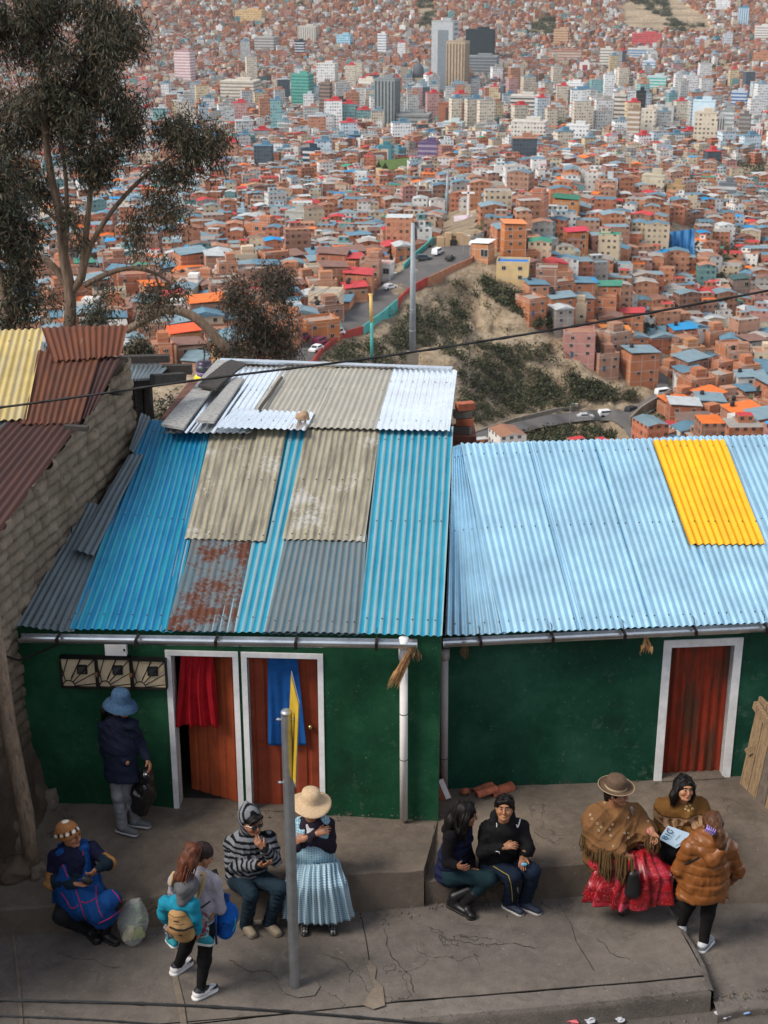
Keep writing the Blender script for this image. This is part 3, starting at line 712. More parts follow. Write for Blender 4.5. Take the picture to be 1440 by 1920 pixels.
cloth('hanging_cloth', sl(500, 1232), sl(555, 1232), sl(500, 1405), sl(572, 1405), zT - .005, lw(530, 1404).z, .075, M_bluec, 2, .018, 'plain blue cloth hung over the closed brown door', 'cloth', 5)
# dried herbs hung from the gutters
def herbs(p, n, ln, spread, mat, lab, seed, lean=0):
 r = random.Random(seed); mb = MB()
 for i in range(n):
  a = Vector(p) + Vector((r.uniform(-.02, .02), r.uniform(-.02, .02), 0)); x = Vector((lean + r.uniform(-spread, spread), -.03 + r.uniform(-.05, .05), -1)).normalized(); l = ln * r.uniform(.55, 1.05)
  m = a + x * l * .5 + Vector((r.uniform(-.02, .02), 0, 0)); e = a + x * l + Vector((lean * .1 * l, 0, -.02)); mb.tube([a, m, e], [.003, .004, .0015], 4, 0, False)
  if i % 2 == 0:
   w = Vector((r.uniform(-.02, .02), r.uniform(-.01, .01), .01)); mb.face([m - w, m + (e - m) * .5 + w, e, m + (e - m) * .4 - w])
 return tag(mb.build('herb_bundle', mat), lab, 'dried herbs', 'dried herbs under the gutters')
M_straw = simple('dry_straw', (.36, .20, .085), .8, 0, .4, 40, 0); M_straw2 = simple('dry_stalk', (.13, .085, .045), .85, 0, .4, 40, 0)
herbs(onL(772, 1212, .22), 60, .46, .16, M_straw, 'large straw coloured herb bundle by the white downpipe', 3, -.42)
herbs(onL(776, 1210, .24), 25, .16, .5, M_straw2, 'brown stalks tied at the end of the gutter by the white pipe', 9, .1)
herbs(onR(871, 1204, .2), 30, .16, .22, M_straw2, 'short brown herb bundle under the zinc roof gutter', 4, .05)
herbs(onR(1211, 1192, .2), 26, .2, .35, M_straw, 'sparse pale stalks hung from the gutter near the red door', 5, .0)
# ================================================================ adobe house at the left
AW0 = Vector((-3.66, 13.0, 0)); AWD = Vector((math.sin(R(12)), math.cos(R(12)), 0)); AWN = Vector((AWD.y, -AWD.x, 0))
aw = lambda x, y: on_plane(x, y, AW0, AWN)
pf, pn = aw(241, 668), aw(0, 990)
sf_, sn_ = (pf - AW0).dot(AWD), (pn - AW0).dot(AWD)
ztop = lambda s: pf.z + (pn.z - pf.z) * (s - sf_) / (sn_ - sf_)
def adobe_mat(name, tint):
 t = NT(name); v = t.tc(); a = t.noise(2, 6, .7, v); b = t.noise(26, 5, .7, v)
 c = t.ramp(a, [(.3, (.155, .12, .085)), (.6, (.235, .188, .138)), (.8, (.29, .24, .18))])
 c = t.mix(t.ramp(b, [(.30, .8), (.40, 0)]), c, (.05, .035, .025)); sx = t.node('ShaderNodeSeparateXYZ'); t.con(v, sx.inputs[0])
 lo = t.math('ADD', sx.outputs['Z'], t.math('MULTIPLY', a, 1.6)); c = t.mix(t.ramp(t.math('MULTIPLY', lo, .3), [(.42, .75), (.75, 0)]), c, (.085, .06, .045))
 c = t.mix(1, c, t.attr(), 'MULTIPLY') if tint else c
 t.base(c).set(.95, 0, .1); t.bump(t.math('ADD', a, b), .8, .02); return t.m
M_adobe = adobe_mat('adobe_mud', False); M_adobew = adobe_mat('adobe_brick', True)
h_ = thing('adobe_house', AW0 + Vector((-1.5, 0, 0)), 'adobe brick house with rusty and yellow corrugated roof sheets', 'house')
ns, nz = 190, 170; S0, S1 = -3.2, sf_; V = np.zeros(((ns + 1) * (nz + 1), 3)); AC = np.zeros(((ns + 1) * (nz + 1), 3)); k = 0
rb = random.Random(3); bj = {}
for j in range(nz + 1):
 for i in range(ns + 1):
  s = S0 + (S1 - S0) * i / ns; z = -.45 + (ztop(s) + .45) * j / nz
  row = math.floor((z + .03 * mnoise.noise(Vector((s * 1.5, z * 2, 1)))) / .125); u = s / .27 + (row % 2) * .5 + .25 * math.sin(row * 3.7); cell = math.floor(u)
  fu = (u - cell) * .27; fz = (z / .125 - row) * .125
  e = min(fu, .27 - fu, fz, .125 - fz); g = min(1, max(0, e / .022)); hsh = mnoise.noise(Vector((cell * 7.3, row * 3.1, 2)))
  brick = 1 if z > 1.15 + .5 * mnoise.noise(Vector((s, 5, 0))) else max(0, 1 - (1.15 - z) * 2)
  d = .22 * max(0, 1 - z / 1.3) ** 1.5 + brick * (.040 * g + .030 * hsh) + .028 * mnoise.noise(Vector((s * 5, z * 5, 3))) + .014 * mnoise.noise(Vector((s * 17, z * 17, 8))) + (1 - brick) * .08 * mnoise.noise(Vector((s * 2.2, z * 2.6, 5)))
  q = AW0 + AWD * s + AWN * d; V[k] = (q.x, q.y, z); AC[k] = (.55 + .45 * g * brick + .4 * (1 - brick) * .6) * (1 + .28 * hsh); k += 1
I = np.arange((ns + 1) * (nz + 1)).reshape(nz + 1, ns + 1); F = np.stack([I[:-1, :-1], I[:-1, 1:], I[1:, 1:], I[1:, :-1]], -1).reshape(-1, 4)
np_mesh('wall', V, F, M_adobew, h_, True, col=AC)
mb = MB()
for (s0, s1, d0, d1) in ((S0, S1 - .01, -.05, -.4),):
 P = []
 for z in (0, 1):
  for s, d in ((s0, d0), (s1, d0), (s1, d1), (s0, d1)):
   q = AW0 + AWD * s + AWN * d; P.append((q.x, q.y, -.45 if z == 0 else ztop(s) - (.7 if s == s0 else .05)))
 mb.hexa(P)
q0 = AW0 + AWD * S1 + AWN * -.4; mb.box(None, (4.0, .35, 4.3), M=Matrix.Translation(q0 + Vector((-2.0, -.1, 1.7)))); mb.build('back_wall', M_adobe, h_)
ra = Vector((0, math.cos(R(16)), math.sin(R(16)))); NA = Vector((0, -math.sin(R(16)), math.cos(R(16)))); pa0 = pf + Vector((0, 0, .10))
pa = lambda x, y: on_plane(x, y, pa0, NA)
def asheet(pts, mat, lift, seed, label, **k):
 C = [pa(*p) for p in pts]; return sheet('roof_sheet', C, max(3, round((C[1] - C[0]).length / .076)), mat, h_, lift, n=NA, rows=(.85,), every=3, seed=seed, label=label, jag=.02, amp=.012, **k)
asheet([(-90, 626), (84, 620), (50, 790), (-150, 796)], C_cream, .03, 51, 'faded yellow corrugated sheet')
asheet([(78, 620), (241, 615), (228, 673), (100, 684)], C_rust2, .045, 52, 'rusty sheet with bare zinc patches')
asheet([(66, 660), (188, 668), (150, 796), (36, 798)], C_rust, .02, 53, 'brown rusty corrugated sheet')
asheet([(178, 668), (228, 668), (176, 770), (140, 800)], C_rustd, .0, 54, 'dark rusty corrugated sheet')
asheet([(14, 786), (152, 788), (2, 996), (-190, 1010)], C_rustd, .005, 55, 'dark rusty corrugated sheet')
asheet([(-120, 776), (20, 784), (-20, 930), (-200, 940)], C_greyd, -.02, 56, 'grey blue corrugated sheet')
asheet([(62, 880), (88, 878), (2, 1016), (-40, 990)], C_greyd, -.03, 57, 'grey blue edge sheet')
for i, (x, y) in enumerate(((205, 735), (138, 802))):
 q = aw(x, y); mb = MB(); mb.bar(q - AWN * .1, q + AWN * .14 + Vector((.02, 0, 0)), .07, .05); mb.build('beam_end', M_roofplank2, h_)
# stones at its foot
r = random.Random(5)
for i, (x, y, rad, z) in enumerate(((88, 1505, .16, .02), (46, 1500, .22, .1), (20, 1570, .2, -.02), (112, 1498, .1, .0), (8, 1470, .2, .25), (30, 1640, .17, -.08), (70, 1640, .12, -.1))):
 p = on_z(x, y, z); mb = MB(); mb.blob(p + Vector((0, 0, rad * .2)), rad, i, .5, 0, 3, (1, .9, .85))
 tag(mb.build('rock', M_adobe if i % 2 else M_dirt, None, True), ['dark boulder at the corner of green and adobe walls', 'big rough stone built into the adobe wall foot', 'rough stone beside the leaning wooden pole', 'small stone against the green wall corner', 'dark stone at the frame edge under the adobe wall', 'lumpy stone at the foot of the leaning pole', 'small stone just behind the leaning pole foot'][i], 'rock', 'stones under the adobe wall')
# leaning post
pb = on_z(62, 1640, -.09); pt = at(2, 1255, 12.35); d = (pt - pb); mb = MB()
mb.tube([pb - d * .02, pb + d * .3 + Vector((.02, 0, 0)), pb + d * .7 + Vector((-.012, 0, 0)), pb + d * 1.5], [.082, .078, .076, .07], 16); tag(mb.build('leaning_pole', M_post, None, True), 'weathered wooden pole leaning against the adobe house', 'pole')
mb = MB(); mb.tube([aw(128, 985) + AWN * .03, aw(135, 1060) + AWN * .05, aw(132, 1140) + AWN * .05], .007, 6); mb.tube([aw(-20, 1222) + AWN * .06, aw(22, 1237) + AWN * .08, L(-.98, -.06, 1.86), L(-.85, -.03, 1.93)], .012, 6); tag(mb.build('wall_wire', M_rubber, None, True), 'dark wire running down the adobe wall to the green house', 'wire')
# ================================================================ roof planks and stone
def plank(pts, th, mat, lab, lift, curve=.0):
 P = [pu(*p) + NU * lift for p in pts]; tl_, tr_, br_, bl_ = P; n = 10; mb = MB()
 for i in range(n):
  a0, a1 = tl_.lerp(bl_, i / n), tl_.lerp(bl_, (i + 1) / n); b0, b1 = tr_.lerp(br_, i / n), tr_.lerp(br_, (i + 1) / n)
  f = lambda t: NU * (curve * math.sin(math.pi * t) + .006 * math.sin(t * 9))
  lo = [a0 + f(i / n), b0 + f(i / n) * .6, b1 + f((i + 1) / n) * .6, a1 + f((i + 1) / n)]
  mb.hexa(lo[::-1] + [p + NU * th for p in lo[::-1]])
 return tag(mb.build('roof_plank', mat), lab, 'plank', 'planks weighing down the roof')
plank([(408, 684), (436, 689), (345, 815), (303, 808)], .03, M_roofplank, 'long grey plank at the roof edge, crossed by a dark one', .05)
plank([(434, 692), (462, 700), (406, 748), (372, 742)], .03, M_roofplank2, 'dark tarred plank lying across the grey planks', .105, .03)
plank([(440, 720), (458, 722), (402, 804), (367, 802)], .03, M_roofplank, 'short pale plank below the dark one on the roof', .06)
plank([(528, 714), (531, 716), (489, 778), (484, 776)], .015, M_roofplank2, 'thin dark batten lying on the beige roof sheets', .05)
mb = MB(); mb.blob(pu(568, 796) + NU * .10, .075, 8, .35, 0, 3, (1.1, .8, .75)); tag(mb.build('roof_stone', simple('tan_stone', (.33, .22, .14), .9, 0, .3, 14, .4), None, True), 'tan stone holding down the zinc sheet on the roof', 'stone')
# ================================================================ small things by the right house
M_brick = simple('fired_clay', (.33, .10, .055), .85, 0, .35, 14, .4)
def half_tile(a, b, r, lab, flip=False):
 mb = MB(); a, b = Vector(a), Vector(b); d = (b - a).normalized(); s = d.cross(Vector((0, 0, 1))).normalized(); n = 10
 for r0, r1 in ((r, r),):
  for i in range(n):
   t0, t1 = math.pi * i / n, math.pi * (i + 1) / n
   for rad in (r, r * .84): mb.face([e + (s * math.cos(t) + Vector((0, 0, math.sin(t)))) * rad for e, t in ((a, t0), (b, t0), (b, t1), (a, t1))])
   for e in (a, b): mb.face([e + (s * math.cos(t) + Vector((0, 0, math.sin(t)))) * rad for t, rad in ((t0, r), (t1, r), (t1, r * .84), (t0, r * .84))])
 return tag(mb.build('roof_tile', M_brick), lab, 'clay tile', 'broken clay tiles by the wall')
half_tile(on_z(888, 1488, -.02), on_z(922, 1474, -.02), .055, 'broken curved clay tile leaning against the next one')
half_tile(on_z(893, 1492, .03), on_z(930, 1480, .03), .05, 'clay tile lying on top of another by the wall')
half_tile(on_z(920, 1490, -.02), on_z(960, 1476, -.02), .065, 'largest clay tile, dusted white, behind the hooded woman')
mb = MB(); mb.blob(on_z(872, 1484, .02), .05, 4, .5, 0, 2, (1.1, .8, .7)); tag(mb.build('brick_chunk', M_brick), 'small red brick chunk on the ledge by the wall', 'brick')
bp = on_z(829, 1500, -.03); Mt = Matrix.Translation(bp + Vector((0, .04, .10))) @ Matrix.Rotation(R(-24), 4, 'Y') @ Matrix.Rotation(R(-18), 4, 'X')
mb = MB(); mb.box(None, (.12, .03, .22), M=Mt); mb.box(None, (.055, .004, .216), M=Mt @ Matrix.Translation((.03, -.018, 0)), mi=1); tag(mb.build('painted_brick', [M_brick, M_white]), 'red and white painted brick leaning at the wall corner', 'brick')
# wooden gate at the right edge
g = thing('wooden_gate', on_z(1410, 1500, -.03), 'rough grey and brown plank gate at the right edge', 'gate')
g0, g1 = on_z(1389, 1468, -.03), on_z(1446, 1530, -.06); up_ = Vector((.10, -.02, 1.0)); H = 1.05
for i in range(5):
 a = g0.lerp(g1, i * .27); b = g0.lerp(g1, i * .27 + .255); h = H + (.0, .06, -.05, .08, 0)[i]; n = (b - a).cross(up_).normalized() * .014
 mb = MB(); mb.hexa([a - n, b - n, b + n, a + n] + [p + up_ * h for p in (a - n, b - n, b + n, a + n)]); mb.build('plank', (M_plank, M_plank, M_plank2, M_plank, M_plank2)[i], g)
mb = MB(); a = g0 + up_ * .98 + Vector((-.05, -.05, 0)); mb.bar(a, g1 + up_ * .82 + (g1 - g0) * .3 + Vector((-.06, -.03, 0)), .05, .09); a = g0 + up_ * .42 + Vector((-.03, -.06, 0)); mb.bar(a, a + Vector((.42, -.3, .42)), .05, .07); mb.build('brace', M_plank, g)
# ================================================================ road sign
sp = on_z(553, 1850, -.4); stp = at(537, 1338, sp.y)
sg = thing('road_sign', sp, 'yellow pedestrian sign seen almost edge-on, on a grey steel pole', 'road sign')
mb = MB(); mb.tube([sp - Vector((0, 0, .05)), stp], .047, 18, caps=False); mb.lathe([(.047, 0), (.05, .0), (.05, .012), (.04, .03), (.0, .034)], stp, 18); mb.build('pole', M_steel, sg, True)
c_n, c_f = at(561, 1318, sp.y - .22), at(546, 1258, sp.y + .36); b_n, b_f = at(555, 1478, sp.y - .22), at(538, 1442, sp.y + .36)
nS = (c_n - c_f).cross(b_f - c_f).normalized(); nS = nS if nS.x > 0 else -nS
def SG(u, v, d=0): return c_f.lerp(c_n, u).lerp(b_f.lerp(b_n, u), v) + nS * d
t = NT('sign_yellow'); t.base(t.ramp(t.noise(9, 5, .7), [(.3, (.42, .26, .012)), (.7, (.60, .40, .03))])).set(.4); M_sy = t.m
mb = MB(); mb.hexa([SG(0, 0), SG(1, 0), SG(1, 1), SG(0, 1), SG(0, 0, .004), SG(1, 0, .004), SG(1, 1, .004), SG(0, 1, .004)]); mb.build('sign_plate', M_steel, sg)
mb = MB(); mb.face([SG(.03, .03, .0065), SG(.97, .03, .0065), SG(.97, .97, .0065), SG(.03, .97, .0065)]); mb.face([SG(.03, .03, -.003), SG(.97, .03, -.003), SG(.97, .97, -.003), SG(.03, .97, -.003)]); face_o = mb.build('sign_face', M_sy, sg)
mb = MB()
for (u0, v0, u1, v1) in ((.05, .045, .95, .06), (.05, .94, .95, .955), (.05, .045, .08, .955), (.92, .045, .95, .955)): mb.face([SG(u0, v0, .009), SG(u1, v0, .009), SG(u1, v1, .009), SG(u0, v1, .009)])
def circ(u, v, ru, rv): mb.face([SG(u + ru * math.cos(k * .5236), v + rv * math.sin(k * .5236), .0095) for k in range(12)])
def limb(u0, v0, u1, v1, w): mb.face([SG(u0 - w, v0, .0095), SG(u0 + w, v0, .0095), SG(u1 + w, v1, .0095), SG(u1 - w, v1, .0095)])
circ(.5, .2, .09, .045); limb(.5, .25, .48, .45, .1); limb(.42, .27, .22, .42, .045); limb(.56, .27, .76, .40, .045); limb(.45, .44, .28, .66, .06); limb(.53, .44, .72, .66, .06)
for k in range(6): mb.face([SG(.14 + k * .125, .74, .0095), SG(.215 + k * .125, .74, .0095), SG(.215 + k * .125, .88 - .03 * (k % 2), .0095), SG(.14 + k * .125, .88 - .03 * (k % 2), .0095)])
mb.build('sign_symbol', M_black, face_o)
for (x, y) in ((529, 1349), (532, 1467)):
 mb = MB(); q = at(x + 8, y, sp.y); mb.tube([q + Vector((-.085, 0, 0)), q + Vector((.06, 0, 0))], .008, 8); mb.tube([q + Vector((-.075, 0, 0)), q + Vector((-.06, 0, 0))], .014, 6); mb.build('bolt', M_gut, sg)
# ================================================================ overhead cables
def cable(name, pts, r, lab, n=8):
 P = [at(*p) for p in pts]; out = []
 for i in range(len(P) - 1):
  p0, p1, p2, p3 = P[max(i - 1, 0)], P[i], P[i + 1], P[min(i + 2, len(P) - 1)]
  for k in range(8):
   t = k / 8; out.append(.5 * ((2 * p1) + (p2 - p0) * t + (2 * p0 - 5 * p1 + 4 * p2 - p3) * t * t + (3 * p1 - p0 - 3 * p2 + p3) * t ** 3))
 out.append(P[-1]); mb = MB(); mb.tube(out, r, n)
 for s in (0, 1):
  tw = [p + Vector((0, math.cos(i * 2.1 + s * math.pi), math.sin(i * 2.1 + s * math.pi))) * r * .8 for i, p in enumerate(out)]; mb.tube(tw, r * .6, 6)
 return tag(mb.build(name, M_rubber, None, True), lab, 'cable')
cable('overhead_cable', [(-200, 782, 10.5), (0, 764, 10.5), (360, 714, 10.5), (720, 668, 10.5), (1080, 611, 10.5), (1440, 545, 10.5), (1640, 505, 10.5)], .009, 'thick twisted black cable crossing in front of the city')
cable('overhead_cable', [(-200, 1868, 5.2), (0, 1875, 5.2), (360, 1886, 5.2), (720, 1912, 5.2), (1100, 1952, 5.2)], .007, 'blurred dark cable low over the pavement, the longer one')
cable('overhead_cable', [(-200, 1897, 5.0), (0, 1905, 5.0), (200, 1914, 5.0), (420, 1932, 5.0)], .005, 'blurred dark cable at the bottom edge, the shorter one')
# ================================================================ canopy behind the left house
cn = thing('lean_to', at(280, 800, 17.4), 'small grey corrugated canopy on dark posts behind the adobe house', 'canopy')
Cc = [at(236, 682, 18.0), at(322, 682, 18.0), at(286, 713, 16.9), at(232, 715, 16.9)]
sheet('roof_sheet', Cc, 9, C_greyd, cn, 0, seed=61, rows=())
mb = MB()
for a, b, w in ((at(225, 681, 17.95) + Vector((0, 0, .05)), at(318, 679, 17.95) + Vector((0, 0, .05)), .09), (at(222, 722, 16.95), at(286, 718, 16.95), .1), (at(286, 712, 16.8), at(344, 708, 17.2), .12), (at(305, 693, 17.8), at(360, 692, 17.8), .12)):
 mb = MB(); mb.bar(a, b, .1, w); mb.build('beam', M_roofplank2, cn)
for x in (258, 276, 244):
 mb = MB(); p = at(x, 722, 17.1); mb.tube([p, p + Vector((.02, 0, -2.6))], .06, 10); mb.build('post', M_roofplank2, cn)
# brick wall end behind the roofs, with loose bricks on it
bw = thing('brick_wall', at(868, 830, 17.5), 'unfinished red brick wall end behind the zinc roof', 'wall')
mb = MB(); p = at(866, 800, 17.5); mb.box(None, (.34, .5, 1.6), M=Matrix.Translation(p + Vector((0, 0, -.85)))); mb.build('wall', simple('dark_brick', (.16, .062, .042), .9, 0, .4, 12, .5), bw)
for i in range(4):
 mb = MB(); mb.box(None, (.22, .12, .09), M=Matrix.Translation(p + Vector((.0 + .03 * (i % 2), -.1, -.0 + .1 * i))) @ Matrix.Rotation(.2 * i - .3, 4, 'Z')); tag(mb.build('loose_brick', M_brick if i % 2 else M_curb), ['lowest red brick stacked on the wall behind the zinc roof', 'second brick from the bottom of the small stack, greyish', 'third brick of the small stack behind the roof', 'topmost brick of the small stack behind the roof'][i], 'brick', 'loose bricks')
# litter in the gutter of the road
M_paper = simple('white_paper', (.42, .44, .48), .8, 0, .1, 20, .2); M_paperb = simple('blue_paper', (.2, .35, .65), .8, 0, .1, 20, .2); M_wrap = simple('pink_wrapper', (.55, .12, .14), .5, 0, .3, 20, .2)
for i, (x, y, rad, m, lab) in enumerate(((1068, 1912, .075, M_wrap, 'crumpled pink wrapper by the kerb'), (1105, 1914, .05, M_paper, 'crumpled white paper beside the pink wrapper'), (1163, 1914, .03, M_paper, 'tiny white scrap by the kerb'), (1346, 1902, .03, M_paper, 'pale scrap at the kerb corner'), (1357, 1906, .04, M_paper, 'crumpled pale blue paper at the kerb corner'), (1400, 1899, .035, M_paperb, 'blue scrap of paper near the lower kerb'))):
 p = on_z(x, y, -.6); mb = MB(); mb.blob(p + Vector((0, 0, rad * .4)), rad, i, .9, 0, 2, (1.1, .9, .5)); tag(mb.build('litter', m), lab, 'litter', 'litter along the kerb')
# grit and pebbles along the foot of the step and the kerb
rg = random.Random(12); mb = MB()
def foot_line(P, n, w, z, big):
 for _ in range(n):
  i = rg.randrange(len(P) - 1); q = P[i].lerp(P[i + 1], rg.random()); r = rg.uniform(.004, big) * rg.random() ** .7 + .003; c = Vector((q.x + rg.gauss(0, w * .5), q.y - abs(rg.gauss(0, w)), z + r * .3)); k = len(mb.v)
  a = rg.uniform(0, 6); mb.v += [tuple(c + Vector((math.cos(a + j * 1.57) * r * rg.uniform(.7, 1.3), math.sin(a + j * 1.57) * r * rg.uniform(.7, 1.3), -r * .4))) for j in range(4)] + [tuple(c + Vector((0, 0, r)))]
  m_ = rg.choice((0, 0, 1)); mb.f += [(k, k + 1, k + 4), (k + 1, k + 2, k + 4), (k + 2, k + 3, k + 4), (k + 3, k, k + 4)]; mb.m += [m_] * 4
foot_line(bl, 260, .10, -.395, .016); foot_line(br[:5], 160, .07, -.395, .013); foot_line(kz, 160, .05, -.40, .010); foot_line([p + Vector((0, -.12, 0)) for p in kz], 260, .10, -.615, .02); foot_line(low_b, 90, .1, -.50, .02); foot_line([w + Vector((0, -.06, 0)) for w in wl], 180, .10, .0, .014); foot_line([w + Vector((0, -.05, 0)) for w in wr], 130, .08, -.03, .012); foot_line(jz, 150, .5, -.392, .008)
tag(mb.build('gravel', [M_curb, M_dirt]), 'grit and small pebbles gathered along the step, the walls and the kerb', kind='stuff')
for k_, pts in enumerate(([(120, 1790), (150, 1800), (176, 1796), (196, 1812), (230, 1816)], [(610, 1790), (640, 1800), (660, 1822), (652, 1846)], [(840, 1760), (900, 1772), (960, 1768), (1010, 1780)], [(430, 1800), (470, 1822), (500, 1818), (522, 1838)], [(1120, 1760), (1150, 1790), (1190, 1800)], [(720, 1740), (730, 1790), (770, 1830), (776, 1868)], [(560, 1580), (600, 1596), (640, 1590), (680, 1604)], [(1000, 1560), (1040, 1580), (1060, 1570)])):
 zz = -.398 if pts[0][1] > 1700 else -.012; P = []
 for a, b in zip(pts, pts[1:]): P += [on_z(a[0] + (b[0] - a[0]) * i / 6 + rg.uniform(-3, 3), a[1] + (b[1] - a[1]) * i / 6 + rg.uniform(-2, 2), zz) for i in range(6)]
 mb = MB(); mb.tube(P, [.0008 + .0022 * rg.random() for _ in P], 4); tag(mb.build('sidewalk_crack', M_dark), kind='structure')
EXPO = 1.12
# ================================================================ terrain: a valley that falls away behind the houses
NEAR = [(Y, z) for Y, z in ((13, -1.2), (17, -1.6), (22, -3), (40, -13), (80, -36), (150, -62), (220, -78), (280, -86))]
CTRL = []
for u in (-.46, -.24, 0, .24, .46):
 for Y, z in NEAR: CTRL.append((u, math.log(Y), z))
def cp(px, py, Y): p = at(px, py, Y); CTRL.append((p.x / Y, math.log(Y), p.z))
FAR = [(400, 700), (300, 1000), (235, 1350), (180, 1700), (110, 2000), (50, 2250), (0, 2450), (-110, 2800), (-250, 3300), (-420, 4200)]
for px in (-300, 100, 500):
 for py, Y in [(660, 335), (600, 380), (480, 500)] + FAR: cp(px, py, Y)
for px in (760, 1000, 1250, 1500, 1750):
 for py, Y in FAR[2:]: cp(px, py, Y)
for c in [(760, 400, 640), (760, 300, 1000), (760, 455, 520), (560, 655, 340), (620, 605, 372), (700, 556, 400), (790, 505, 425), (870, 468, 442), (840, 450, 456),
          (773, 690, 350), (850, 640, 372), (690, 672, 345), (740, 600, 380), (820, 560, 402),
          (880, 500, 426), (940, 555, 413), (1000, 600, 406), (1100, 690, 396), (1160, 722, 393), (1220, 742, 391), (900, 640, 393), (1000, 700, 386),
          (860, 800, 345), (950, 800, 352), (1050, 772, 366), (1150, 752, 380), (900, 828, 338), (1000, 802, 350), (1100, 786, 360), (1180, 796, 362), (1215, 828, 352), (1240, 745, 388),
          (1300, 800, 368), (1440, 800, 368), (1260, 700, 420), (1440, 700, 430), (1300, 600, 480), (1440, 600, 500), (1060, 560, 432), (1050, 480, 475), (1200, 480, 520), (1440, 500, 610),
          (950, 470, 445), (960, 400, 530), (1100, 400, 570), (1250, 400, 650), (1440, 400, 770), (1000, 350, 640), (1250, 330, 880), (1440, 330, 960), (1000, 300, 1000), (1640, 600, 500), (1640, 800, 368), (1640, 400, 770)]: cp(*c)
K = np.array(CTRL); PU = np.stack([K[:, 0] * 3.0, K[:, 1]], 1)
def _tps(a, b):
 r2 = ((a[:, None, :] - b[None, :, :]) ** 2).sum(-1); return .5 * r2 * np.log(r2 + 1e-9)
_n = len(K); _A = np.zeros((_n + 3, _n + 3)); _A[:_n, :_n] = _tps(PU, PU) + np.eye(_n) * 2e-4; _A[:_n, _n] = 1; _A[:_n, _n + 1:] = PU; _A[_n, :_n] = 1; _A[_n + 1:, :_n] = PU.T
_w = np.linalg.solve(_A, np.concatenate([K[:, 2], np.zeros(3)]))
def H_arr(X, Y):
 X = np.asarray(X, float); Y = np.maximum(np.asarray(Y, float), 10); q = np.stack([X.ravel() / Y.ravel() * 3.0, np.log(Y.ravel())], 1); out = np.zeros(len(q))
 for i in range(0, len(q), 20000):
  out[i:i + 20000] = _tps(q[i:i + 20000], PU) @ _w[:_n] + _w[_n] + q[i:i + 20000] @ _w[_n + 1:]
 return out.reshape(X.shape)
US = np.linspace(-.46, .46, 240); QS = np.concatenate([np.linspace(math.log(14.5), math.log(320), 60)[:-1], np.linspace(math.log(320), math.log(480), 90)[:-1], np.linspace(math.log(480), math.log(4200), 120)])
YY, UU = np.meshgrid(np.exp(QS), US, indexing='ij'); XX = UU * YY; ZZ = H_arr(XX, YY)
RIM = [(690, 640), (745, 590), (800, 540), (880, 506), (935, 562), (1000, 610), (1100, 697), (1220, 745)]   # crest of the eroded bluff
for j in range(len(QS)):
 for i in range(len(US)):
  y_, x_ = YY[j, i], XX[j, i]
  if not 340 < y_ < 432: continue
  px, py = proj((x_, y_, ZZ[j, i]))
  if not 690 < px < 1220: continue
  for a, b in zip(RIM, RIM[1:]):
   if a[0] <= px < b[0]: ry = a[1] + (b[1] - a[1]) * (px - a[0]) / (b[0] - a[0])
  d = py - ry - 3
  if d > 0:
   e = min(1, (px - 690) / 120, (1220 - px) / 80); g = .55 + .9 * abs(mnoise.noise(Vector((x_ * .09, y_ * .02, 4)))) + .4 * mnoise.noise(Vector((x_ * .3, y_ * .1, 9)))
   ZZ[j, i] -= 10.5 * e * g * (1 - math.exp(-d / 16)) * math.exp(-d / 130)
def H(x, y):
 """height on the built grid (bilinear)"""
 u = (x / y - US[0]) / (US[1] - US[0]); i = int(min(max(u, 0), len(US) - 1.001)); fu = min(max(u - i, 0), 1)
 q = math.log(max(y, 14.6)); j = min(max(int(np.searchsorted(QS, q)) - 1, 0), len(QS) - 2); fq = min(max((q - QS[j]) / (QS[j + 1] - QS[j]), 0), 1)
 return (ZZ[j, i] * (1 - fu) + ZZ[j, i + 1] * fu) * (1 - fq) + (ZZ[j + 1, i] * (1 - fu) + ZZ[j + 1, i + 1] * fu) * fq
def ground(px, py, dz=0, y0=60.):
 d = ray(px, py); d = d / d.y; Y = y0; st = 6.
 while Y < 4200:
  p = CAM + d * Y
  if p.z < H(p.x, Y) + dz:
   lo, hi = Y - st, Y
   for _ in range(12):
    m = (lo + hi) / 2; p = CAM + d * m
    if p.z < H(p.x, m) + dz: hi = m
    else: lo = m
   return CAM + d * hi
  st = max(4, Y * .012); Y += st
 return CAM + d * 4200
def inpoly(x, y, P):
 c = False; j = len(P) - 1
 for i in range(len(P)):
  if (P[i][1] > y) != (P[j][1] > y) and x < (P[j][0] - P[i][0]) * (y - P[i][1]) / (P[j][1] - P[i][1]) + P[i][0]: c = not c
  j = i
 return c
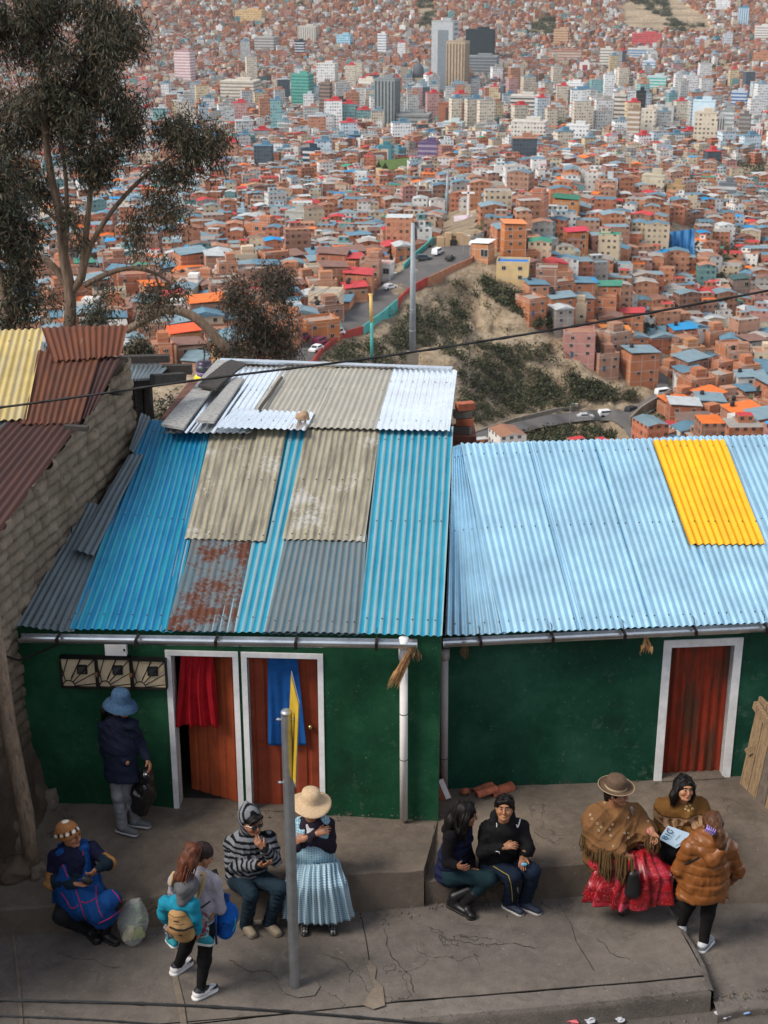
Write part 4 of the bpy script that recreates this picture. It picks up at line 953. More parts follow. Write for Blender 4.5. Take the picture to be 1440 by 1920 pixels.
# ground cover: pale eroded earth with darker scrub, no painted light
t = NT('valley_earth'); v = t.tc()
a = t.noise(.03, 6, .7, v); b = t.noise(.25, 6, .7, v); lay = t.noise(.02, 4, .6, t.mapping((1, 1, 22)))
c = t.ramp(b, [(.3, (.15, .112, .075)), (.5, (.31, .245, .17)), (.72, (.45, .375, .28))]); c = t.mix(.5, c, t.ramp(lay, [(.38, (.28, .27, .26)), (.62, (.70, .69, .67))]), 'OVERLAY')
c = t.mix(t.ramp(t.math('ADD', t.math('MULTIPLY', a, .6), t.math('MULTIPLY', b, .4)), [(.57, 0), (.63, .8)]), c, (.075, .075, .04))
t.base(c).set(.95, 0, .1); t.bump(t.math('ADD', b, lay), 1.0, 2.0); M_earth = t.m
nU, nQ = len(US), len(QS)
ZR = ZZ.copy()
for j in range(nQ):
 for i in range(nU):
  y_, x_ = YY[j, i], XX[j, i]
  if 300 < y_ < 470 and x_ > -10: ZR[j, i] += 1.5 * mnoise.fractal(Vector((x_ * .06, y_ * .06, 0)), 1, 2, 4) - (3.2 * abs(mnoise.noise(Vector((x_ * .075, y_ * .02, 4)))) + 1.6 * abs(mnoise.noise(Vector((x_ * .2, y_ * .05, 7))))) * (1 if 376 < y_ < 420 else .25)
I = np.arange(nU * nQ).reshape(nQ, nU); F = np.stack([I[:-1, :-1], I[:-1, 1:], I[1:, 1:], I[1:, :-1]], -1).reshape(-1, 4)
tag(np_mesh('terrain', np.stack([XX.ravel(), YY.ravel(), ZR.ravel()], 1), F, M_earth, smooth=True), kind='structure')
M_asph = simple('far_asphalt', (.105, .10, .098), .9, 0, .2, .2, 0)
def ribbon(name, left, right, mat, lift=.5, nsub=8, msub=4, kind='structure'):
 def dens(pl):
  out = []
  for a, b in zip(pl, pl[1:]): out += [(a[0] + (b[0] - a[0]) * k / nsub, a[1] + (b[1] - a[1]) * k / nsub) for k in range(nsub)]
  return out + [pl[-1]]
 Lp = [ground(*p) for p in dens(left)]; Rp = [ground(*p) for p in dens(right)]; V = []; m = msub + 1
 for a, b in zip(Lp, Rp):
  for k in range(m):
   q = a.lerp(b, k / msub); V.append((q.x, q.y, max(H(q.x, q.y), q.z) + lift))
 F = [(i * m + k, i * m + k + 1, (i + 1) * m + k + 1, (i + 1) * m + k) for i in range(len(Lp) - 1) for k in range(msub)]
 o = np_mesh(name, np.array(V), np.array(F), mat, smooth=True); o['kind'] = kind; return Lp, Rp
RDl = [(440, 720), (540, 668), (565, 655), (610, 622), (665, 575), (715, 540), (760, 505), (782, 485), (800, 470), (830, 462), (880, 450), (915, 432)]
RDr = [(560, 720), (586, 682), (603, 660), (640, 632), (680, 620), (716, 592), (742, 570), (768, 545), (800, 528), (850, 505), (885, 490), (900, 455)]
_, RR = ribbon('hill_road', RDl, RDr, M_asph)
ribbon('valley_road', [(840, 830), (905, 815), (960, 800), (1030, 784), (1100, 776), (1160, 774), (1185, 786), (1206, 815), (1222, 850)], [(850, 850), (930, 832), (1000, 812), (1060, 800), (1110, 794), (1150, 796), (1168, 808), (1180, 830), (1190, 858)], M_asph, 1.0)
ribbon('side_street', [(1150, 790), (1195, 765), (1232, 742), (1228, 700), (1226, 672)], [(1185, 800), (1222, 778), (1256, 750), (1250, 705), (1240, 670)], M_asph, 1.0)
ribbon('upper_street', [(1336, 660), (1352, 635), (1380, 610), (1392, 590)], [(1348, 664), (1372, 642), (1396, 616), (1404, 592)], M_asph, 1.0)
def low_wall(name, pts, h, th, mats, segs, lab, lift=0):
 """a low wall in coloured stretches along a pixel polyline"""
 def dens(pl, n=5):
  out = []
  for a, b in zip(pl, pl[1:]): out += [(a[0] + (b[0] - a[0]) * k / n, a[1] + (b[1] - a[1]) * k / n) for k in range(n)]
  return out + [pl[-1]]
 P = [ground(*p) for p in dens(pts)]; mb = MB(); n = len(P) - 1
 for i in range(n):
  a, b = P[i], P[i + 1]; d = (b - a); d.z = 0; o = Vector((-d.y, d.x, 0)).normalized() * th / 2; up_ = Vector((0, 0, h)); dn = Vector((0, 0, -2))
  mi = segs[min(int(i / n * len(segs)), len(segs) - 1)]
  mb.hexa([a - o + dn, b - o + dn, b + o + dn, a + o + dn, a - o + up_, b - o + up_, b + o + up_, a + o + up_], mi)
 return tag(mb.build(name, mats), lab, 'wall')
M_rw = simple('red_wall_paint', (.30, .035, .025), .8, 0, .25, .5, 0); M_tw = simple('teal_wall_paint', (.06, .30, .28), .8, 0, .2, .5, 0); M_bw = simple('wall_brickwork', (.33, .145, .08), .9, 0, .3, .8, 0); M_gw = simple('grey_stone_wall', (.19, .165, .13), .9, 0, .3, .5, 0)
low_wall('road_wall', [(584, 690), (604, 662), (642, 634), (680, 622), (718, 594), (745, 571), (770, 546), (802, 529)], 1.5, .4, [M_rw, M_tw], [0, 0, 0, 1, 1, 0, 0], 'red and teal painted low wall along the outer edge of the hill road')
low_wall('road_wall', [(800, 530), (850, 506), (884, 492), (890, 478)], 1.4, .4, [M_bw], [0], 'low brick wall at the cliff top end of the hill road')
low_wall('road_wall', [(757, 508), (780, 484), (800, 468), (812, 455)], 2.0, .4, [M_tw], [0], 'low teal wall on the house side of the hill road')
low_wall('retaining_wall', [(1180, 806), (1200, 786), (1236, 764), (1258, 752)], 3.5, .6, [M_gw], [0], 'grey retaining wall under the street with the white van')
low_wall('retaining_wall', [(860, 830), (910, 810), (965, 792), (1040, 774), (1085, 768)], 1.2, .6, [M_gw], [0], 'long grey wall under the cliff beside the curved valley road')
def facade(name, use_obj, bands=True, wu=2.7, wv=2.9, win=(.24, .72, .34, .76), dark=(.035, .04, .045), line=(.42, .38, .33), line_amt=.55):
 """wall colour from the object or the face; UV in metres: floor lines and, if asked, window openings"""
 t = NT(name); col = t.objcol() if use_obj else t.attr(); sx = t.node('ShaderNodeSeparateXYZ'); t.con(t.tc('UV'), sx.inputs[0]); u, v = sx.outputs[0], sx.outputs[1]
 nz = t.noise(.35, 5, .65); col = t.mix(.55, col, t.ramp(nz, [(.3, (.36, .35, .34)), (.7, (.64, .63, .62))]), 'OVERLAY')
 side = t.math('GREATER_THAN', u, -5.)
 if bands:
  fv = t.math('FRACT', t.math('DIVIDE', v, wv)); fu = t.math('FRACT', t.math('DIVIDE', u, 4.1))
  m = t.math('MAXIMUM', t.math('LESS_THAN', fv, .085), t.math('LESS_THAN', fu, .06)); col = t.mix(t.math('MULTIPLY', t.math('MULTIPLY', m, side), line_amt), col, line)
 if win:
  wn = t.node('ShaderNodeTexWhiteNoise', noise_dimensions='3D'); cb = t.node('ShaderNodeCombineXYZ'); t.con(t.math('FLOOR', t.math('DIVIDE', u, wu)), cb.inputs[0]); t.con(t.math('FLOOR', t.math('DIVIDE', v, wv)), cb.inputs[1]); t.con(cb.outputs[0], wn.inputs['Vector'])
  if use_obj: t.con(t.math('MULTIPLY', t.n.new('ShaderNodeObjectInfo').outputs['Random'], 99), cb.inputs[2])
  fu = t.math('FRACT', t.math('DIVIDE', u, wu)); fv = t.math('FRACT', t.math('DIVIDE', v, wv))
  m = t.math('MULTIPLY', t.math('MULTIPLY', t.math('GREATER_THAN', fu, win[0]), t.math('LESS_THAN', fu, win[1])), t.math('MULTIPLY', t.math('GREATER_THAN', fv, win[2]), t.math('LESS_THAN', fv, win[3])))
  m = t.math('MULTIPLY', m, t.ramp(wn.outputs['Value'], [(.0, .08), (.2, .45), (.45, 1)], 'CONSTANT'))
  col = t.mix(t.math('MULTIPLY', t.math('MULTIPLY', m, side), .88), col, dark)
 t.base(col).set(.9, 0, .15); return t.m
M_far = facade('far_house_walls', False, True, line_amt=.35)
M_hw = facade('house_brick', True, True, win=None)
M_bwall = facade('building_wall', True, False, 2.4, 3.0, (.2, .75, .32, .74))
M_plain = facade('plain_wall', True, False, win=None)
t = NT('house_roof'); t.base(t.mix(.6, t.objcol(), t.ramp(t.noise(.5, 5, .7), [(.3, (.33, .32, .31)), (.7, (.66, .66, .66))]), 'OVERLAY')).set(.75); M_hr = t.m
M_pane = NT('window_dark').base((.025, .03, .036)).set(.25, 0, .5).m
M_tank = simple('black_tank', (.02, .02, .022), .5, 0, .2, 1, 0)
M_wf = simple('window_frame', (.38, .33, .28), .8, 0, .1, 1, 0)
WALLS = [((.40, .16, .082), 'orange brick'), ((.37, .135, .075), 'brick red'), ((.40, .185, .105), 'light brick'), ((.25, .125, .085), 'brown brick'), ((.37, .205, .14), 'pale brick'), ((.55, .45, .32), 'cream'), ((.62, .61, .58), 'whitewashed'), ((.30, .28, .26), 'grey'), ((.40, .20, .17), 'pink'), ((.14, .29, .29), 'teal')]
WW = [24, 18, 22, 11, 12, 6, 5, 5, 3, 1]
ROOFS = [((.10, .20, .27), 'blue tin'), ((.17, .25, .29), 'bluish tin'), ((.30, .285, .265), 'bare concrete'), ((.33, .17, .11), 'brick terrace'), ((.45, .05, .055), 'red tin'), ((.62, .15, .03), 'orange'), ((.20, .11, .085), 'rusty tin'), ((.40, .43, .44), 'pale zinc'), ((.05, .22, .15), 'green tin'), ((.02, .24, .50), 'bright blue')]
RW_ = [15, 16, 20, 24, 5, 4, 10, 8, 2, 2]
# no house stands here (pixel outlines of the road, the cliff, the open slope and its foot)
NOHOUSE = [[(420, 735), (540, 655), (640, 590), (780, 470), (905, 425), (930, 445), (895, 480), (885, 500), (960, 560), (1010, 605), (1110, 690), (1225, 730), (1222, 655), (1245, 655), (1262, 752), (1232, 850), (840, 860), (560, 860), (400, 760)],
           [(1330, 668), (1350, 628), (1390, 585), (1410, 590), (1378, 650), (1350, 672)], [(810, 470), (820, 405), (850, 390), (905, 395), (905, 430), (830, 470)], [(1236, 500), (1240, 425), (1310, 425), (1312, 505)], [(1330, 520), (1350, 470), (1370, 500), (1356, 540)]]
PARKS = [[(783, -10), (818, -10), (818, 62), (783, 55)], [(985, 70), (1000, 35), (1045, 30), (1045, 70)], [(1165, 8), (1240, -20), (1335, 40), (1330, 66), (1250, 66), (1165, 55)], [(1270, 138), (1275, 118), (1375, 125), (1370, 137)], [(1370, 345), (1365, 310), (1445, 308), (1445, 345)], [(695, 345), (715, 305), (795, 300), (800, 320), (745, 345)]]
def yaw_at(x, y):
 n = mnoise.noise(Vector((x / 160, y / 160, 3.3))); return R(18) * n * 2.2 + R(8)
cells = []
y = 322.
rh = random.Random(77)
while y < 2950:
 sp = 7.9 if y < 620 else (7.9 if y < 1300 else 9.0)
 half = .285 * y + 20; x = -half
 while x < half:
  jx, jy = x + rh.uniform(-1.2, 1.2), y + rh.uniform(-1.3, 1.3); x += sp * rh.uniform(.92, 1.08)
  z = H(jx, jy); px, py = proj((jx, jy, z))
  if not (-70 < px < 1510 and -45 < py < 880): continue
  if any(inpoly(px, py, P) for P in NOHOUSE): continue
  if any(inpoly(px, py, P) for P in PARKS): continue
  cells.append((jx, jy, z, px, py))
 y += sp * .92
TOWERS = [ # px centre, py top, py base, px width, wall, style, accent, label, yaw
 (833, 40, 178, 46, (.36, .38, .39), 'strip', (.16, .19, .21), 'tall pale grey tower with a dark glass strip, tallest in the city', 24),
 (857, 78, 192, 40, (.36, .29, .21), 'vert', (.13, .09, .06), 'tan tower with brown vertical stripes in front of the tall grey tower', 24),
 (900, 56, 112, 52, (.025, .035, .04), 'glass', (.05, .065, .075), 'black glass cube tower with a pale roof edge', 10),
 (902, 106, 140, 62, (.23, .25, .26), 'bands', (.10, .12, .13), 'low grey podium building under the black glass cube', 10),
 (568, 140, 206, 38, (.10, .34, .28), 'bands', (.05, .17, .15), 'teal green slab tower', 20),
 (614, 120, 166, 36, (.62, .62, .60), 'grid', None, 'white block right behind the dark brown towers', 12),
 (612, 156, 226, 22, (.23, .17, .14), 'bands', (.08, .07, .065), 'slim brown tower with dark floor bands', 20),
 (634, 188, 236, 30, (.05, .045, .042), 'bands', (.30, .22, .16), 'dark tower with brown edges beside the slim brown one', 18),
 (690, 150, 204, 32, (.62, .58, .50), 'strip', (.30, .27, .23), 'cream tower with one blank wall beside the striped dark tower', 20),
 (726, 148, 246, 44, (.22, .245, .25), 'vert', (.05, .06, .062), 'dark grey tower with vertical black stripes', 22),
 (776, 214, 246, 62, (.30, .32, .31), 'bands', (.12, .13, .13), 'long grey office block with horizontal bands', 10),
 (848, 194, 250, 50, (.29, .12, .075), 'strip', (.10, .06, .05), 'brown red twin block below the tan tower', 15),
 (886, 192, 224, 32, (.60, .62, .63), 'bands', (.25, .29, .32), 'white banded block next to the brown red block', 12),
 (850, 230, 257, 40, (.50, .60, .61), 'grid', None, 'pale teal white apartment block in front of the glass hall', 15),
 (902, 222, 249, 64, (.10, .15, .15), 'glass', (.2, .26, .25), 'long dark green glass hall', 12),
 (804, 268, 306, 38, (.13, .09, .19), 'bands', (.30, .26, .34), 'purple blue block with pale floor lines', 14),
 (722, 275, 304, 30, (.07, .22, .27), 'strip', (.5, .42, .33), 'teal block with a cream side near the market hall', 14),
 (585, 280, 320, 30, (.035, .06, .09), 'bands', (.55, .55, .55), 'dark blue and white banded block', 20),
 (348, 96, 155, 34, (.42, .27, .28), 'bands', (.62, .55, .54), 'pink tower with white balconies by the tree', 18),
 (452, 152, 196, 66, (.60, .55, .46), 'bands', (.25, .22, .19), 'long white apartment block with many balconies', 12),
 (470, 20, 38, 50, (.55, .38, .2), 'grid', None, 'long yellow building high on the far slope', 8),
 (563, 78, 108, 18, (.03, .05, .07), 'bands', (.5, .52, .53), 'small dark tower with white floor lines', 12),
 (500, 70, 96, 40, (.38, .38, .36), 'bands', (.15, .15, .15), 'grey concrete block with wide bands on the left', 15),
 (646, 66, 88, 28, (.30, .50, .60), 'grid', None, 'pale blue block below the twin cream blocks', 15),
 (578, 50, 78, 34, (.52, .50, .44), 'vert', (.25, .22, .2), 'twin cream blocks on the far slope', 10),
 (717, 64, 100, 17, (.64, .65, .65), 'bands', (.25, .27, .3), 'slim white tower left of the tall grey tower', 14),
 (945, 282, 300, 40, (.50, .10, .06), 'grid', None, 'red roofed block near the cable car pylon', 10),
 (983, 180, 232, 52, (.60, .57, .52), 'bands', (.10, .095, .09), 'white office tower with black horizontal bands', 12),
 (1020, 178, 222, 22, (.42, .43, .42), 'strip', (.3, .31, .31), 'plain grey slab behind the black banded office tower', 12),
 (992, 228, 274, 66, (.60, .57, .51), 'grid', None, 'broad cream apartment block', 14),
 (1076, 156, 206, 38, (.68, .69, .68), 'grid', None, 'bright white tower with small square windows', 18),
 (1097, 190, 250, 18, (.42, .19, .06), 'bands', (.16, .08, .04), 'orange brown tower with stacked balconies', 22),
 (1124, 188, 218, 32, (.62, .60, .56), 'strip', (.5, .48, .45), 'white block with a large blank wall', 16),
 (1082, 236, 282, 44, (.66, .67, .66), 'grid', None, 'white stepped block with green planters', 14),
 (1160, 178, 258, 24, (.52, .49, .43), 'bands', (.14, .12, .11), 'tall beige banded tower', 20),
 (1197, 172, 262, 18, (.03, .03, .032), 'glass', (.08, .08, .08), 'slim black tower among beige ones', 20),
 (1186, 206, 278, 24, (.30, .21, .15), 'bands', (.50, .46, .40), 'brown tower with pale balcony bands', 20),
 (1212, 206, 276, 28, (.62, .56, .47), 'holes', None, 'cream tower with a regular grid of small windows', 14),
 (1247, 200, 256, 34, (.46, .45, .42), 'strip', (.14, .14, .145), 'pale grey tower with dark windows on one side', 24),
 (1316, 190, 262, 42, (.52, .66, .72), 'strip', (.62, .65, .66), 'pale blue white tower behind the cream gridded one', 16),
 (1320, 212, 281, 44, (.56, .49, .38), 'holes', None, 'broad cream tower with dark square windows', 14),
 (1346, 220, 276, 18, (.40, .41, .41), 'vert', (.045, .045, .045), 'black and white striped slim tower', 14),
 (1361, 208, 258, 26, (.30, .33, .33), 'bands', (.6, .6, .6), 'grey green tower with a red top', 18),
 (1393, 216, 272, 22, (.15, .14, .13), 'bands', (.26, .25, .24), 'plain dark grey tower at the right', 20),
 (1416, 240, 276, 22, (.62, .60, .58), 'vert', (.40, .05, .045), 'white block with red vertical panels', 16),
 (1384, 172, 210, 30, (.50, .56, .62), 'bands', (.03, .13, .34), 'blue and white banded tower on the right', 18),
 (1230, 144, 178, 36, (.50, .62, .63), 'bands', (.05, .38, .30), 'white block with a turquoise slanting panel', 14),
 (1278, 150, 178, 34, (.58, .59, .58), 'vert', (.10, .12, .14), 'white and black striped block beyond the turquoise one', 14),
 (1170, 138, 174, 30, (.30, .27, .25), 'bands', (.12, .11, .10), 'brown grey block with balconies', 16),
 (1136, 92, 130, 24, (.58, .56, .50), 'bands', (.22, .2, .18), 'cream tower with curved balconies on the slope', 16),
 (1156, 96, 126, 18, (.10, .15, .19), 'bands', (.3, .34, .37), 'slim dark blue tower beside the curved cream one', 16),
 (1096, 118, 146, 20, (.62, .60, .58), 'strip', (.28, .06, .07), 'white block with maroon side wall', 16),
 (1216, 115, 140, 26, (.58, .64, .68), 'bands', (.12, .22, .34), 'white block with blue roof storey', 16),
 (1392, 14, 48, 20, (.12, .26, .36), 'vert', (.5, .55, .6), 'blue glass tower at the far hillside', 10),
 (1355, 2, 20, 26, (.64, .66, .66), 'grid', None, 'white block at the far right hillside', 10),
 (1430, 50, 78, 30, (.66, .64, .60), 'bands', (.3, .25, .22), 'white round balconied block at the frame edge', 8),
 (1212, 64, 84, 54, (.50, .1, .1), 'grid', None, 'red and white school block below the far cliff', 8),
 (1052, 56, 84, 28, (.50, .34, .22), 'bands', (.28, .16, .1), 'peach banded block on the far slope', 14),
 (1200, 92, 106, 46, (.55, .53, .5), 'bands', (.05, .22, .42), 'flat building with bright blue roof in the middle distance', 8),
 (1060, 96, 112, 60, (.36, .21, .16), 'bands', (.5, .45, .4), 'brown balconied block on the slope', 10),
 (1313, 72, 88, 20, (.58, .60, .62), 'bands', (.2, .3, .42), 'round white building with dark rings', 8),
 (1363, 64, 90, 20, (.42, .45, .48), 'holes', None, 'grey tower alone on the slope at the right', 14),
 (1014, 288, 308, 40, (.62, .1, .09), 'grid', None, 'white and red checked block', 14),
 (1130, 258, 280, 30, (.60, .55, .45), 'grid', None, 'small cream block under the white stepped one', 14),
 (1225, 330, 372, 46, (.52, .47, .36), 'grid', None, 'large beige blank-sided block beyond the brick hill', 22),
 (1140, 338, 372, 26, (.55, .60, .60), 'grid', None, 'white and teal narrow block beyond the brick hill', 18),
 (1265, 350, 385, 34, (.45, .30, .16), 'grid', None, 'ochre block with arched windows beyond the brick hill', 16),
 (1362, 345, 385, 34, (.16, .18, .2), 'bands', (.5, .5, .5), 'grey block with curved window rows at the right', 16),
 (1430, 100, 120, 40, (.42, .2, .12), 'grid', None, 'brick apartment block at the frame edge', 16),
 (455, 395, 430, 16, (.35, .48, .55), 'bands', (.06, .1, .13), 'narrow pale blue block near the small tree', 16),
 (560, 398, 432, 44, (.40, .40, .37), 'grid', None, 'grey unplastered block left of the pylon', 24)]
def far_depth(px, py): return ground(px, py, 0, 300.)
def facade_box(mb, c, d, yaw, z0, z1, mi=0, roof_mi=None, uoff=0, k=1):
 """box with UV in metres on its sides; the top carries u = -50"""
 cx, cy = c; w, dp = d[0] / 2, d[1] / 2; co, si = math.cos(yaw), math.sin(yaw)
 P = [(cx + x * co - y * si, cy + x * si + y * co) for x, y in ((-w, -dp), (w, -dp), (w, dp), (-w, dp))]; h = z1 - z0; u = uoff
 for i in range(4):
  a, b = P[i], P[(i + 1) % 4]; l = d[i % 2]
  mb.face([(*a, z0), (*b, z0), (*b, z1), (*a, z1)], mi, [(u, 0), (u + l * k, 0), (u + l * k, h * k), (u, h * k)]); u += math.ceil(l / 2.4) * 2.4
 mb.face([(*p, z1) for p in P], mi if roof_mi is None else roof_mi, [(-50, -50)] * 4)
 return P
OCC = []
def tower(px, pt, pb, wpx, wall, style, acc, lab, yaw):
 g = far_depth(px, pb); Y = g.y; wd = Y * CP + (CZ - g.z) * SP
 q = at(px, pt, Y); hgt = max(6, q.z - g.z); yw = R(yaw); k = .72 if style not in ('glass',) else .9
 w = wpx / FPX * wd / (math.cos(yw) + k * math.sin(yw)); d = w * k; OCC.append((px, pb, wpx, Y, w))
 T = thing('city_tower' if hgt > 30 else 'city_block', (g.x, Y, g.z), lab, 'tower' if hgt > 30 else 'building', 'tall buildings of the city centre'); T.rotation_euler.z = -yw
 def fin(mb, name, mat, col):
  o = mb.build(name, mat); o.parent = T; o.color = (*col, 1); return o
 mb = MB(); facade_box(mb, (0, 0), (w, d), 0, -8, hgt)
 fin(mb, 'wall', M_bwall if style == 'grid' else (facade_holes if style == 'holes' else M_plain), wall)
 mb = MB(); e = .35; facade_box(mb, (0, 0), (w * 1.015, d * 1.015), 0, hgt, hgt + .9); mb.box((w * .1, d * .1, hgt + 2.1), (w * .42, d * .4, 2.6)); fin(mb, 'roof', M_plain, var(wall, .8))
 if style in ('bands', 'glass'):
  n = int(hgt / 3.1); n = max(3, min(n, 26)); fh = hgt / n
  for i in range(n):
   mb = MB(); z = (i + .55) * fh; mb.box((0, 0, z), (w * 1.012, d * 1.012, fh * (.42 if style == 'bands' else .12))); fin(mb, 'window_band', M_plain, acc)
 if style == 'vert':
  n = max(4, min(10, int(w / 3)))
  for i in range(n):
   x = -w / 2 + (i + .5) * w / n; mb = MB(); mb.box((x, 0, hgt * .5), (w / n * .45, d * 1.012, hgt * .94)); fin(mb, 'window_strip', M_plain, acc)
  for i in range(5):
   y_ = -d / 2 + (i + .5) * d / 5; mb = MB(); mb.box((0, y_, hgt * .5), (w * 1.012, d / 5 * .4, hgt * .94)); fin(mb, 'window_strip', M_plain, acc)
 if style == 'strip':
  mb = MB(); mb.box((w * .05, 0, hgt * .46), (w * .5, d * 1.012, hgt * .86)); fin(mb, 'window_strip', M_plain, acc)
  n = max(3, min(20, int(hgt / 5)))
  for i in range(n): mb = MB(); mb.box((0, d * .05, (i + .5) * hgt / n), (w * 1.012, d * .55, hgt / n * .4)); fin(mb, 'window_band', M_plain, var(acc, .8))
facade_holes = facade('square_window_wall', True, False, 3.0, 3.2, (.25, .75, .25, .7), (.06, .045, .035))
for T_ in TOWERS: tower(T_[0], T_[1], T_[2], T_[3] * 1.1, *T_[4:])
def far_thing(name, px, py, lab, cat, group=None):
 g = far_depth(px, py); T = thing(name, g, lab, cat, group); wd = g.y * CP + (CZ - g.z) * SP; return T, wd / FPX
def part(T, mb, name, mat, col=None, smooth=False):
 o = mb.build(name, mat, None, smooth); o.parent = T
 if col: o.color = (*col, 1)
 return o
T, m = far_thing('church', 780, 168, 'stone church with a dark dome and bell tower before the grey tower', 'church'); st = (.34, .28, .21)
mb = MB(); facade_box(mb, (0, 0), (66 * m, 40 * m), R(-12), -6, 22 * m); part(T, mb, 'wall', M_plain, st)
mb = MB(); mb.lathe([(11 * m, 22 * m), (11 * m, 32 * m), (9.5 * m, 40 * m), (5 * m, 46 * m), (.5 * m, 50 * m)], (4 * m, 0, 0), 14); part(T, mb, 'dome', M_plain, (.10, .115, .13), True)
mb = MB(); facade_box(mb, (-22 * m, -10 * m), (14 * m, 14 * m), 0, 0, 42 * m); part(T, mb, 'bell_tower', M_plain, st); mb = MB(); mb.lathe([(6 * m, 42 * m), (5 * m, 48 * m), (.4 * m, 52 * m)], (-22 * m, -10 * m, 0), 10); part(T, mb, 'dome', M_plain, (.10, .115, .13), True)
T, m = far_thing('market_hall', 748, 336, 'market hall with a long green corrugated roof', 'hall')
for i in range(2):
 mb = MB(); w, l = 15 * m, 84 * m; ox = -8 * m + 20 * m * i
 M4 = Matrix.Rotation(R(-52), 4, 'Z'); a = [M4 @ Vector(p) for p in ((ox - w / 1.4, -l / 2, 7), (ox + w / 1.4, -l / 2, 7), (ox + w / 1.4, l / 2, 7), (ox - w / 1.4, l / 2, 7), (ox, -l / 2, 11), (ox, l / 2, 11))]
 mb.face([a[0], a[4], a[5], a[3]]); mb.face([a[1], a[2], a[5], a[4]]); part(T, mb, 'roof', M_plain, (.14, .21, .07))
 mb = MB(); facade_box(mb, (M4 @ Vector((ox, 0, 0))).to_2d(), (w * 1.3, l * .98), R(-52), -4, 6.9); part(T, mb, 'wall', M_plain, (.45, .36, .22))
T, m = far_thing('cross_monument', 877, 408, 'white cross on a round terrace at the end of the hill road', 'monument')
mb = MB(); mb.box((0, 0, 30 * m), (3.4 * m, 2.4 * m, 60 * m)); mb.box((0, 0, 46 * m), (24 * m, 2.4 * m, 3.4 * m)); part(T, mb, 'cross', simple('white_cross', (.78, .78, .78), .7)); mb = MB(); mb.lathe([(8 * m, 0), (8 * m, 2.5 * m), (5 * m, 2.6 * m), (5 * m, 5 * m)], (0, 0, 0), 20); mb.lathe([(26 * m, -6 * m), (26 * m, .6 * m), (24 * m, .7 * m)], (0, 0, 0), 24); part(T, mb, 'base', M_plain, (.52, .45, .50))
T, m = far_thing('gateway_building', 850, 462, 'tan stone gateway building with stepped towers at the road head', 'gateway'); st = (.42, .29, .17)
for (x, w, h) in ((-24, 14, 18), (24, 14, 20), (-10, 12, 26), (11, 12, 26)): mb = MB(); facade_box(mb, (x * m, 0), (w * m, 12 * m), 0, -4, h * m); part(T, mb, 'tower', M_plain, st)
mb = MB(); mb.box((0, 5 * m, 8 * m), (36 * m, 8 * m, 20 * m)); mb.box((0, 2 * m, 22 * m), (16 * m, 10 * m, 4 * m)); part(T, mb, 'wall', M_plain, var(st, .8)); mb = MB(); mb.box((0, -1, 5 * m), (13 * m, 4 * m, 16 * m)); part(T, mb, 'opening', M_dark)
used = set(); NUMW = ['one', 'two', 'three', 'four', 'five', 'six']
win_me = None
def win_mesh():
 mb = MB(); mb.box((0, -.04, 0), (1.35, .10, 1.25), mi=1); mb.box((0, -.07, 0), (1.15, .10, 1.05), mi=0); mb.box((0, -.125, 0), (.06, .012, 1.05), mi=1)
 o = mb.build('window', [M_pane, M_wf]); me = o.data; bpy.data.objects.remove(o); return me
WIN = win_mesh()
def door_mesh():
 mb = MB(); mb.box((0, -.05, 1.05), (1.0, .10, 2.1)); o = mb.build('door', M_plain); me = o.data; bpy.data.objects.remove(o); return me
DOORM = door_mesh()
tank_m = MB(); tank_m.lathe([(.55, 0), (.6, .1), (.6, 1.1), (.35, 1.35), (.15, 1.4)], (0, 0, 0), 10); _o = tank_m.build('water_tank', M_tank, None, True); TANK = _o.data; bpy.data.objects.remove(_o)
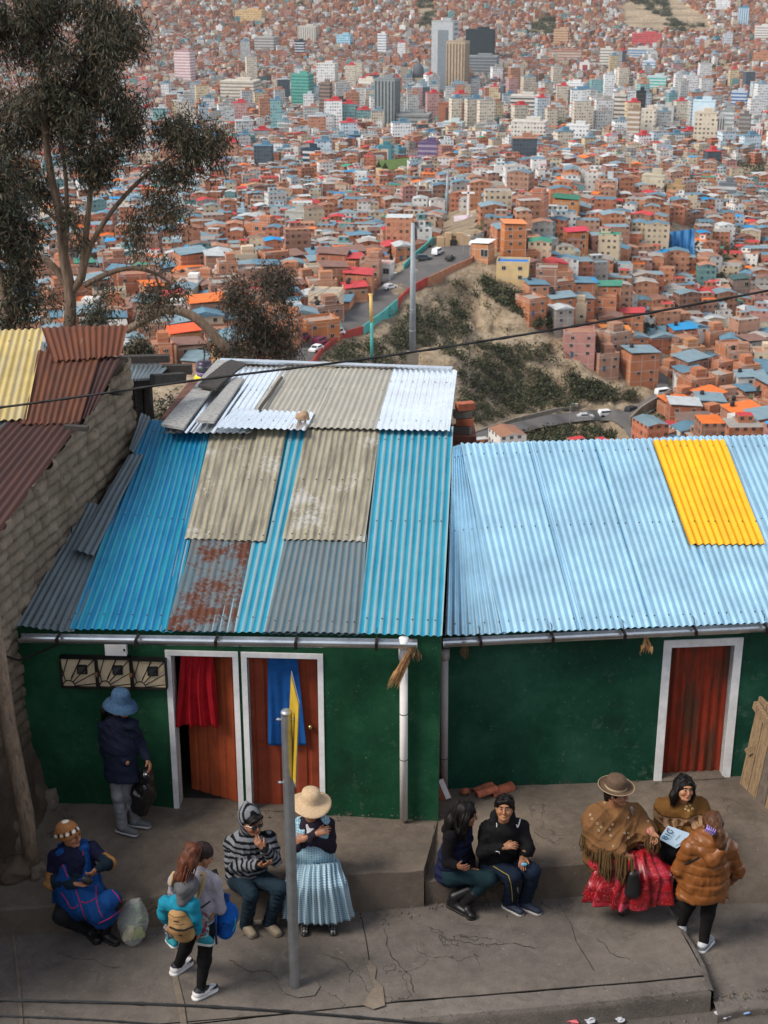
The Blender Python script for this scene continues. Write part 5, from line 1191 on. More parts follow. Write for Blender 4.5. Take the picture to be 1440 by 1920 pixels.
def house(x, y, z, w, d, yaw, n, wall, roof, kind, rs, fh=2.8, extra=0, tank=False, wins=True):
 T = bpy.data.objects.new('brick_house', None); COL.objects.link(T); T.location = (x, y, z); T.rotation_euler.z = yaw; T.empty_display_size = 1
 h = n * fh
 mb = MB(); facade_box(mb, (0, 0), (w, d), 0, -5, h, uoff=rs.uniform(0, 3))
 if kind == 'flat':
  for (a, b, c, e) in ((0, -d / 2 + .1, w, .2), (0, d / 2 - .1, w, .2), (-w / 2 + .1, 0, .2, d - .4), (w / 2 - .1, 0, .2, d - .4)): mb.box((a, b, h + .35), (c, e, .7))
 if kind == 'flat' and rs.random() < .6:
  for sx in (-1, 1):
   for sy in (-1, 0, 1): mb.box((sx * (w / 2 - .15), sy * (d / 2 - .15), h + .75), (.28, .28, rs.uniform(.5, 1.5)))
 o = mb.build('wall', M_hw); o.parent = T; o.color = (*wall, 1)
 mb = MB(); ov = .3
 if kind == 'flat':
  mb.face([(-w / 2 + .2, -d / 2 + .2, h + .05), (w / 2 - .2, -d / 2 + .2, h + .05), (w / 2 - .2, d / 2 - .2, h + .05), (-w / 2 + .2, d / 2 - .2, h + .05)])
  if extra: mb.box((w * .18, d * .18, h + 1.2), (w * .5, d * .5, .12)); 
 elif kind == 'shed':
  r0, r1 = (.2, .2 + w * .065) if rs.random() < .5 else (.2 + w * .065, .2)
  P = [(-w / 2 - ov, -d / 2 - ov, h + r0), (w / 2 + ov, -d / 2 - ov, h + r1), (w / 2 + ov, d / 2 + ov, h + r1 + .5), (-w / 2 - ov, d / 2 + ov, h + r0 + .5)]; mb.hexa(P + [(a, b, c + .12) for a, b, c in P])
 else:
  r = w * .14; a = [(-w / 2 - ov, -d / 2 - ov, h), (w / 2 + ov, -d / 2 - ov, h), (w / 2 + ov, d / 2 + ov, h), (-w / 2 - ov, d / 2 + ov, h), (0, -d / 2 - ov, h + r), (0, d / 2 + ov, h + r)]
  for f in ((0, 4, 5, 3), (1, 2, 5, 4), (0, 1, 4), (2, 3, 5)): mb.face([a[i] for i in f])
 o = mb.build('roof', M_hr); o.parent = T; o.color = (*roof, 1)
 if extra and kind == 'flat':
  mb = MB(); facade_box(mb, (w * .18, d * .18), (w * .46, d * .46), 0, h + .05, h + 2.4, uoff=1.1); o = mb.build('rooftop_room', M_hw); o.parent = T; o.color = (*wall, 1)
 if tank: o = bpy.data.objects.new('water_tank', TANK); COL.objects.link(o); o.parent = T; o.location = (-w * .25, d * .2, h + (.05 if kind == 'flat' else w * .1))
 if wins:
  faces = [((0, -d / 2), 0, w)]
  if yaw < R(-4): faces.append(((-w / 2, 0), R(-90), d))
  elif yaw > R(-4): faces.append(((w / 2, 0), R(90), d))
  for (fx, fy), ry, ln in faces:
   k = 2 if ln < 9.5 else 3
   for f in range(n):
    for i in range(k):
     if rs.random() < .22: continue
     s = (i + .5) / k * ln - ln / 2 + rs.uniform(-.3, .3); c, sn = math.cos(ry), math.sin(ry)
     isdoor = f == 0 and i == 0 and ry == 0
     o = bpy.data.objects.new('door' if isdoor else 'window', DOORM if isdoor else WIN); COL.objects.link(o); o.parent = T
     o.location = (fx + s * c, fy + s * sn, 0 if isdoor else f * fh + fh * .56); o.rotation_euler.z = ry; o.scale = (fh / 2.9,) * 3
     if isdoor: o.color = rs.choice(((.12, .06, .04, 1), (.05, .12, .2, 1), (.25, .06, .05, 1), (.2, .2, .2, 1)))
 return T
def zone_of(px, py):
 if px > 1200 and py > 700: return 'by the road bend'
 if px > 1200 and py > 560: return 'on the low slope'
 if px > 880 and py > 500: return 'above the eroded cliff'
 if px > 1180: return 'near the blue tarp'
 if px > 880: return 'beyond the white cross'
 if px > 640: return 'beside the hill road'
 if px > 430: return 'above the hill road'
 if px > 240: return 'under the tree branches'
 return 'behind the eucalyptus'
ORD = ['', 'second', 'third', 'fourth', 'fifth', 'sixth', 'seventh', 'eighth', 'ninth', 'tenth', 'eleventh', 'twelfth', 'thirteenth', 'fourteenth']
LABQ = {}
def house_label(T, n, wname, rname, kind, extra, tank, px, py, bright=''):
 b = f"{NUMW[n - 1]}-storey {wname} house, {rname} roof{' and tank' if tank else ' and room' if extra and kind == 'flat' else ''}, {zone_of(px, py)}"
 LABQ.setdefault(b, []).append((px, py, T))
# special ones first: (px, py base, px width, storeys, wall, roof, kind, label, yaw, px height)
ORG, PALE = (.43, .16, .06), (.44, .20, .12)
SPECIAL = [(962, 492, 46, 5, ORG, (.62, .22, .08), 'shed', 'tall five-storey orange brick house with salmon roof on the cliff top', 10, 70),
 (905, 492, 44, 1, (.42, .19, .09), (.68, .68, .66), 'shed', 'low brick house with a long white sloping roof at the cliff top road', -30, 34),
 (963, 528, 66, 2, (.55, .40, .20), (.02, .17, .52), 'flat', 'cream house under a bright blue tarpaulin at the cliff edge', -8, 34),
 (720, 522, 40, 1, (.62, .60, .58), (.5, .04, .04), 'flat', 'white house with red roof edge and black window beside the hill road', -14, 26),
 (597, 640, 80, 2, ORG, (.35, .24, .19), 'flat', 'large flat-roofed brick house facing the hill road vans', 24, 36),
 (1000, 430, 58, 3, (.34, .14, .09), (.30, .28, .26), 'flat', 'wide dark brick block beside the tall orange house', -20, 60),
 (1290, 700, 60, 3, (.40, .19, .09), (.36, .33, .30), 'flat', 'long three-storey brick house by the upper street', 20, 46),
 (1080, 470, 44, 2, ORG, (.5, .04, .07), 'shed', 'brick house with a crimson roof near the hilltop', 8, 34),
 (1062, 415, 54, 3, (.44, .2, .08), (.03, .16, .10), 'shed', 'brick house with a dark green roof on the hilltop', -12, 40),
 (1155, 660, 60, 2, ORG, (.62, .2, .03), 'shed', 'brick house with a bright orange roof above the bend', 6, 36),
 (345, 668, 70, 2, (.45, .22, .09), (.75, .10, .03), 'shed', 'house with a bright orange red roof behind the adobe house', 18, 44),
 (435, 700, 76, 2, (.46, .24, .11), (.14, .23, .27), 'shed', 'tan brick house by the passing cable car cabin', -16, 60),
 (490, 470, 60, 3, (.43, .17, .09), (.15, .24, .28), 'flat', 'tall brick house left of the small dark tree', -24, 50),
 (1300, 830, 64, 2, ORG, (.15, .1, .08), 'shed', 'brick house behind the yellow roof sheet with rusty roof', -4, 40),
 (1385, 560, 40, 2, (.30, .22, .18), (.05, .1, .1), 'shed', 'dim brick house below the dark trees at the right', 12, 36)]
rs = random.Random(5); TAKEN = []
for (px, pb, wpx, n, wall, roof, kind, lab, yw, hpx) in SPECIAL:
 g = ground(px, pb); m = (g.y * CP + (CZ - g.z) * SP) / FPX; yw = R(yw); w = wpx * m / (math.cos(yw) + .7 * abs(math.sin(yw))); fh = hpx * m / CP / n * .93
 T = house(g.x, g.y + w * .3, g.z, w, w * .75, yw, n, wall, roof, kind, rs, fh, n > 2, False); tag(T, lab, 'house', 'houses of the near slopes'); TAKEN.append((g.x, g.y + w * .3, w * .62))
def free(x, y): return all((x - a) ** 2 + (y - b) ** 2 > (r + 3.0) ** 2 for a, b, r in TAKEN)
cells = [c for c in cells if free(c[0], c[1])]
def near_tower(px, py, Y, x):
 for (tx, tb, tw, tY, tww) in OCC:
  if abs(Y - tY) < tww * .62 + 4 and abs(px - tx) < tw * .6 + 5500 / Y * .6: return True
  if 0 < tY - Y < 40 and abs(px - tx) < tw * .5: pass
 return False
cells = [c for c in cells if not near_tower(c[3], c[4], c[1], c[0])]
vis = sorted([c for c in cells if -15 < c[3] < 1455 and c[4] < 850 and not (c[3] < 235 and c[4] > 640) and not (c[3] > 850 and c[4] > 835) and not (400 < c[3] < 860 and c[4] > 700) and not (235 < c[3] < 420 and c[4] > 720)], key=lambda c: c[1])
NEARH = vis[:285]; near_set = set(id(c) for c in NEARH)
for (x, y, z, px, py) in NEARH:
 wi = rs.choices(range(len(WALLS)), WW)[0]; ri = rs.choices(range(len(ROOFS)), RW_)[0]; n = rs.choices((1, 2, 3, 4), (16, 42, 30, 9))[0]
 if px > 1200 and py > 600: n = min(n, 3)
 w, d = rs.uniform(5.0, 8.9), rs.uniform(4.8, 7.6); kind = 'flat' if ri in (2, 3) else rs.choice(('shed', 'shed', 'gable')) if ri not in (5,) else 'shed'
 yw = yaw_at(x, y) + rs.choice((0, 0, R(14), R(-20))); ex = rs.random() < .45; tk = rs.random() < .2
 k = rs.uniform(.82, 1.12); wall = var(WALLS[wi][0], k)
 T = house(x, y, z, w, d, yw, n, wall, ROOFS[ri][0], kind, rs, 2.15, ex, tk)
 T['category'] = 'house'; T['group'] = 'houses of the near slopes'; house_label(T, n, WALLS[wi][1], ROOFS[ri][1], kind, ex, tk, px, py)
NTH = ['nearest', 'second nearest', 'third nearest', 'fourth nearest', 'fifth nearest', 'sixth nearest', 'seventh nearest', 'eighth nearest', 'ninth nearest', 'tenth nearest']
for b, L_ in LABQ.items():
 L_.sort(key=lambda q: (q[0] - 773) ** 2 + (q[1] - 690) ** 2)
 for i, (px, py, T) in enumerate(L_):
  T['label'] = b if len(L_) == 1 else f"{b}, {NTH[min(i, 9)]} pylon"
midc = [c for c in cells if id(c) not in near_set and 90 < c[4] < 335 and -15 < c[3] < 1455 and c[3] > 250]
rm = random.Random(21); rm.shuffle(midc)
def dens(px, py):
 a = math.exp(-((px - 1130) / 330) ** 2 - ((py - 215) / 60) ** 2) + .8 * math.exp(-((px - 640) / 260) ** 2 - ((py - 210) / 60) ** 2) + .25 * math.exp(-((py - 290) / 70) ** 2); return a
MIDCOL = [((.70, .70, .68), 'white'), ((.56, .50, .40), 'cream'), ((.42, .43, .42), 'grey'), ((.45, .22, .14), 'brick'), ((.50, .58, .62), 'pale blue'), ((.55, .44, .28), 'sand'), ((.46, .28, .26), 'pink'), ((.20, .36, .36), 'teal'), ((.08, .10, .12), 'dark glass')]
MID = []; mid_ids = set(); MLAB = {}
for c in midc:
 if len(MID) >= 250: break
 if rm.random() > dens(c[3], c[4]) * .62: continue
 MID.append(c); mid_ids.add(id(c))
def tower_near(px, py):
 b = min(TOWERS, key=lambda t: (t[0] - px) ** 2 + ((t[2] - py) * 1.5) ** 2); return b
for (x, y, z, px, py) in MID:
 (col, cn), = rm.choices(MIDCOL, (27, 15, 17, 9, 9, 6, 4, 5, 9)); n = rm.choice((4, 5, 6, 7) if py > 265 else (4, 5, 6, 7, 8, 9, 11) if rm.random() > dens(px, py) * .7 else (7, 9, 11, 11, 10, 8)); w, d = rm.uniform(8, 14), rm.uniform(7, 10); hgt = n * 2.7
 T = thing('apartment_block', (x, y, z), None, 'building', 'mid-rise blocks of the city'); T.rotation_euler.z = yaw_at(x, y) * .6
 mb = MB(); facade_box(mb, (0, 0), (w, d), 0, -5, hgt, uoff=rm.randint(0, 3) * 2.4, k=1.25); o = mb.build('wall', M_bwall); o.parent = T; o.color = (*var(col, rm.uniform(.85, 1.08)), 1)
 rc, rn = rm.choice(ROOFS[:5] + ROOFS[7:8]); mb = MB(); mb.box((0, 0, hgt + .2), (w + .4, d + .4, .4)); mb.box((w * .12, d * .1, hgt + 1.6), (w * .4, d * .4, 2.4)); o = mb.build('roof', M_hr); o.parent = T; o.color = (*rc, 1)
 tn = tower_near(px, py)[7]; tn = ' '.join(tn.split()[:4]); key = f"{cn} block of {['four','five','six','seven','eight','nine','ten','eleven'][n-4]} floors, {rn} top, by the {tn}"
 MLAB.setdefault(key, []).append((px, T))
for key, L_ in MLAB.items():
 L_.sort(key=lambda q: q[0])
 for i, (px, T) in enumerate(L_):
  k = key; T['label'] = k if len(L_) == 1 else f"{k}, {['westernmost', 'second', 'third', 'fourth', 'fifth', 'sixth'][min(i, 5)]}"
rest = [c for c in cells if id(c) not in near_set and id(c) not in mid_ids]
V, F4, F3, C4, C3, U4, U3 = [], [], [], [], [], [], []
rf = random.Random(9); wcols = [w[0] for w in WALLS]; rcols = [q[0] for q in ROOFS]; FW = [19, 15, 19, 10, 14, 12, 19, 8, 5, 4]; FR = [14, 16, 22, 18, 5, 3, 10, 10, 2, 2]
FW_c = [8, 6, 8, 5, 8, 18, 34, 12, 4, 4]
def quad(a, b, c, d, col, uv):
 k = len(V); V.extend((a, b, c, d)); F4.append((k, k + 1, k + 2, k + 3)); C4.append(col); U4.extend(uv)
def fbox(x, y, z, w, d, yw, z0, z1, col, rcol, uo):
 co, si = math.cos(yw), math.sin(yw); w, d = w / 2, d / 2
 P = [(x + a * co - b * si, y + a * si + b * co) for a, b in ((-w, -d), (w, -d), (w, d), (-w, d))]; h = z1 - z0
 for i in (3, 0, 1):
  a, b = P[i], P[(i + 1) % 4]; l = 2 * (w, d)[i % 2]; quad((*a, z0), (*b, z0), (*b, z1), (*a, z1), col, [(uo, 0), (uo + l * 1.4, 0), (uo + l * 1.4, h * 1.4), (uo, h * 1.4)])
 quad(*[(*p, z1) for p in P], rcol, [(-50, -50)] * 4); return P
for (x, y, z, px, py) in rest:
 cen = dens(px, py); wi = rf.choices(range(10), FW if rf.random() > cen else FW_c)[0]; col = var(wcols[wi], rf.uniform(.75, 1.12)); ri = rf.choices(range(10), FR)[0]; rc = var(rcols[ri], rf.uniform(.8, 1.15))
 n = rf.choices((1, 2, 3, 4, 5, 6), (12, 30, 28, 14, 4 + 14 * cen, 2 + 10 * cen))[0]; w, d = rf.uniform(4.6, 9.2), rf.uniform(4.6, 7.8); yw = yaw_at(x, y) + rf.choice((0, 0, .2, -.25)); h = n * 1.95
 if rf.random() < .5:
  fbox(x, y, z, w, d, yw, z - 4, z + h, col, rc, rf.uniform(0, 2.7) + 2.7 * rf.randint(0, 60))
  if rf.random() < .5: a = rf.uniform(-.2, .2) * w; fbox(x + a, y + d * .15, z, w * .45, d * .4, yw, z + h, z + h + 1.8, var(col, 1.05), rcols[rf.choice((0, 1, 2, 4, 7))], 0)
 else:
  P = fbox(x, y, z, w, d, yw, z - 4, z + h, col, rc, rf.uniform(0, 2.7) + 2.7 * rf.randint(0, 60)); r = w * .11; co, si = math.cos(yw), math.sin(yw); e = d / 2 + .2
  a, b = (x + e * si, y - e * co, z + h + r), (x - e * si, y + e * co, z + h + r); p = [(*q, z + h + .03) for q in P]
  quad(p[0], a, b, p[3], rc, [(-50, -50)] * 4); quad(p[1], p[2], b, a, rc, [(-50, -50)] * 4)
  k = len(V); V.extend((p[0], p[1], a)); F3.append((k, k + 1, k + 2)); C3.append(col); U3.extend([(-50, -50)] * 3)
print('houses: near', len(NEARH), 'mid', len(MID), 'far', len(rest))
tag(np_mesh('far_city_houses', np.array(V), [np.array(F4), np.array(F3)], M_far, fcol=np.array(C4 + C3), uv=np.array(U4 + U3)), 'countless small brick and white houses filling the valley and far slope', 'houses', kind='stuff')
def leaf_mat(name, c1, c2, c3):
 t = NT(name); t.base(t.attr()).set(.65, 0, .25)
 return t.m
def leaves(name, clumps, n, ln, wd, mat, cols, parent=None, seed=0, droop=.5, shell=.55):
 """clumps: (centre, (rx, ry, rz)); many small leaf blades in sprays through the volume"""
 r = np.random.RandomState(seed); vol = np.array([(c[1][0] * c[1][1] * c[1][2]) ** .67 for c in clumps]); cnt = np.maximum(8, (n * vol / vol.sum()).astype(int)); Vs, Cs = [], []
 for (c, rad), k in zip(clumps, cnt):
  ns = max(3, k // 9); d = r.normal(size=(ns, 3)); d /= np.linalg.norm(d, axis=1)[:, None]; rr = r.uniform(shell ** 3, 1, ns) ** (1 / 3) * r.uniform(.75, 1.12, ns)
  sp = np.array(c) + d * rr[:, None] * np.array(rad); sc = np.array(cols)[r.randint(0, len(cols), ns)] * r.uniform(.6, 1.3, (ns, 1))
  w = r.randint(0, ns, k); p = sp[w] + r.normal(size=(k, 3)) * ln * .9; ax = r.normal(size=(k, 3)); ax[:, 2] -= droop * 2; ax /= np.linalg.norm(ax, axis=1)[:, None]
  sd = np.cross(ax, r.normal(size=(k, 3))); sd /= np.linalg.norm(sd, axis=1)[:, None] + 1e-9; l = ln * r.uniform(.6, 1.3, (k, 1)); w2 = wd * r.uniform(.7, 1.3, (k, 1))
  Vs.append(np.stack([p, p + ax * l * .5 + sd * w2, p + ax * l, p + ax * l * .5 - sd * w2], 1).reshape(-1, 3)); Cs.append(np.repeat(sc[w], 4, 0))
 V = np.concatenate(Vs); F = np.arange(len(V)).reshape(-1, 4)
 return np_mesh(name, V, F, mat, parent, col=np.concatenate(Cs))
M_leaf = leaf_mat('leaf_blades', 0, 0, 0)
t = NT('tree_bark'); t.base(t.ramp(t.noise(3, 6, .7, t.mapping((4, 4, .6))), [(.3, (.075, .05, .036)), (.55, (.17, .12, .085)), (.75, (.26, .20, .15))])).set(.9); t.bump(t.noise(12, 5), .5, .02); M_bark = t.m
def limb_of(mb, pts, r0, r1, Y):
 P = [at(x, y, Y + (dy[0] if dy else 0)) for x, y, *dy in pts]; n = len(P)
 out = []
 for i in range(n - 1):
  p0, p1, p2, p3 = P[max(i - 1, 0)], P[i], P[i + 1], P[min(i + 2, n - 1)]
  for k in range(4):
   t = k / 4; out.append(.5 * ((2 * p1) + (p2 - p0) * t + (2 * p0 - 5 * p1 + 4 * p2 - p3) * t * t + (3 * p1 - p0 - 3 * p2 + p3) * t ** 3))
 out.append(P[-1]); m = len(out); mb.tube(out, [r0 + (r1 - r0) * i / (m - 1) for i in range(m)], 9, 0, True)
def clump(px, py, rx, ry, Y, dy=0, dep=1.0):
 p = at(px, py, Y + dy); m = (p.y * CP + (CZ - p.z) * SP) / FPX; return (tuple(p), (rx * m, max(rx, ry) * m * dep, ry * m))
EUC = [(.062, .056, .034), (.042, .045, .028), (.084, .070, .042), (.034, .042, .032), (.10, .072, .046), (.055, .062, .038)]
Y1 = 36.
T = thing('eucalyptus_tree', (at(132, 640, Y1).x, Y1, H(at(132, 640, Y1).x, Y1)), 'tall eucalyptus with forked bare trunks and hanging dark foliage behind the adobe house', 'tree', 'eucalyptus trees')
mb = MB(); b0 = T.location; mb.tube([b0 + Vector((0, 0, -1)), at(133, 660, Y1), at(131, 615, Y1)], [.22, .18, .165], 10)
limb_of(mb, [(131, 616), (131, 545), (119, 478), (113, 410), (96, 330), (84, 240), (80, 120), (70, 20), (60, -40)], .16, .03, Y1)
limb_of(mb, [(131, 550), (152, 520), (157, 480), (164, 415), (172, 330), (176, 240), (190, 140), (200, 60)], .11, .025, Y1)
limb_of(mb, [(153, 525), (168, 466), (203, 405), (255, 345), (305, 305), (345, 275)], .085, .025, Y1)
limb_of(mb, [(122, 480), (126, 410), (122, 320), (108, 220), (99, 150)], .065, .035, Y1)
limb_of(mb, [(133, 545), (92, 492), (40, 474), (-10, 486)], .10, .07, Y1); limb_of(mb, [(158, 535), (205, 512), (247, 503), (290, 512), (318, 530)], .08, .03, Y1); limb_of(mb, [(290, 512), (300, 545), (310, 560)], .03, .015, Y1)
limb_of(mb, [(170, 330), (210, 270), (240, 200)], .05, .02, Y1); limb_of(mb, [(84, 250), (50, 200), (30, 140)], .05, .02, Y1); limb_of(mb, [(113, 420), (70, 380), (30, 350)], .05, .02, Y1)
mb.build('trunk', M_bark, T, True)
cl = [clump(*c, Y1) for c in ((35, 70, 75, 70), (120, 40, 80, 60), (205, 110, 55, 70), (140, 130, 70, 70), (60, 180, 85, 75), (175, 205, 65, 70), (240, 215, 34, 60), (110, 265, 65, 55), (210, 285, 48, 50), (20, 280, 55, 70), (60, 345, 45, 40), (160, 330, 42, 45), (20, 0, 70, 50), (190, 40, 40, 60), (235, 70, 30, 50),
      (345, 262, 52, 48), (385, 285, 42, 38), (330, 228, 34, 26), (315, 330, 38, 38), (405, 262, 24, 26), (300, 385, 24, 34), (330, 405, 20, 26), (265, 415, 26, 30), (255, 455, 18, 22), (125, 405, 22, 30), (150, 455, 14, 22), (300, 490, 16, 12), (290, 560, 30, 22), (330, 545, 22, 20), (275, 590, 20, 18), (180, 575, 26, 26), (160, 600, 20, 22), (205, 540, 14, 14), (95, 560, 14, 24))]
rc = random.Random(6); cl = [((c[0] + rc.uniform(-.75, .75) * r_[0], c[1] + rc.uniform(-.75, .75) * r_[1], c[2] + rc.uniform(-.75, .75) * r_[2]), (r_[0] * .42, r_[1] * .42, r_[2] * rc.uniform(.35, .6))) for c, r_ in cl for _ in range(6)]
leaves('crown', cl, 58000, .18, .0145, M_leaf, EUC, T, 1, .7, .1)
T = thing('eucalyptus_tree', (at(20, 640, 33).x, 33, H(at(20, 640, 33).x, 33)), 'second eucalyptus at the frame edge with a leaning pale trunk', 'tree', 'eucalyptus trees')
mb = MB(); mb.tube([T.location + Vector((0, 0, -1)), at(18, 660, 33), at(17, 615, 33)], [.22, .18, .17], 10); limb_of(mb, [(17, 616), (12, 560), (2, 520), (-14, 480), (-30, 380)], .17, .1, 33); mb.build('trunk', M_bark, T, True)
leaves('crown', [clump(*c, 33) for c in ((15, 420, 40, 60), (35, 500, 30, 45), (40, 560, 28, 45), (20, 600, 30, 24), (-20, 350, 50, 60), (60, 440, 20, 30))], 9000, .17, .021, M_leaf, EUC, T, 2, .55, .2)
Y2 = 62.; T = thing('dark_tree', (at(480, 700, Y2).x, Y2, H(at(480, 700, Y2).x, Y2)), 'round dark reddish tree standing behind the silver roof', 'tree')
mb = MB(); mb.tube([T.location + Vector((0, 0, -1)), at(470, 690, Y2), at(480, 620, Y2), at(490, 560, Y2)], [.25, .2, .14, .06], 9); mb.build('trunk', M_bark, T, True); mb = MB(); limb_of(mb, [(425, 655), (370, 598), (318, 580), (280, 596), (236, 620)], .16, .12, Y2 - 18); mb.build('branch', M_bark, T, True)
cl = [clump(*c, Y2) for c in ((485, 560, 58, 52), (510, 600, 44, 56), (455, 610, 44, 52), (480, 655, 64, 36), (520, 545, 30, 34), (445, 560, 26, 30), (425, 660, 28, 30), (530, 640, 22, 36))]
cl = [((c[0] + rc.uniform(-.8, .8) * r_[0], c[1] + rc.uniform(-.8, .8) * r_[1], c[2] + rc.uniform(-.8, .8) * r_[2]), tuple(q * .42 for q in r_)) for c, r_ in cl for _ in range(6)]
leaves('crown', cl, 17000, .24, .022, M_leaf, [(.045, .045, .03), (.036, .040, .027), (.06, .048, .034), (.08, .045, .036)], T, 3, .5, .1)
for i, (px, py, rx, ry, Yb, lab) in enumerate(((330, 790, 70, 60, 40, 'dark shrubs between the adobe house and the silver roof'), (262, 660, 26, 22, 45, 'bush beside the lean-to canopy under the branches'), (420, 745, 40, 30, 60, 'dark bush behind the silver roof end'))):
 T = thing('shrub', at(px, py + ry, Yb), lab, 'shrub', 'shrubs behind the roofs')
 leaves('foliage', [clump(px + a, py + b, rx * .6, ry * .6, Yb) for a, b in ((-rx * .4, 0), (rx * .4, ry * .2), (0, -ry * .4), (0, ry * .5))], 2600, .14, .025, M_leaf, EUC, T, 20 + i, .3, .2)
 mb = MB(); p = at(px, py + ry * .6, Yb); mb.tube([p + Vector((0, 0, -1.5)), at(px, py, Yb)], [.06, .02], 6); mb.build('stem', M_bark, T)
# scrub on the open slope, trees on the far slopes
GRN = [(.045, .052, .024), (.06, .064, .03), (.035, .045, .024), (.08, .074, .036)]
def scrub(name, spots, n, ln, lab, seed):
 cl = []
 for px, py, rpx in spots:
  g = ground(px, py); m = (g.y * CP + (CZ - g.z) * SP) / FPX; cl.append((tuple(g + Vector((0, 0, rpx * m * .2))), (rpx * m, rpx * m * 1.3, rpx * m * .42)))
 tag(leaves(name, cl, n, ln, ln * .3, M_leaf, GRN, None, seed, .1, .3), lab, 'scrub', kind='stuff')
rq = random.Random(4); sp_ = []
SCR = [([(880, 520), (960, 560), (1010, 610), (1100, 700), (1060, 700), (980, 640), (900, 600)], 9, 5), ([(700, 600), (800, 545), (880, 520), (900, 640), (860, 700), (780, 690)], 20, 6), ([(905, 520), (960, 545), (1040, 600), (1010, 612), (940, 565), (890, 530)], 44, 10), ([(800, 560), (870, 570), (880, 620), (870, 680), (800, 650), (740, 640), (730, 610)], 34, 11), ([(860, 700), (900, 640), (960, 660), (1010, 700), (1080, 740), (1070, 770), (960, 780), (870, 790)], 120, 10), ([(960, 640), (1040, 650), (1020, 680), (960, 670)], 9, 7), ([(1060, 700), (1150, 730), (1200, 742), (1150, 752), (1080, 745)], 50, 8), ([(690, 640), (760, 620), (770, 690), (700, 690)], 30, 9), ([(930, 820), (1040, 800), (1110, 800), (1150, 815), (1160, 845), (930, 845)], 110, 8), ([(1190, 790), (1230, 775), (1255, 790), (1250, 830), (1200, 830)], 30, 7), ([(590, 690), (640, 650), (680, 640), (680, 690)], 22, 9)]
for P, n, r_ in SCR:
 x0, x1, y0, y1 = min(p[0] for p in P), max(p[0] for p in P), min(p[1] for p in P), max(p[1] for p in P); k = 0; n = int(n * 2.4)
 while k < n:
  x, y_ = rq.uniform(x0, x1), rq.uniform(y0, y1)
  if inpoly(x, y_, P): sp_.append((x, y_, r_ * rq.uniform(.25, 1.0) * (1.25 if rq.random() < .2 else .8))); k += 1
scrub('slope_scrub', sp_, 52000, .7, 'dark green scrub covering the eroded slope under the cliff', 31)
sp_ = []
for P, n, r_ in [(PARKS[0], 34, 9), (PARKS[1], 30, 9), ([(1180, 0), (1240, -10), (1265, 40), (1320, 50), (1300, 62), (1255, 62), (1235, 30)], 60, 8), (PARKS[3], 26, 6), (PARKS[4], 34, 9), ([(540, -10), (585, -10), (575, 28), (560, 34)], 16, 8), ([(620, 40), (650, 48), (640, 60), (620, 56)], 10, 6), ([(1345, 500), (1362, 470), (1378, 500), (1390, 545), (1350, 540)], 60, 10), ([(1375, 770), (1420, 760), (1440, 815), (1390, 825)], 40, 10), ([(1240, 455), (1260, 460), (1330, 450), (1335, 490), (1250, 490)], 30, 8), ([(900, 430), (925, 420), (935, 440), (910, 450)], 20, 7), ([(1010, 455), (1060, 470), (1040, 480)], 14, 6), ([(1200, 600), (1225, 590), (1230, 640), (1210, 640)], 24, 9), ([(1150, 545), (1165, 555), (1165, 620), (1150, 590)], 16, 6), ([(1260, 540), (1300, 550), (1290, 570), (1260, 560)], 16, 7)]:
 x0, x1, y0, y1 = min(p[0] for p in P), max(p[0] for p in P), min(p[1] for p in P), max(p[1] for p in P); k = 0
 while k < n:
  x, y_ = rq.uniform(x0, x1), rq.uniform(y0, y1)
  if inpoly(x, y_, P): sp_.append((x, y_, r_ * rq.uniform(.6, 1.2))); k += 1
scrub('distant_trees', sp_, 40000, 2.0, 'dark tree belts among the distant houses', 33)
V = []; n1, n2 = 22, 26; c = [ground(1250, 432, 0), ground(1303, 440, 0)]; Yt = ground(1275, 500).y
for j in range(n2 + 1):
 for i in range(n1 + 1):
  s, t_ = i / n1, j / n2; p = at(1250 + 52 * s + 8 * (1 - s) * t_ , 435 + 60 * t_ + 6 * math.sin(s * 5) * (t_ > .9) - 6 * s * (1 - t_), Yt - 6 * t_ + 2)
  V.append(p + Vector((0, 1.1 * mnoise.noise(Vector((s * 6, t_ * 2, 1))) + .6 * math.sin(s * 22 + t_ * 3), 0)))
m = n1 + 1; o = np_mesh('tarpaulin', np.array([tuple(p) for p in V]), np.array([(j * m + i, j * m + i + 1, (j + 1) * m + i + 1, (j + 1) * m + i) for j in range(n2) for i in range(n1)]), simple('blue_tarp', (.01, .12, .30), .5, 0, .25, .3, 0), smooth=True); tag(o, 'large torn blue tarpaulin hung over a slope', 'tarpaulin')
mb = MB(); g = ground(773, 690); mt = (g.y * CP + (CZ - g.z) * SP) / FPX
T = thing('cable_car_pylon', g, 'tall grey steel cable car pylon rising before the hill road', 'pylon', 'cable car pylons')
zt = at(772, 418, g.y).z; zb = at(773, 660, g.y).z; mb.tube([(g.x, g.y, zb), (g.x, g.y, zb + (zt - zb) * .55), (g.x - .1, g.y, zt)], [6.2 * mt, 5.2 * mt, 3.4 * mt], 14); 
for k in range(6): z_ = zb + (zt - zb) * k / 6; mb.tube([(g.x, g.y, z_), (g.x, g.y, z_ + .25)], 6.9 * mt - k * .08, 14)
mb.build('column', simple('pylon_grey', (.27, .30, .32), .6, .2, .2, .3, 0), T, True)
mb = MB(); mb.box((g.x, g.y, (zb + g.z) / 2 - 2), (22 * mt, 22 * mt, zb - g.z + 4)); mb.build('base', M_gw, T)
g2 = ground(838, 405, 0, 300.); m2 = (g2.y * CP + (CZ - g2.z) * SP) / FPX; T = thing('cable_car_pylon', g2, 'farther grey cable car pylon with a crossbar, beside the white cross', 'pylon', 'cable car pylons')
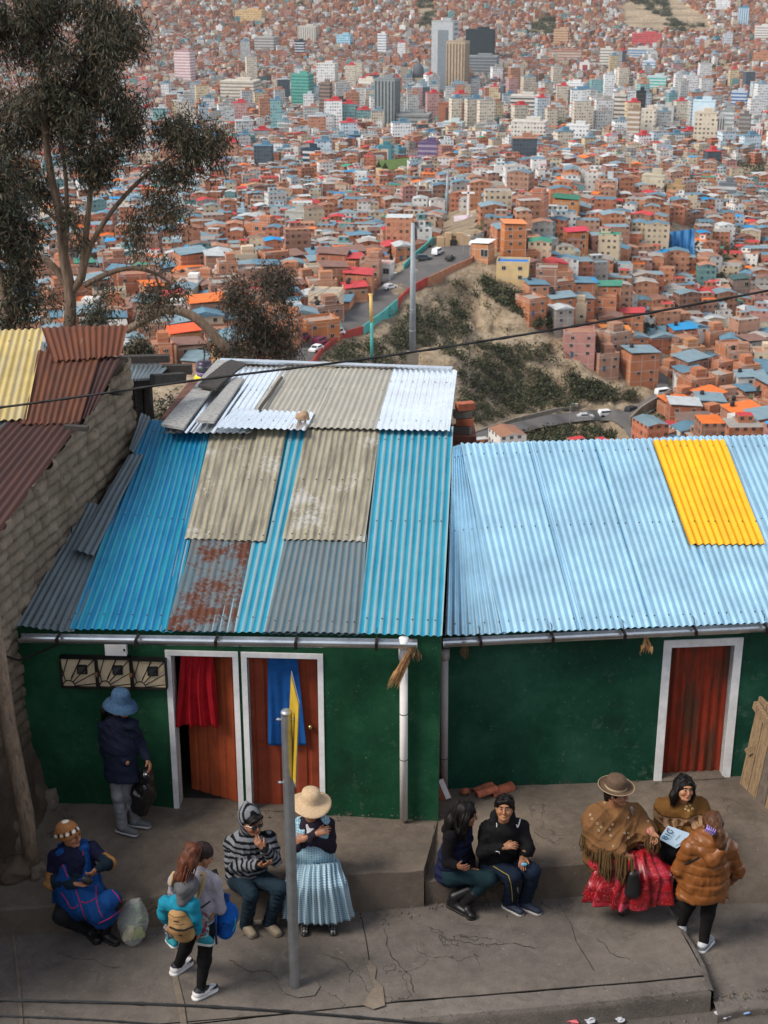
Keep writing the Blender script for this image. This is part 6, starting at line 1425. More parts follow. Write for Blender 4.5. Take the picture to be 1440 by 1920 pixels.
mb = MB(); zt2 = at(838, 318, g2.y).z; mb.tube([(g2.x, g2.y, g2.z - 3), (g2.x, g2.y, zt2)], [3 * m2, 2.2 * m2], 12); mb.build('column', bpy.data.materials['pylon_grey'], T, True); mb = MB(); mb.box((g2.x, g2.y, zt2), (22 * m2, 4 * m2, 2.4 * m2)); mb.box((g2.x - 9 * m2, g2.y, zt2 + 1.5 * m2), (4 * m2, 14 * m2, 2 * m2)); mb.box((g2.x + 9 * m2, g2.y, zt2 + 1.5 * m2), (4 * m2, 14 * m2, 2 * m2)); mb.build('crossbar', bpy.data.materials['pylon_grey'], T)
g3 = ground(697, 672); m3 = (g3.y * CP + (CZ - g3.z) * SP) / FPX; T = thing('cable_car_mast', g3, 'slender mast painted yellow above and teal below, under the cable car cabins', 'mast')
za, zb_ = at(697, 604, g3.y).z, at(694, 552, g3.y).z; mb = MB(); mb.tube([(g3.x, g3.y, g3.z - 2), (g3.x, g3.y, za)], 3 * m3, 10); mb.build('lower_pole', M_tw, T, True); mb = MB(); mb.tube([(g3.x, g3.y, za), (g3.x - .2, g3.y, zb_)], 3.2 * m3, 10); mb.box((g3.x - .2, g3.y, zb_), (9 * m3, 3 * m3, 3 * m3)); mb.build('upper_pole', simple('mast_yellow', (.55, .36, .12), .7, 0, .2, .5, 0), T, True)
M_cab = simple('cabin_shell', (.035, .028, .05), .3, .2, .2, 1, 0); M_cabg = NT('cabin_glass').base((.03, .035, .05)).set(.08, 0, .7).m; M_cabp = simple('cabin_purple', (.22, .16, .30), .5, 0, .1, 1, 0)
ROOT = None; CABP = [(383, 690, 32, 'nearest cable car cabin, above the yellow taxi'), (545, 612, 17, 'cable car cabin half hidden by the dark tree'), (618, 598, 23, 'cable car cabin above the parked teal truck'), (622, 561, 21, 'cable car cabin in front of flat brick roofs'), (690, 540, 20, 'cable car cabin right over the yellow mast'), (691, 507, 17, 'cable car cabin just left of the red roofed white house'), (747, 486, 16, 'cable car cabin at the corner of the red roofed white house'), (742, 449, 14, 'cable car cabin left of the tall pylon, over brick roofs'), (792, 429, 14, 'cable car cabin just right of the tall pylon'), (820, 341, 11, 'tiny cabin left of the farther pylon, upper one'), (859, 344, 11, 'tiny cabin right of the farther pylon, upper one'), (848, 364, 10, 'tiny cabin between the farther pylon and the cross'), (829, 379, 10, 'tiny cabin left of the farther pylon, lower one'), (870, 382, 9, 'tiny cabin touching the white cross'), (894, 385, 9, 'tiny cabin just right of the white cross'), (905, 380, 8, 'tiny cabin over the roofs beyond the cross'), (922, 387, 8, 'farthest tiny cabin right of the cross')]
def cabin_mesh(T):
 c0 = T.location
 mb = MB(); mb.lathe([(.75, -1.05), (1.0, -.9), (1.08, -.3), (1.08, .45), (.95, .85), (.6, 1.0)], c0, 4 * 3); o = mb.build('cabin_body', M_cab, T, True)
 mb = MB(); mb.lathe([(1.10, -.28), (1.11, -.2), (1.11, .36), (1.09, .42)], c0, 12); mb.build('window', M_cabg, T, True)
 mb = MB(); mb.lathe([(1.02, -.92), (1.11, -.5), (1.11, -.42)], c0, 12); mb.build('stripe', M_cabp, T, True)
 mb = MB(); mb.tube([c0 + Vector((0, 0, 1.0)), c0 + Vector((.1, 0, 1.7)), c0 + Vector((.1, 0, 2.5))], .09, 6); mb.box(tuple(c0 + Vector((.1, 0, 2.55))), (.3, .9, .25)); mb.build('hanger', M_black, T)
grips = []
for i, (px, py, w_, lab) in enumerate(CABP):
 Y = 2.2 * FPX / w_ * .95; p = at(px, py, Y)
 if ROOT is None: T = thing('cable_car_cabin', p, lab, 'cable car', 'cable car cabins'); cabin_mesh(T); ROOT = T
 else: T = copy_thing(ROOT, p, lab, 'cable car cabins')
 grips.append(p + Vector((.1, 0, 2.6)))
for ids, lab in (((0, 1, 3, 5, 7, 8, 9), 'outer rope of the cable car line'), ((2, 4, 6, 10), 'inner rope of the cable car line')):
 P = [grips[i] for i in ids] + [Vector((g2.x + (-9 if ids[0] == 0 else 9) * m2, g2.y, zt2 + 2 * m2))]; P.sort(key=lambda p: p.y); mb = MB(); mb.tube(P, .035, 5); tag(mb.build('cable_car_rope', M_rubber), lab, 'rope', 'cable car ropes')
def vehicle(kind, px, py, yaw, col, lab, sc=1.0):
 g = ground(px, py); g.z += .55; T = thing('minibus' if kind == 'van' else 'truck' if kind == 'truck' else 'car', g, lab, {'van': 'minibus', 'truck': 'truck'}.get(kind, 'car'), 'vehicles on the hill roads'); T.rotation_euler.z = R(yaw); T.scale = (sc,) * 3
 L_, W_, prof = {'van': (4.7, 1.8, [(-2.35, .35), (2.35, .35), (2.35, .95), (1.95, 1.15), (1.45, 1.9), (-2.2, 1.95), (-2.35, 1.2)]), 'car': (4.3, 1.75, [(-2.15, .3), (2.15, .3), (2.15, .75), (1.15, .92), (.5, 1.42), (-1.2, 1.45), (-1.75, .98), (-2.15, .9)]), 'suv': (4.5, 1.85, [(-2.25, .35), (2.25, .35), (2.25, .95), (1.2, 1.08), (.7, 1.7), (-2.0, 1.72), (-2.25, 1.1)]), 'truck': (5.5, 2.1, [(-2.75, .5), (2.75, .5), (2.75, 1.2), (2.5, 2.1), (1.4, 2.15), (1.35, 2.6), (-2.75, 2.6)])}[kind]
 m = NT('paint_' + kind); m.base(col).set(.35, 0, .5); mb = MB(); k = len(prof)
 for s in (-1, 1): q = [(x, s * W_ / 2 * (.92 if z > 1.2 else 1), z) for x, z in prof]; mb.face(q if s < 0 else q[::-1])
 for i in range(k):
  a, b = prof[i], prof[(i + 1) % k]; y_ = lambda z: W_ / 2 * (.92 if z > 1.2 else 1)
  mb.face([(a[0], -y_(a[1]), a[1]), (a[0], y_(a[1]), a[1]), (b[0], y_(b[1]), b[1]), (b[0], -y_(b[1]), b[1])])
 part(T, mb, 'body', m.m)
 top = max(z for _, z in prof); zb = {'van': 1.2, 'car': .95, 'suv': 1.1, 'truck': 1.3}[kind]; x0, x1 = {'van': (-2.0, 1.35), 'car': (-1.3, .6), 'suv': (-1.8, .8), 'truck': (1.5, 2.3)}[kind]; mb = MB()
 for s in (-1, 1): mb.box(((x0 + x1) / 2, s * W_ / 2 * .97, (zb + top - .12) / 2), (x1 - x0, .05, top - .15 - zb))
 part(T, mb, 'side_window', M_pane)
 fx = {'van': (1.98, 1.48), 'car': (1.1, .55), 'suv': (1.18, .74), 'truck': (2.76, 2.55)}[kind]; mb = MB(); z0 = {'van': 1.17, 'car': .95, 'suv': 1.1, 'truck': 1.3}[kind]; z1 = {'van': 1.85, 'car': 1.38, 'suv': 1.64, 'truck': 2.0}[kind]; w2 = W_ / 2 * .82
 mb.hexa([(fx[0], -w2, z0), (fx[0] + .04, -w2, z0), (fx[0] + .04, w2, z0), (fx[0], w2, z0), (fx[1], -w2, z1), (fx[1] + .04, -w2, z1), (fx[1] + .04, w2, z1), (fx[1], w2, z1)]); part(T, mb, 'windscreen', M_pane)
 for sx in (-1, 1):
  for sy in (-1, 1):
   mb = MB(); c = (sx * L_ * .32, sy * (W_ / 2 - .08), .33); mb.tube([(c[0], c[1] - .1, c[2]), (c[0], c[1] + .1, c[2])], .33, 12); part(T, mb, 'wheel', M_black)
 for sy in (-1, 1): mb = MB(); mb.box((L_ / 2, sy * W_ * .36, .75), (.06, .28, .18)); part(T, mb, 'headlight', M_white)
WH, MG = (.72, .73, .74), (.22, .03, .08)
for a in (('van', 632, 634, 55, WH, 'white minibus at the outer kerb of the hill road, driving up'), ('van', 565, 642, 40, MG, 'maroon minibus alone at the house side of the hill road'), ('van', 600, 650, 62, MG, 'maroon minibus behind the small white car'), ('car', 593, 662, 242, WH, 'small white car beside a maroon minibus'), ('truck', 619, 622, 20, (.2, .5, .52), 'teal and white box truck parked by the brick houses'), ('car', 731, 545, 40, WH, 'white car halfway up the hill road'), ('suv', 795, 491, 5, (.03, .05, .06), 'dark green car parked at the road head'), ('van', 820, 480, 65, WH, 'white minibus parked at the gateway building'), ('car', 843, 490, 70, (.03, .03, .03), 'black car parked beside the white minibus at the gateway'), ('car', 888, 463, 70, WH, 'white car far up the hill road by the cliff top'), ('car', 1097, 788, 8, (.45, .47, .48), 'silver car on the curved valley road'), ('suv', 1137, 783, 15, WH, 'white car on the curved valley road behind the silver one'), ('suv', 1185, 776, 40, (.025, .03, .035), 'black car at the road junction by the bend'), ('van', 1243, 744, 25, WH, 'white minibus climbing the side street by the retaining wall'), ('car', 381, 716, 60, (.7, .6, .02), 'yellow taxi under the nearest cable car cabin')): vehicle(*a)
# small house with a red roof under the ridge of the zinc roof
g = ground(936, 834); m_ = (g.y * CP + (CZ - g.z) * SP) / FPX; T = house(g.x, g.y, g.z, 34 * m_, 26 * m_, R(10), 1, (.40, .17, .09), (.55, .05, .06), 'gable', rs, 12 * m_); tag(T, 'small house with a red roof just above the zinc roof ridge', 'house', 'houses of the near slopes')
# street lamps on the roads
for px, py, hp, lab in ((731, 552, 40, 'thin street lamp beside the white car on the hill road'), (869, 476, 34, 'thin street lamp at the top of the hill road'), (1068, 800, 44, 'street lamp on the inner side of the curved valley road'), (1252, 770, 46, 'lamp post by the retaining wall of the side street')):
 g = ground(px, py); m = (g.y * CP + (CZ - g.z) * SP) / FPX; T = thing('street_lamp', g, lab, 'street lamp', 'street lamps'); h = hp * m
 mb = MB(); mb.tube([(0, 0, -1), (0, 0, h * .94), (.2, 0, h), (1.3, 0, h * 1.02)], .09, 6); part(T, mb, 'post', bpy.data.materials['pylon_grey']); mb = MB(); mb.box((1.5, 0, h * 1.015), (.7, .25, .14)); part(T, mb, 'lamp_head', M_white)
# ================================================================ people
from mathutils.bvhtree import BVHTree
def vmat(name, rough=.85, bump=.25, bscale=260, spec=.15, sheen=0, metal=0):
 t = NT(name); n = t.noise(9, 5, .7); t.base(t.mix(.55, t.mix(.4, t.attr(), t.ramp(n, [(.3, (.28, .28, .28)), (.7, (.72, .72, .72))]), 'OVERLAY'), t.ramp(t.noise(75, 4, .7), [(.3, (.34, .34, .34)), (.7, (.66, .66, .66))]), 'OVERLAY')).set(rough, metal, spec)
 if bump: t.bump(t.noise(bscale, 2), bump, .002)
 return t.m
V_skin = vmat('skin', .5, .05, 200, .35); V_cloth = vmat('woven_cloth'); V_knit = vmat('knitted_cloth', .95, .5, 190, .1); V_hair = vmat('hair', .55, .3, 320, .22); V_shoe = vmat('shoe', .6, .1, 200, .3); V_puff = vmat('shiny_quilted_cloth', .44, .15, 160, .4); V_leather = vmat('leather', .42, .12, 200, .4); V_plastic = vmat('black_plastic_film', .16, 0, 100, .6)
SKIN = np.array((.30, .135, .075)); LIP = (.24, .075, .055); HAIRC = (.007, .0055, .005)
def col_const(c): return lambda V: np.tile(np.array(c, dtype=float), (len(V), 1))
def sdf_obj(name, sd, mat, colf, parent, bv=None):
 V, F = sd.mesh()
 if len(V) == 0: return None
 o = np_mesh(name, V, F, mat, parent, True, col=colf(V) if callable(colf) else colf)
 t = BVHTree.FromPolygons([tuple(v) for v in V], [tuple(f) for f in F]); o_ = (o, t); return o_
def cast(px, py, trees):
 d = ray(px, py).normalized(); best = None
 for t in trees:
  h = t.ray_cast(CAM, d)
  if h[0] is not None and (best is None or h[3] < best[1]): best = (h[0], h[3], h[1])
 return (best[0], best[2]) if best else (None, None)
def trim(name, pts, trees, r, col, parent, lift=.3, n=6, sub=6, mat=None):
 """a raised seam or band laid along a garment's surface"""
 P = []
 for a, b in zip(pts, pts[1:]):
  for k in range(sub):
   q, nn = cast(a[0] + (b[0] - a[0]) * k / sub, a[1] + (b[1] - a[1]) * k / sub, trees)
   if q is not None: P.append(q + nn * r * lift)
 q, nn = cast(*pts[-1], trees)
 if q is not None: P.append(q + nn * r * lift)
 if len(P) < 2: return None
 keep = [P[0]]
 for p in P[1:]:
  if .002 < (p - keep[-1]).length < .12: keep.append(p)
 if len(keep) < 2: return None
 mb = MB(); mb.tube(keep, r, n); return mb.build(name, mat or simple('trim_' + name, col, .8, 0, .1, 30, 0), parent, True)
def frame(yaw, pitch=0, roll=0):
 """head frame: x to the figure's own left seen from behind, y forward, z up; yaw 0 looks at the viewer, 90 to the picture's right"""
 a = R(yaw); f = Vector((math.sin(a), -math.cos(a), 0)); z = Vector((0, 0, 1)); x = f.cross(z)
 M = Matrix((x, f, z)).transposed()
 return M @ Matrix.Rotation(R(-pitch), 3, 'X') @ Matrix.Rotation(R(roll), 3, 'Y')
def add_head(sd, c, M, s=1.0):
 P = lambda x, y, z: c + M @ (Vector((x, y, z)) * s); E = lambda p, r, k=.015, sub=False: sd.ell(P(*p), [q * s for q in r], M, k, sub)
 E((0, -.012, .03), (.076, .098, .092)); sd.cone(P(0, .025, .0), P(0, .052, -.072), .064 * s, .036 * s, .02)
 for q in (-1, 1):
  E((q * .036, .062, -.022), (.03, .028, .03)); sd.cone(P(q * .05, .015, -.03), P(q * .028, .06, -.082), .03 * s, .02 * s, .02)
 E((0, .082, .042), (.05, .02, .016), .012)
 for q in (-1, 1): E((q * .031, .099, .014), (.019, .014, .012), .008, True)
 sd.cone(P(0, .092, .022), P(0, .113, -.020), .009 * s, .0135 * s, .010); E((-.011, .102, -.024), (.009, .010, .008), .006); E((.011, .102, -.024), (.009, .010, .008), .006)
 E((0, .092, -.050), (.023, .011, .006), .004); E((0, .090, -.060), (.020, .011, .006), .004); E((0, .082, -.088), (.020, .018, .016), .012)
 for q in (-1, 1): E((q * .078, -.008, -.004), (.010, .020, .030), .006)
def head_cols(V, C, c, M, s, lip=LIP, skin=SKIN, brow=HAIRC):
 Q = (V - np.array(c)) @ np.array(M) / s
 fr = Q[:, 1] > .05
 m = fr & ((Q[:, 0] / .023) ** 2 + ((Q[:, 2] + .055) / .010) ** 2 < 1) & (Q[:, 1] > .075); C[m] = lip
 for q in (-1, 1):
  m = fr & (abs(Q[:, 0] - q * .033) < .021) & (abs(Q[:, 2] - .038 - .003 * np.cos((Q[:, 0] - q * .033) * 90)) < .0048); C[m] = brow
  m = fr & (((Q[:, 0] - q * .031) / .017) ** 2 + ((Q[:, 2] - .013) / .008) ** 2 < 1); C[m] = skin * .62
 m = fr & (np.sqrt(Q[:, 0] ** 2 / .7 + (Q[:, 2] + .012) ** 2) < .05) & (abs(Q[:, 0]) > .026) & (Q[:, 2] < .0) & (Q[:, 2] > -.04); C[m] = C[m] * np.array((1.12, .93, .9))
 return C
def add_hand(sd, w, f, n, side, curl=.5, s=1.0, spread=.12):
 """wrist w, fingers along f, palm faces n, thumb on side * (f x n)"""
 w = Vector(w); f = Vector(f).normalized(); n = Vector(n); n = (n - f * n.dot(f)).normalized(); b = f.cross(n)
 sd.cone(w - f * .02, w + f * .02, .023 * s, .022 * s, .012, flat=(b, 1.2)); sd.cone(w + f * .03 * s, w + f * .075 * s, .017 * s, .0165 * s, .012, flat=(b, 2.0))
 for i, (o, l) in enumerate(((.030, .066), (.010, .076), (-.010, .072), (-.029, .056))):
  o *= side; p = w + (f * (.088 - .004 * abs(i - 1)) + b * o) * s; d = (f + b * (o / .03) * spread * .5); r = .0088 * s; a = curl * (1 + .12 * i)
  for k, q in enumerate((.44, .31, .25)):
   ang = a * (.55, .9, .7)[k]; ax = (d.normalized() * math.cos(ang) + n * math.sin(ang)).normalized(); e = p + ax * l * q * s; sd.cone(p, e, r, r * .9, .004); r *= .9; p = e; nn = n * math.cos(ang) - d.normalized() * math.sin(ang); d = ax; n_ = nn
   n = n  # the bend stays in the finger's own plane
 p = w + (f * .028 + b * side * .022) * s; d = (f * .75 + b * side * .65 + n * .25).normalized(); e = p + d * .036 * s; sd.cone(p, e, .0125 * s, .0105 * s, .008); d = (d + n * curl * .5 - b * side * .2).normalized(); g = e + d * .030 * s; sd.cone(e, g, .0105 * s, .0085 * s, .004)
class Person:
 def __init__(s, label, Y0, base, J, yaw, face, sz=1.0, bulk=1.0, skin=SKIN):
  s.T = thing('person', base, label, 'person'); s.Y0 = Y0; s.sz = sz; s.bulk = bulk; s.skin = np.array(skin); s.trees = []
  s.J = {k: (v if isinstance(v, Vector) else at(v[0], v[1], Y0 + (v[2] if len(v) > 2 else 0))) for k, v in J.items()}
  s.yaw = yaw; s.M = frame(*face); a = R(yaw); s.f = Vector((math.sin(a), -math.cos(a), 0)); s.sd = (s.J['sb'] - s.J['sa']).normalized()
  L_ = lambda a, b: round((s.J[a] - s.J[b]).length, 2) if a in s.J and b in s.J else None
  print(label[:30], {k: L_(*k.split('-')) for k in ('head-neck', 'neck-pelvis', 'sa-sb', 'sa-ea', 'ea-wa', 'sb-eb', 'eb-wb', 'ha-ka', 'ka-fa', 'hb-kb', 'kb-fb')}, 'pz', round(s.J['pelvis'].z, 2), 'fz', [round(s.J[k].z, 2) for k in ('fa', 'fb') if k in s.J])
 def grid(s, keys, pad, h):
  P = [s.J[k] for k in keys if k in s.J]; return SDF([min(p[i] for p in P) - pad for i in range(3)], [max(p[i] for p in P) + pad for i in range(3)], h)
 def body(s, hands, legs=True, h=.0065, head_s=None, lip=LIP, brow=HAIRC):
  J, b = s.J, s.bulk; hs = head_s or s.sz; sd = s.grid(J.keys(), .2, h)
  add_head(sd, J['head'], s.M, hs); sd.cone(J['head'] + s.M @ Vector((0, -.02, -.06)) * hs, J['neck'], .048, .055, .02)
  ch = J['neck'].lerp(J['pelvis'], .3); sd.cone(J['neck'].lerp(J['pelvis'], .12), J['pelvis'], .085 * b, .095 * b, .03, flat=(s.sd, 1.35)); sd.cone(J['sa'], J['sb'], .045, .045, .03)
  for q in 'ab':
   if 'e' + q in J: sd.chain([J['s' + q], J['e' + q], J['w' + q]], [.042, .034, .026], .015)
   if legs == 'low': sd.chain([J['k' + q].lerp(J['f' + q], .55), J['f' + q]], [.040, .034], .02)
   elif legs and 'k' + q in J: sd.chain([J['h' + q], J['k' + q], J['f' + q]], [.075, .050, .034], .02)
  for q, (f, n, side, curl) in hands.items():
   f = Vector(f) if not isinstance(f, str) else (J['w' + q] - J['e' + q]); add_hand(sd, J['w' + q], f, n, side, curl)
  V, F = sd.mesh(); C = np.tile(s.skin, (len(V), 1)); C = head_cols(V, C, J['head'], s.M, hs, lip, s.skin, brow)
  o = np_mesh('body', V, F, V_skin, s.T, True, col=C); s.body_tree = BVHTree.FromPolygons([tuple(v) for v in V], [tuple(f) for f in F]); s.hs = hs
  for q in (-1, 1):
   sd2 = MB(); M4 = Matrix.Translation(J['head'] + s.M @ (Vector((q * .031, .0835, .0135)) * hs)) @ s.M.to_4x4(); n = 10; prof = [(.0115 * math.cos(t), .0115 * math.sin(t)) for t in (-1.4, -.9, -.4, 0, .4, .9, 1.4)]
   sd2.lathe([(r * .98, z * .5) for r, z in prof], None, n, 0, M=M4)
   M5 = M4 @ Matrix.Translation((0, .0082, 0)); sd2.lathe([(.0068 * math.cos(t), .0052 * math.sin(t)) for t in (-1.4, -.7, 0, .7, 1.4)], None, 8, 1, M=M5); sd2.build('eye', [M_eye, M_iris], s.T, True)
  return o
 def top(s, col, mat=None, name='jacket', r=1.0, wr=.005, wf=26, hem=.0, h=.009, sleeves=1.0, collar=True, arms='ab', torso=None, k=.035, aniso=(1, 1, 1), seed=1, extra=None):
  J, b = s.J, s.bulk; sd = s.grid([q for q in J if q[0] not in 'kf' and q != 'head'], .24, h)
  nk = J['neck'].lerp(J['pelvis'], .10); up = (J['neck'] - J['pelvis']).normalized(); bot = J['pelvis'] - up * hem
  r0, r1, r2 = torso or (.105, .125, .125); mid = nk.lerp(J['pelvis'], .55) + s.f * .01
  sd.chain([nk, mid, bot], [r0 * b * r, r1 * b * r, r2 * b * r], k, flat=(s.sd, 1.32))
  if hem > .1: g_ = sd.lo[2] + sd.h * np.arange(sd.n[2]); sd.d = np.maximum(sd.d, (bot.z - g_)[None, None, :]).astype(np.float32)
  sd.cone(J['sa'], J['sb'], .062 * r, .062 * r, .05)
  if collar: sd.cone(nk, J['neck'] + up * .015, .09, .062, .02)
  for q in arms: sd.chain([J['s' + q], J['e' + q], J['e' + q].lerp(J['w' + q], .92)], [.066 * r * sleeves, .057 * r * sleeves, .044 * r * sleeves], k * .7)
  if extra: extra(sd)
  if wr: sd.wrinkle(wr, wf, seed, aniso); sd.folds(wr * 1.25, 34, seed, (1, 1, 1.3))
  o, t = sdf_obj(name, sd, mat or V_cloth, col, s.T); s.trees.append(t); s.top_tree = t; return o
 def trousers(s, col, mat=None, name='trousers', r=1.0, wr=.005, wf=24, h=.009, cuff=.058, seed=2, to=.94, thigh=.088, kn=.068):
  J, b = s.J, s.bulk; sd = s.grid(['pelvis', 'ha', 'hb', 'ka', 'kb', 'fa', 'fb'], .2, h)
  sd.cone(J['ha'], J['hb'], .105 * b * r, .105 * b * r, .04); sd.cone(J['pelvis'], J['ha'].lerp(J['hb'], .5), .11 * b * r, .11 * b * r, .04, flat=(s.sd, 1.2))
  for q in 'ab': sd.chain([J['h' + q], J['k' + q], J['k' + q].lerp(J['f' + q], to)], [thigh * b * r, kn * r, cuff * r], .03)
  if wr: sd.wrinkle(wr, wf, seed, (.6, .6, 1.6)); sd.folds(wr * 1.2, 42, seed, (.5, .5, 1.4))
  o, t = sdf_obj(name, sd, mat or V_cloth, col, s.T); s.trees.append(t); s.leg_tree = t; return o
 def shoe(s, q, toe, col, sole=(.5, .5, .48), hgt=.055, name='shoe', w=.040, lift=.0, boot=0, mat=None, h=.007):
  a = s.J['f' + q]; toe = at(toe[0], toe[1], s.Y0 + toe[2]) if not isinstance(toe, Vector) else toe
  d = (toe - a); d.z = 0; L_ = .235 * s.sz; d = d.normalized(); zg = toe.z - .0; heel = Vector((a.x, a.y, zg)) - d * .055; tip = heel + d * L_; up = Vector((0, 0, 1))
  lo = [min(heel[i], tip[i], a[i]) - .12 for i in range(3)]; hi = [max(heel[i], tip[i], a[i]) + .13 + (boot if i == 2 else 0) for i in range(3)]; sd = SDF(lo, hi, h); s_ = d.cross(up)
  sd.cone(heel + up * (.045 + lift) + d * .02, tip + up * (.032 + lift) - d * .035, w * 1.0, w * .84, .02, flat=(s_, 1.08)); sd.cone(a - d * .01 + up * .01, heel + d * .075 + up * (.055 + lift), w * .98, w * .98, .03)
  if boot: sd.cone(a + up * .02, a.lerp(s.J['k' + q], boot), .052, .055, .03)
  V_, F_ = sd.mesh(); C = np.tile(np.array(col, dtype=float), (len(V_), 1)) if not callable(col) else col(V_, heel, d); o = np_mesh(name, V_, F_, mat or V_shoe, s.T, True, col=C)
  s2 = SDF(lo, hi, h); s2.cone(heel + up * .012 + d * .01, tip + up * .012 - d * .04, w * 1.02, w * .94, .02, flat=(s_, 1.12)); s2.d = np.maximum(s2.d, -(np.arange(s2.n[2])[None, None, :] * s2.h + s2.lo[2] - (zg - .002))); s2.d = np.maximum(s2.d, (np.arange(s2.n[2])[None, None, :] * s2.h + s2.lo[2] - (zg + .026))).astype(np.float32)
  V2, F2 = s2.mesh(); o2 = np_mesh('sole', V2, F2, V_shoe, o, True, col=np.tile(np.array(sole, dtype=float), (len(V2), 1))); return o
 def hair(s, col, fn, name='hair', h=.008, pad=.34, wr=.004, strands=True, mat=None):
  sd = s.grid(['head', 'neck'], pad, h); fn(sd, lambda x, y, z: s.J['head'] + s.M @ (Vector((x, y, z)) * s.hs), s.M, s.hs)
  if wr: sd.wrinkle(wr, 60, 3, (1.5, 1.5, .25))
  def cf(V):
   n = np.array([mnoise.noise(Vector((v[0] * 60, v[1] * 60, v[2] * 9))) for v in V]); return np.array(col) * (1 + .55 * n)[:, None]
  return sdf_obj(name, sd, mat or V_hair, cf, s.T)
def strands(p, guides, n, spread, col, seed, r=.0034, name='hair_strands'):
 rr = random.Random(seed); mb = MB()
 for i in range(n):
  g = guides[rr.randrange(len(guides))]; o = Vector((rr.gauss(0, 1), rr.gauss(0, 1), rr.gauss(0, .3))).normalized() * spread; P = [q + o * (.8 + .4 * rr.random()) * (1 if k else .8) + Vector((rr.uniform(-.008, .008), rr.uniform(-.008, .008), rr.uniform(-.02, .01))) for k, q in enumerate(g)]
  if rr.random() < .5: P = P[:-1] if len(P) > 3 else P
  mb.tube(P, [r] * (len(P) - 1) + [r * .3], 4, i % 3)
 return mb.build(name, [simple(f'{name}_{seed}_{k}', var(col, f), .5, 0, .1, 30, 0) for k, f in enumerate((.6, 1.1, 1.7))], p.T, True)
M_eye = simple('eye_white', (.30, .27, .24), .3, 0, .05, 50, 0); M_iris = simple('eye_dark', (.012, .008, .006), .2, 0, .05, 50, 0)
def loft(name, rings, npts, pleats, amp, mat, colf, parent, seed=0, sub=6, droop=.0):
 """rings: (front, back, half width, pleat factor): a skirt round the legs, pleated"""
 rings = [(Vector(f), Vector(b), w, k) for f, b, w, k in rings]; R_ = []
 for i in range(len(rings) - 1):
  for t in range(sub):
   t /= sub; a, b = rings[i], rings[i + 1]; p, q = rings[max(i - 1, 0)], rings[min(i + 2, len(rings) - 1)]
   cr = lambda A, B, C, D: .5 * (2 * B + (C - A) * t + (2 * A - 5 * B + 4 * C - D) * t * t + (3 * B - A - 3 * C + D) * t ** 3)
   R_.append((cr(p[0], a[0], b[0], q[0]), cr(p[1], a[1], b[1], q[1]), cr(p[2], a[2], b[2], q[2]), a[3] + (b[3] - a[3]) * t))
 R_.append(rings[-1]); V, UV = [], []; vl = 0
 for j, (f, b, w, k) in enumerate(R_):
  c = (f + b) / 2; ax = (f - b) / 2; sd_ = ax.cross(Vector((0, 0, 1))); sd_ = sd_.normalized() if sd_.length > 1e-5 else Vector((1, 0, 0)); r = max(ax.length, .01)
  if j: vl += (f - R_[j - 1][0]).length
  for i in range(npts):
   a = 2 * math.pi * i / npts; ph = pleats * a + 4.0 * mnoise.noise(Vector((math.cos(a) * 2, math.sin(a) * 2, seed + j * .03))); m = 1 + amp * k * (math.sin(ph) + .45 * math.sin(ph * .47 + seed) + .9 * mnoise.noise(Vector((math.cos(a) * 3.5, math.sin(a) * 3.5, seed + j * .06)))) / max(r, w)
   p = c + ax * math.cos(a) * m + sd_ * w * math.sin(a) * m; p.z -= droop * math.sin(a) ** 4 * max(0, 1 - 1.6 * j / len(R_)); V.append(p); UV.append((a * .28, vl))
 n = len(R_); F = [(j * npts + i, j * npts + (i + 1) % npts, (j + 1) * npts + (i + 1) % npts, (j + 1) * npts + i) for j in range(n - 1) for i in range(npts)]
 Vn = np.array([tuple(v) for v in V]); Fn = np.array(F); UVn = np.array(UV); uvl = UVn[Fn.ravel()].reshape(-1, 4, 2)
 w_ = (uvl[:, :, 0].max(1) - uvl[:, :, 0].min(1)) > .5; uvl[w_, 1, 0] += 2 * math.pi * .28; uvl[w_, 2, 0] += 2 * math.pi * .28
 o = np_mesh(name, Vn, Fn, mat, parent, True, col=colf(Vn) if colf else None, uv=uvl.reshape(-1, 2)); md = o.modifiers.new('thick', 'SOLIDIFY'); md.thickness = .005
 return o, BVHTree.FromPolygons([tuple(v) for v in V], F)
def hat(p, prof, mat, name='hat', tilt=(0, 0), off=(0, 0, .0), n=32, oval=1.12, wave=0, parent=None):
 M4 = Matrix.Translation(p.J['head'] + p.M @ (Vector(off) * p.hs)) @ p.M.to_4x4() @ Matrix.Rotation(R(tilt[0]), 4, 'X') @ Matrix.Rotation(R(tilt[1]), 4, 'Y') @ Matrix.Diagonal((1, oval, 1, 1)); mb = MB(); k0 = 0
 for r, z in prof:
  for j in range(n): a = 2 * math.pi * j / n; mb.v.append(tuple(M4 @ Vector((r * math.cos(a), r * math.sin(a), z + (wave * math.sin(2 * a + 1) * max(0, r - .1) / .1 if r > .1 else 0)))))
 for i in range(len(prof) - 1):
  for j in range(n): a, b = i * n + j, i * n + (j + 1) % n; mb.f.append((a, b, b + n, a + n)); mb.m.append(0)
 return mb.build(name, mat, p.T, True), M4
def g0(px, py, z): return on_z(px, py, z)
A_foot = g0(236, 1560, .0); YA = A_foot.y
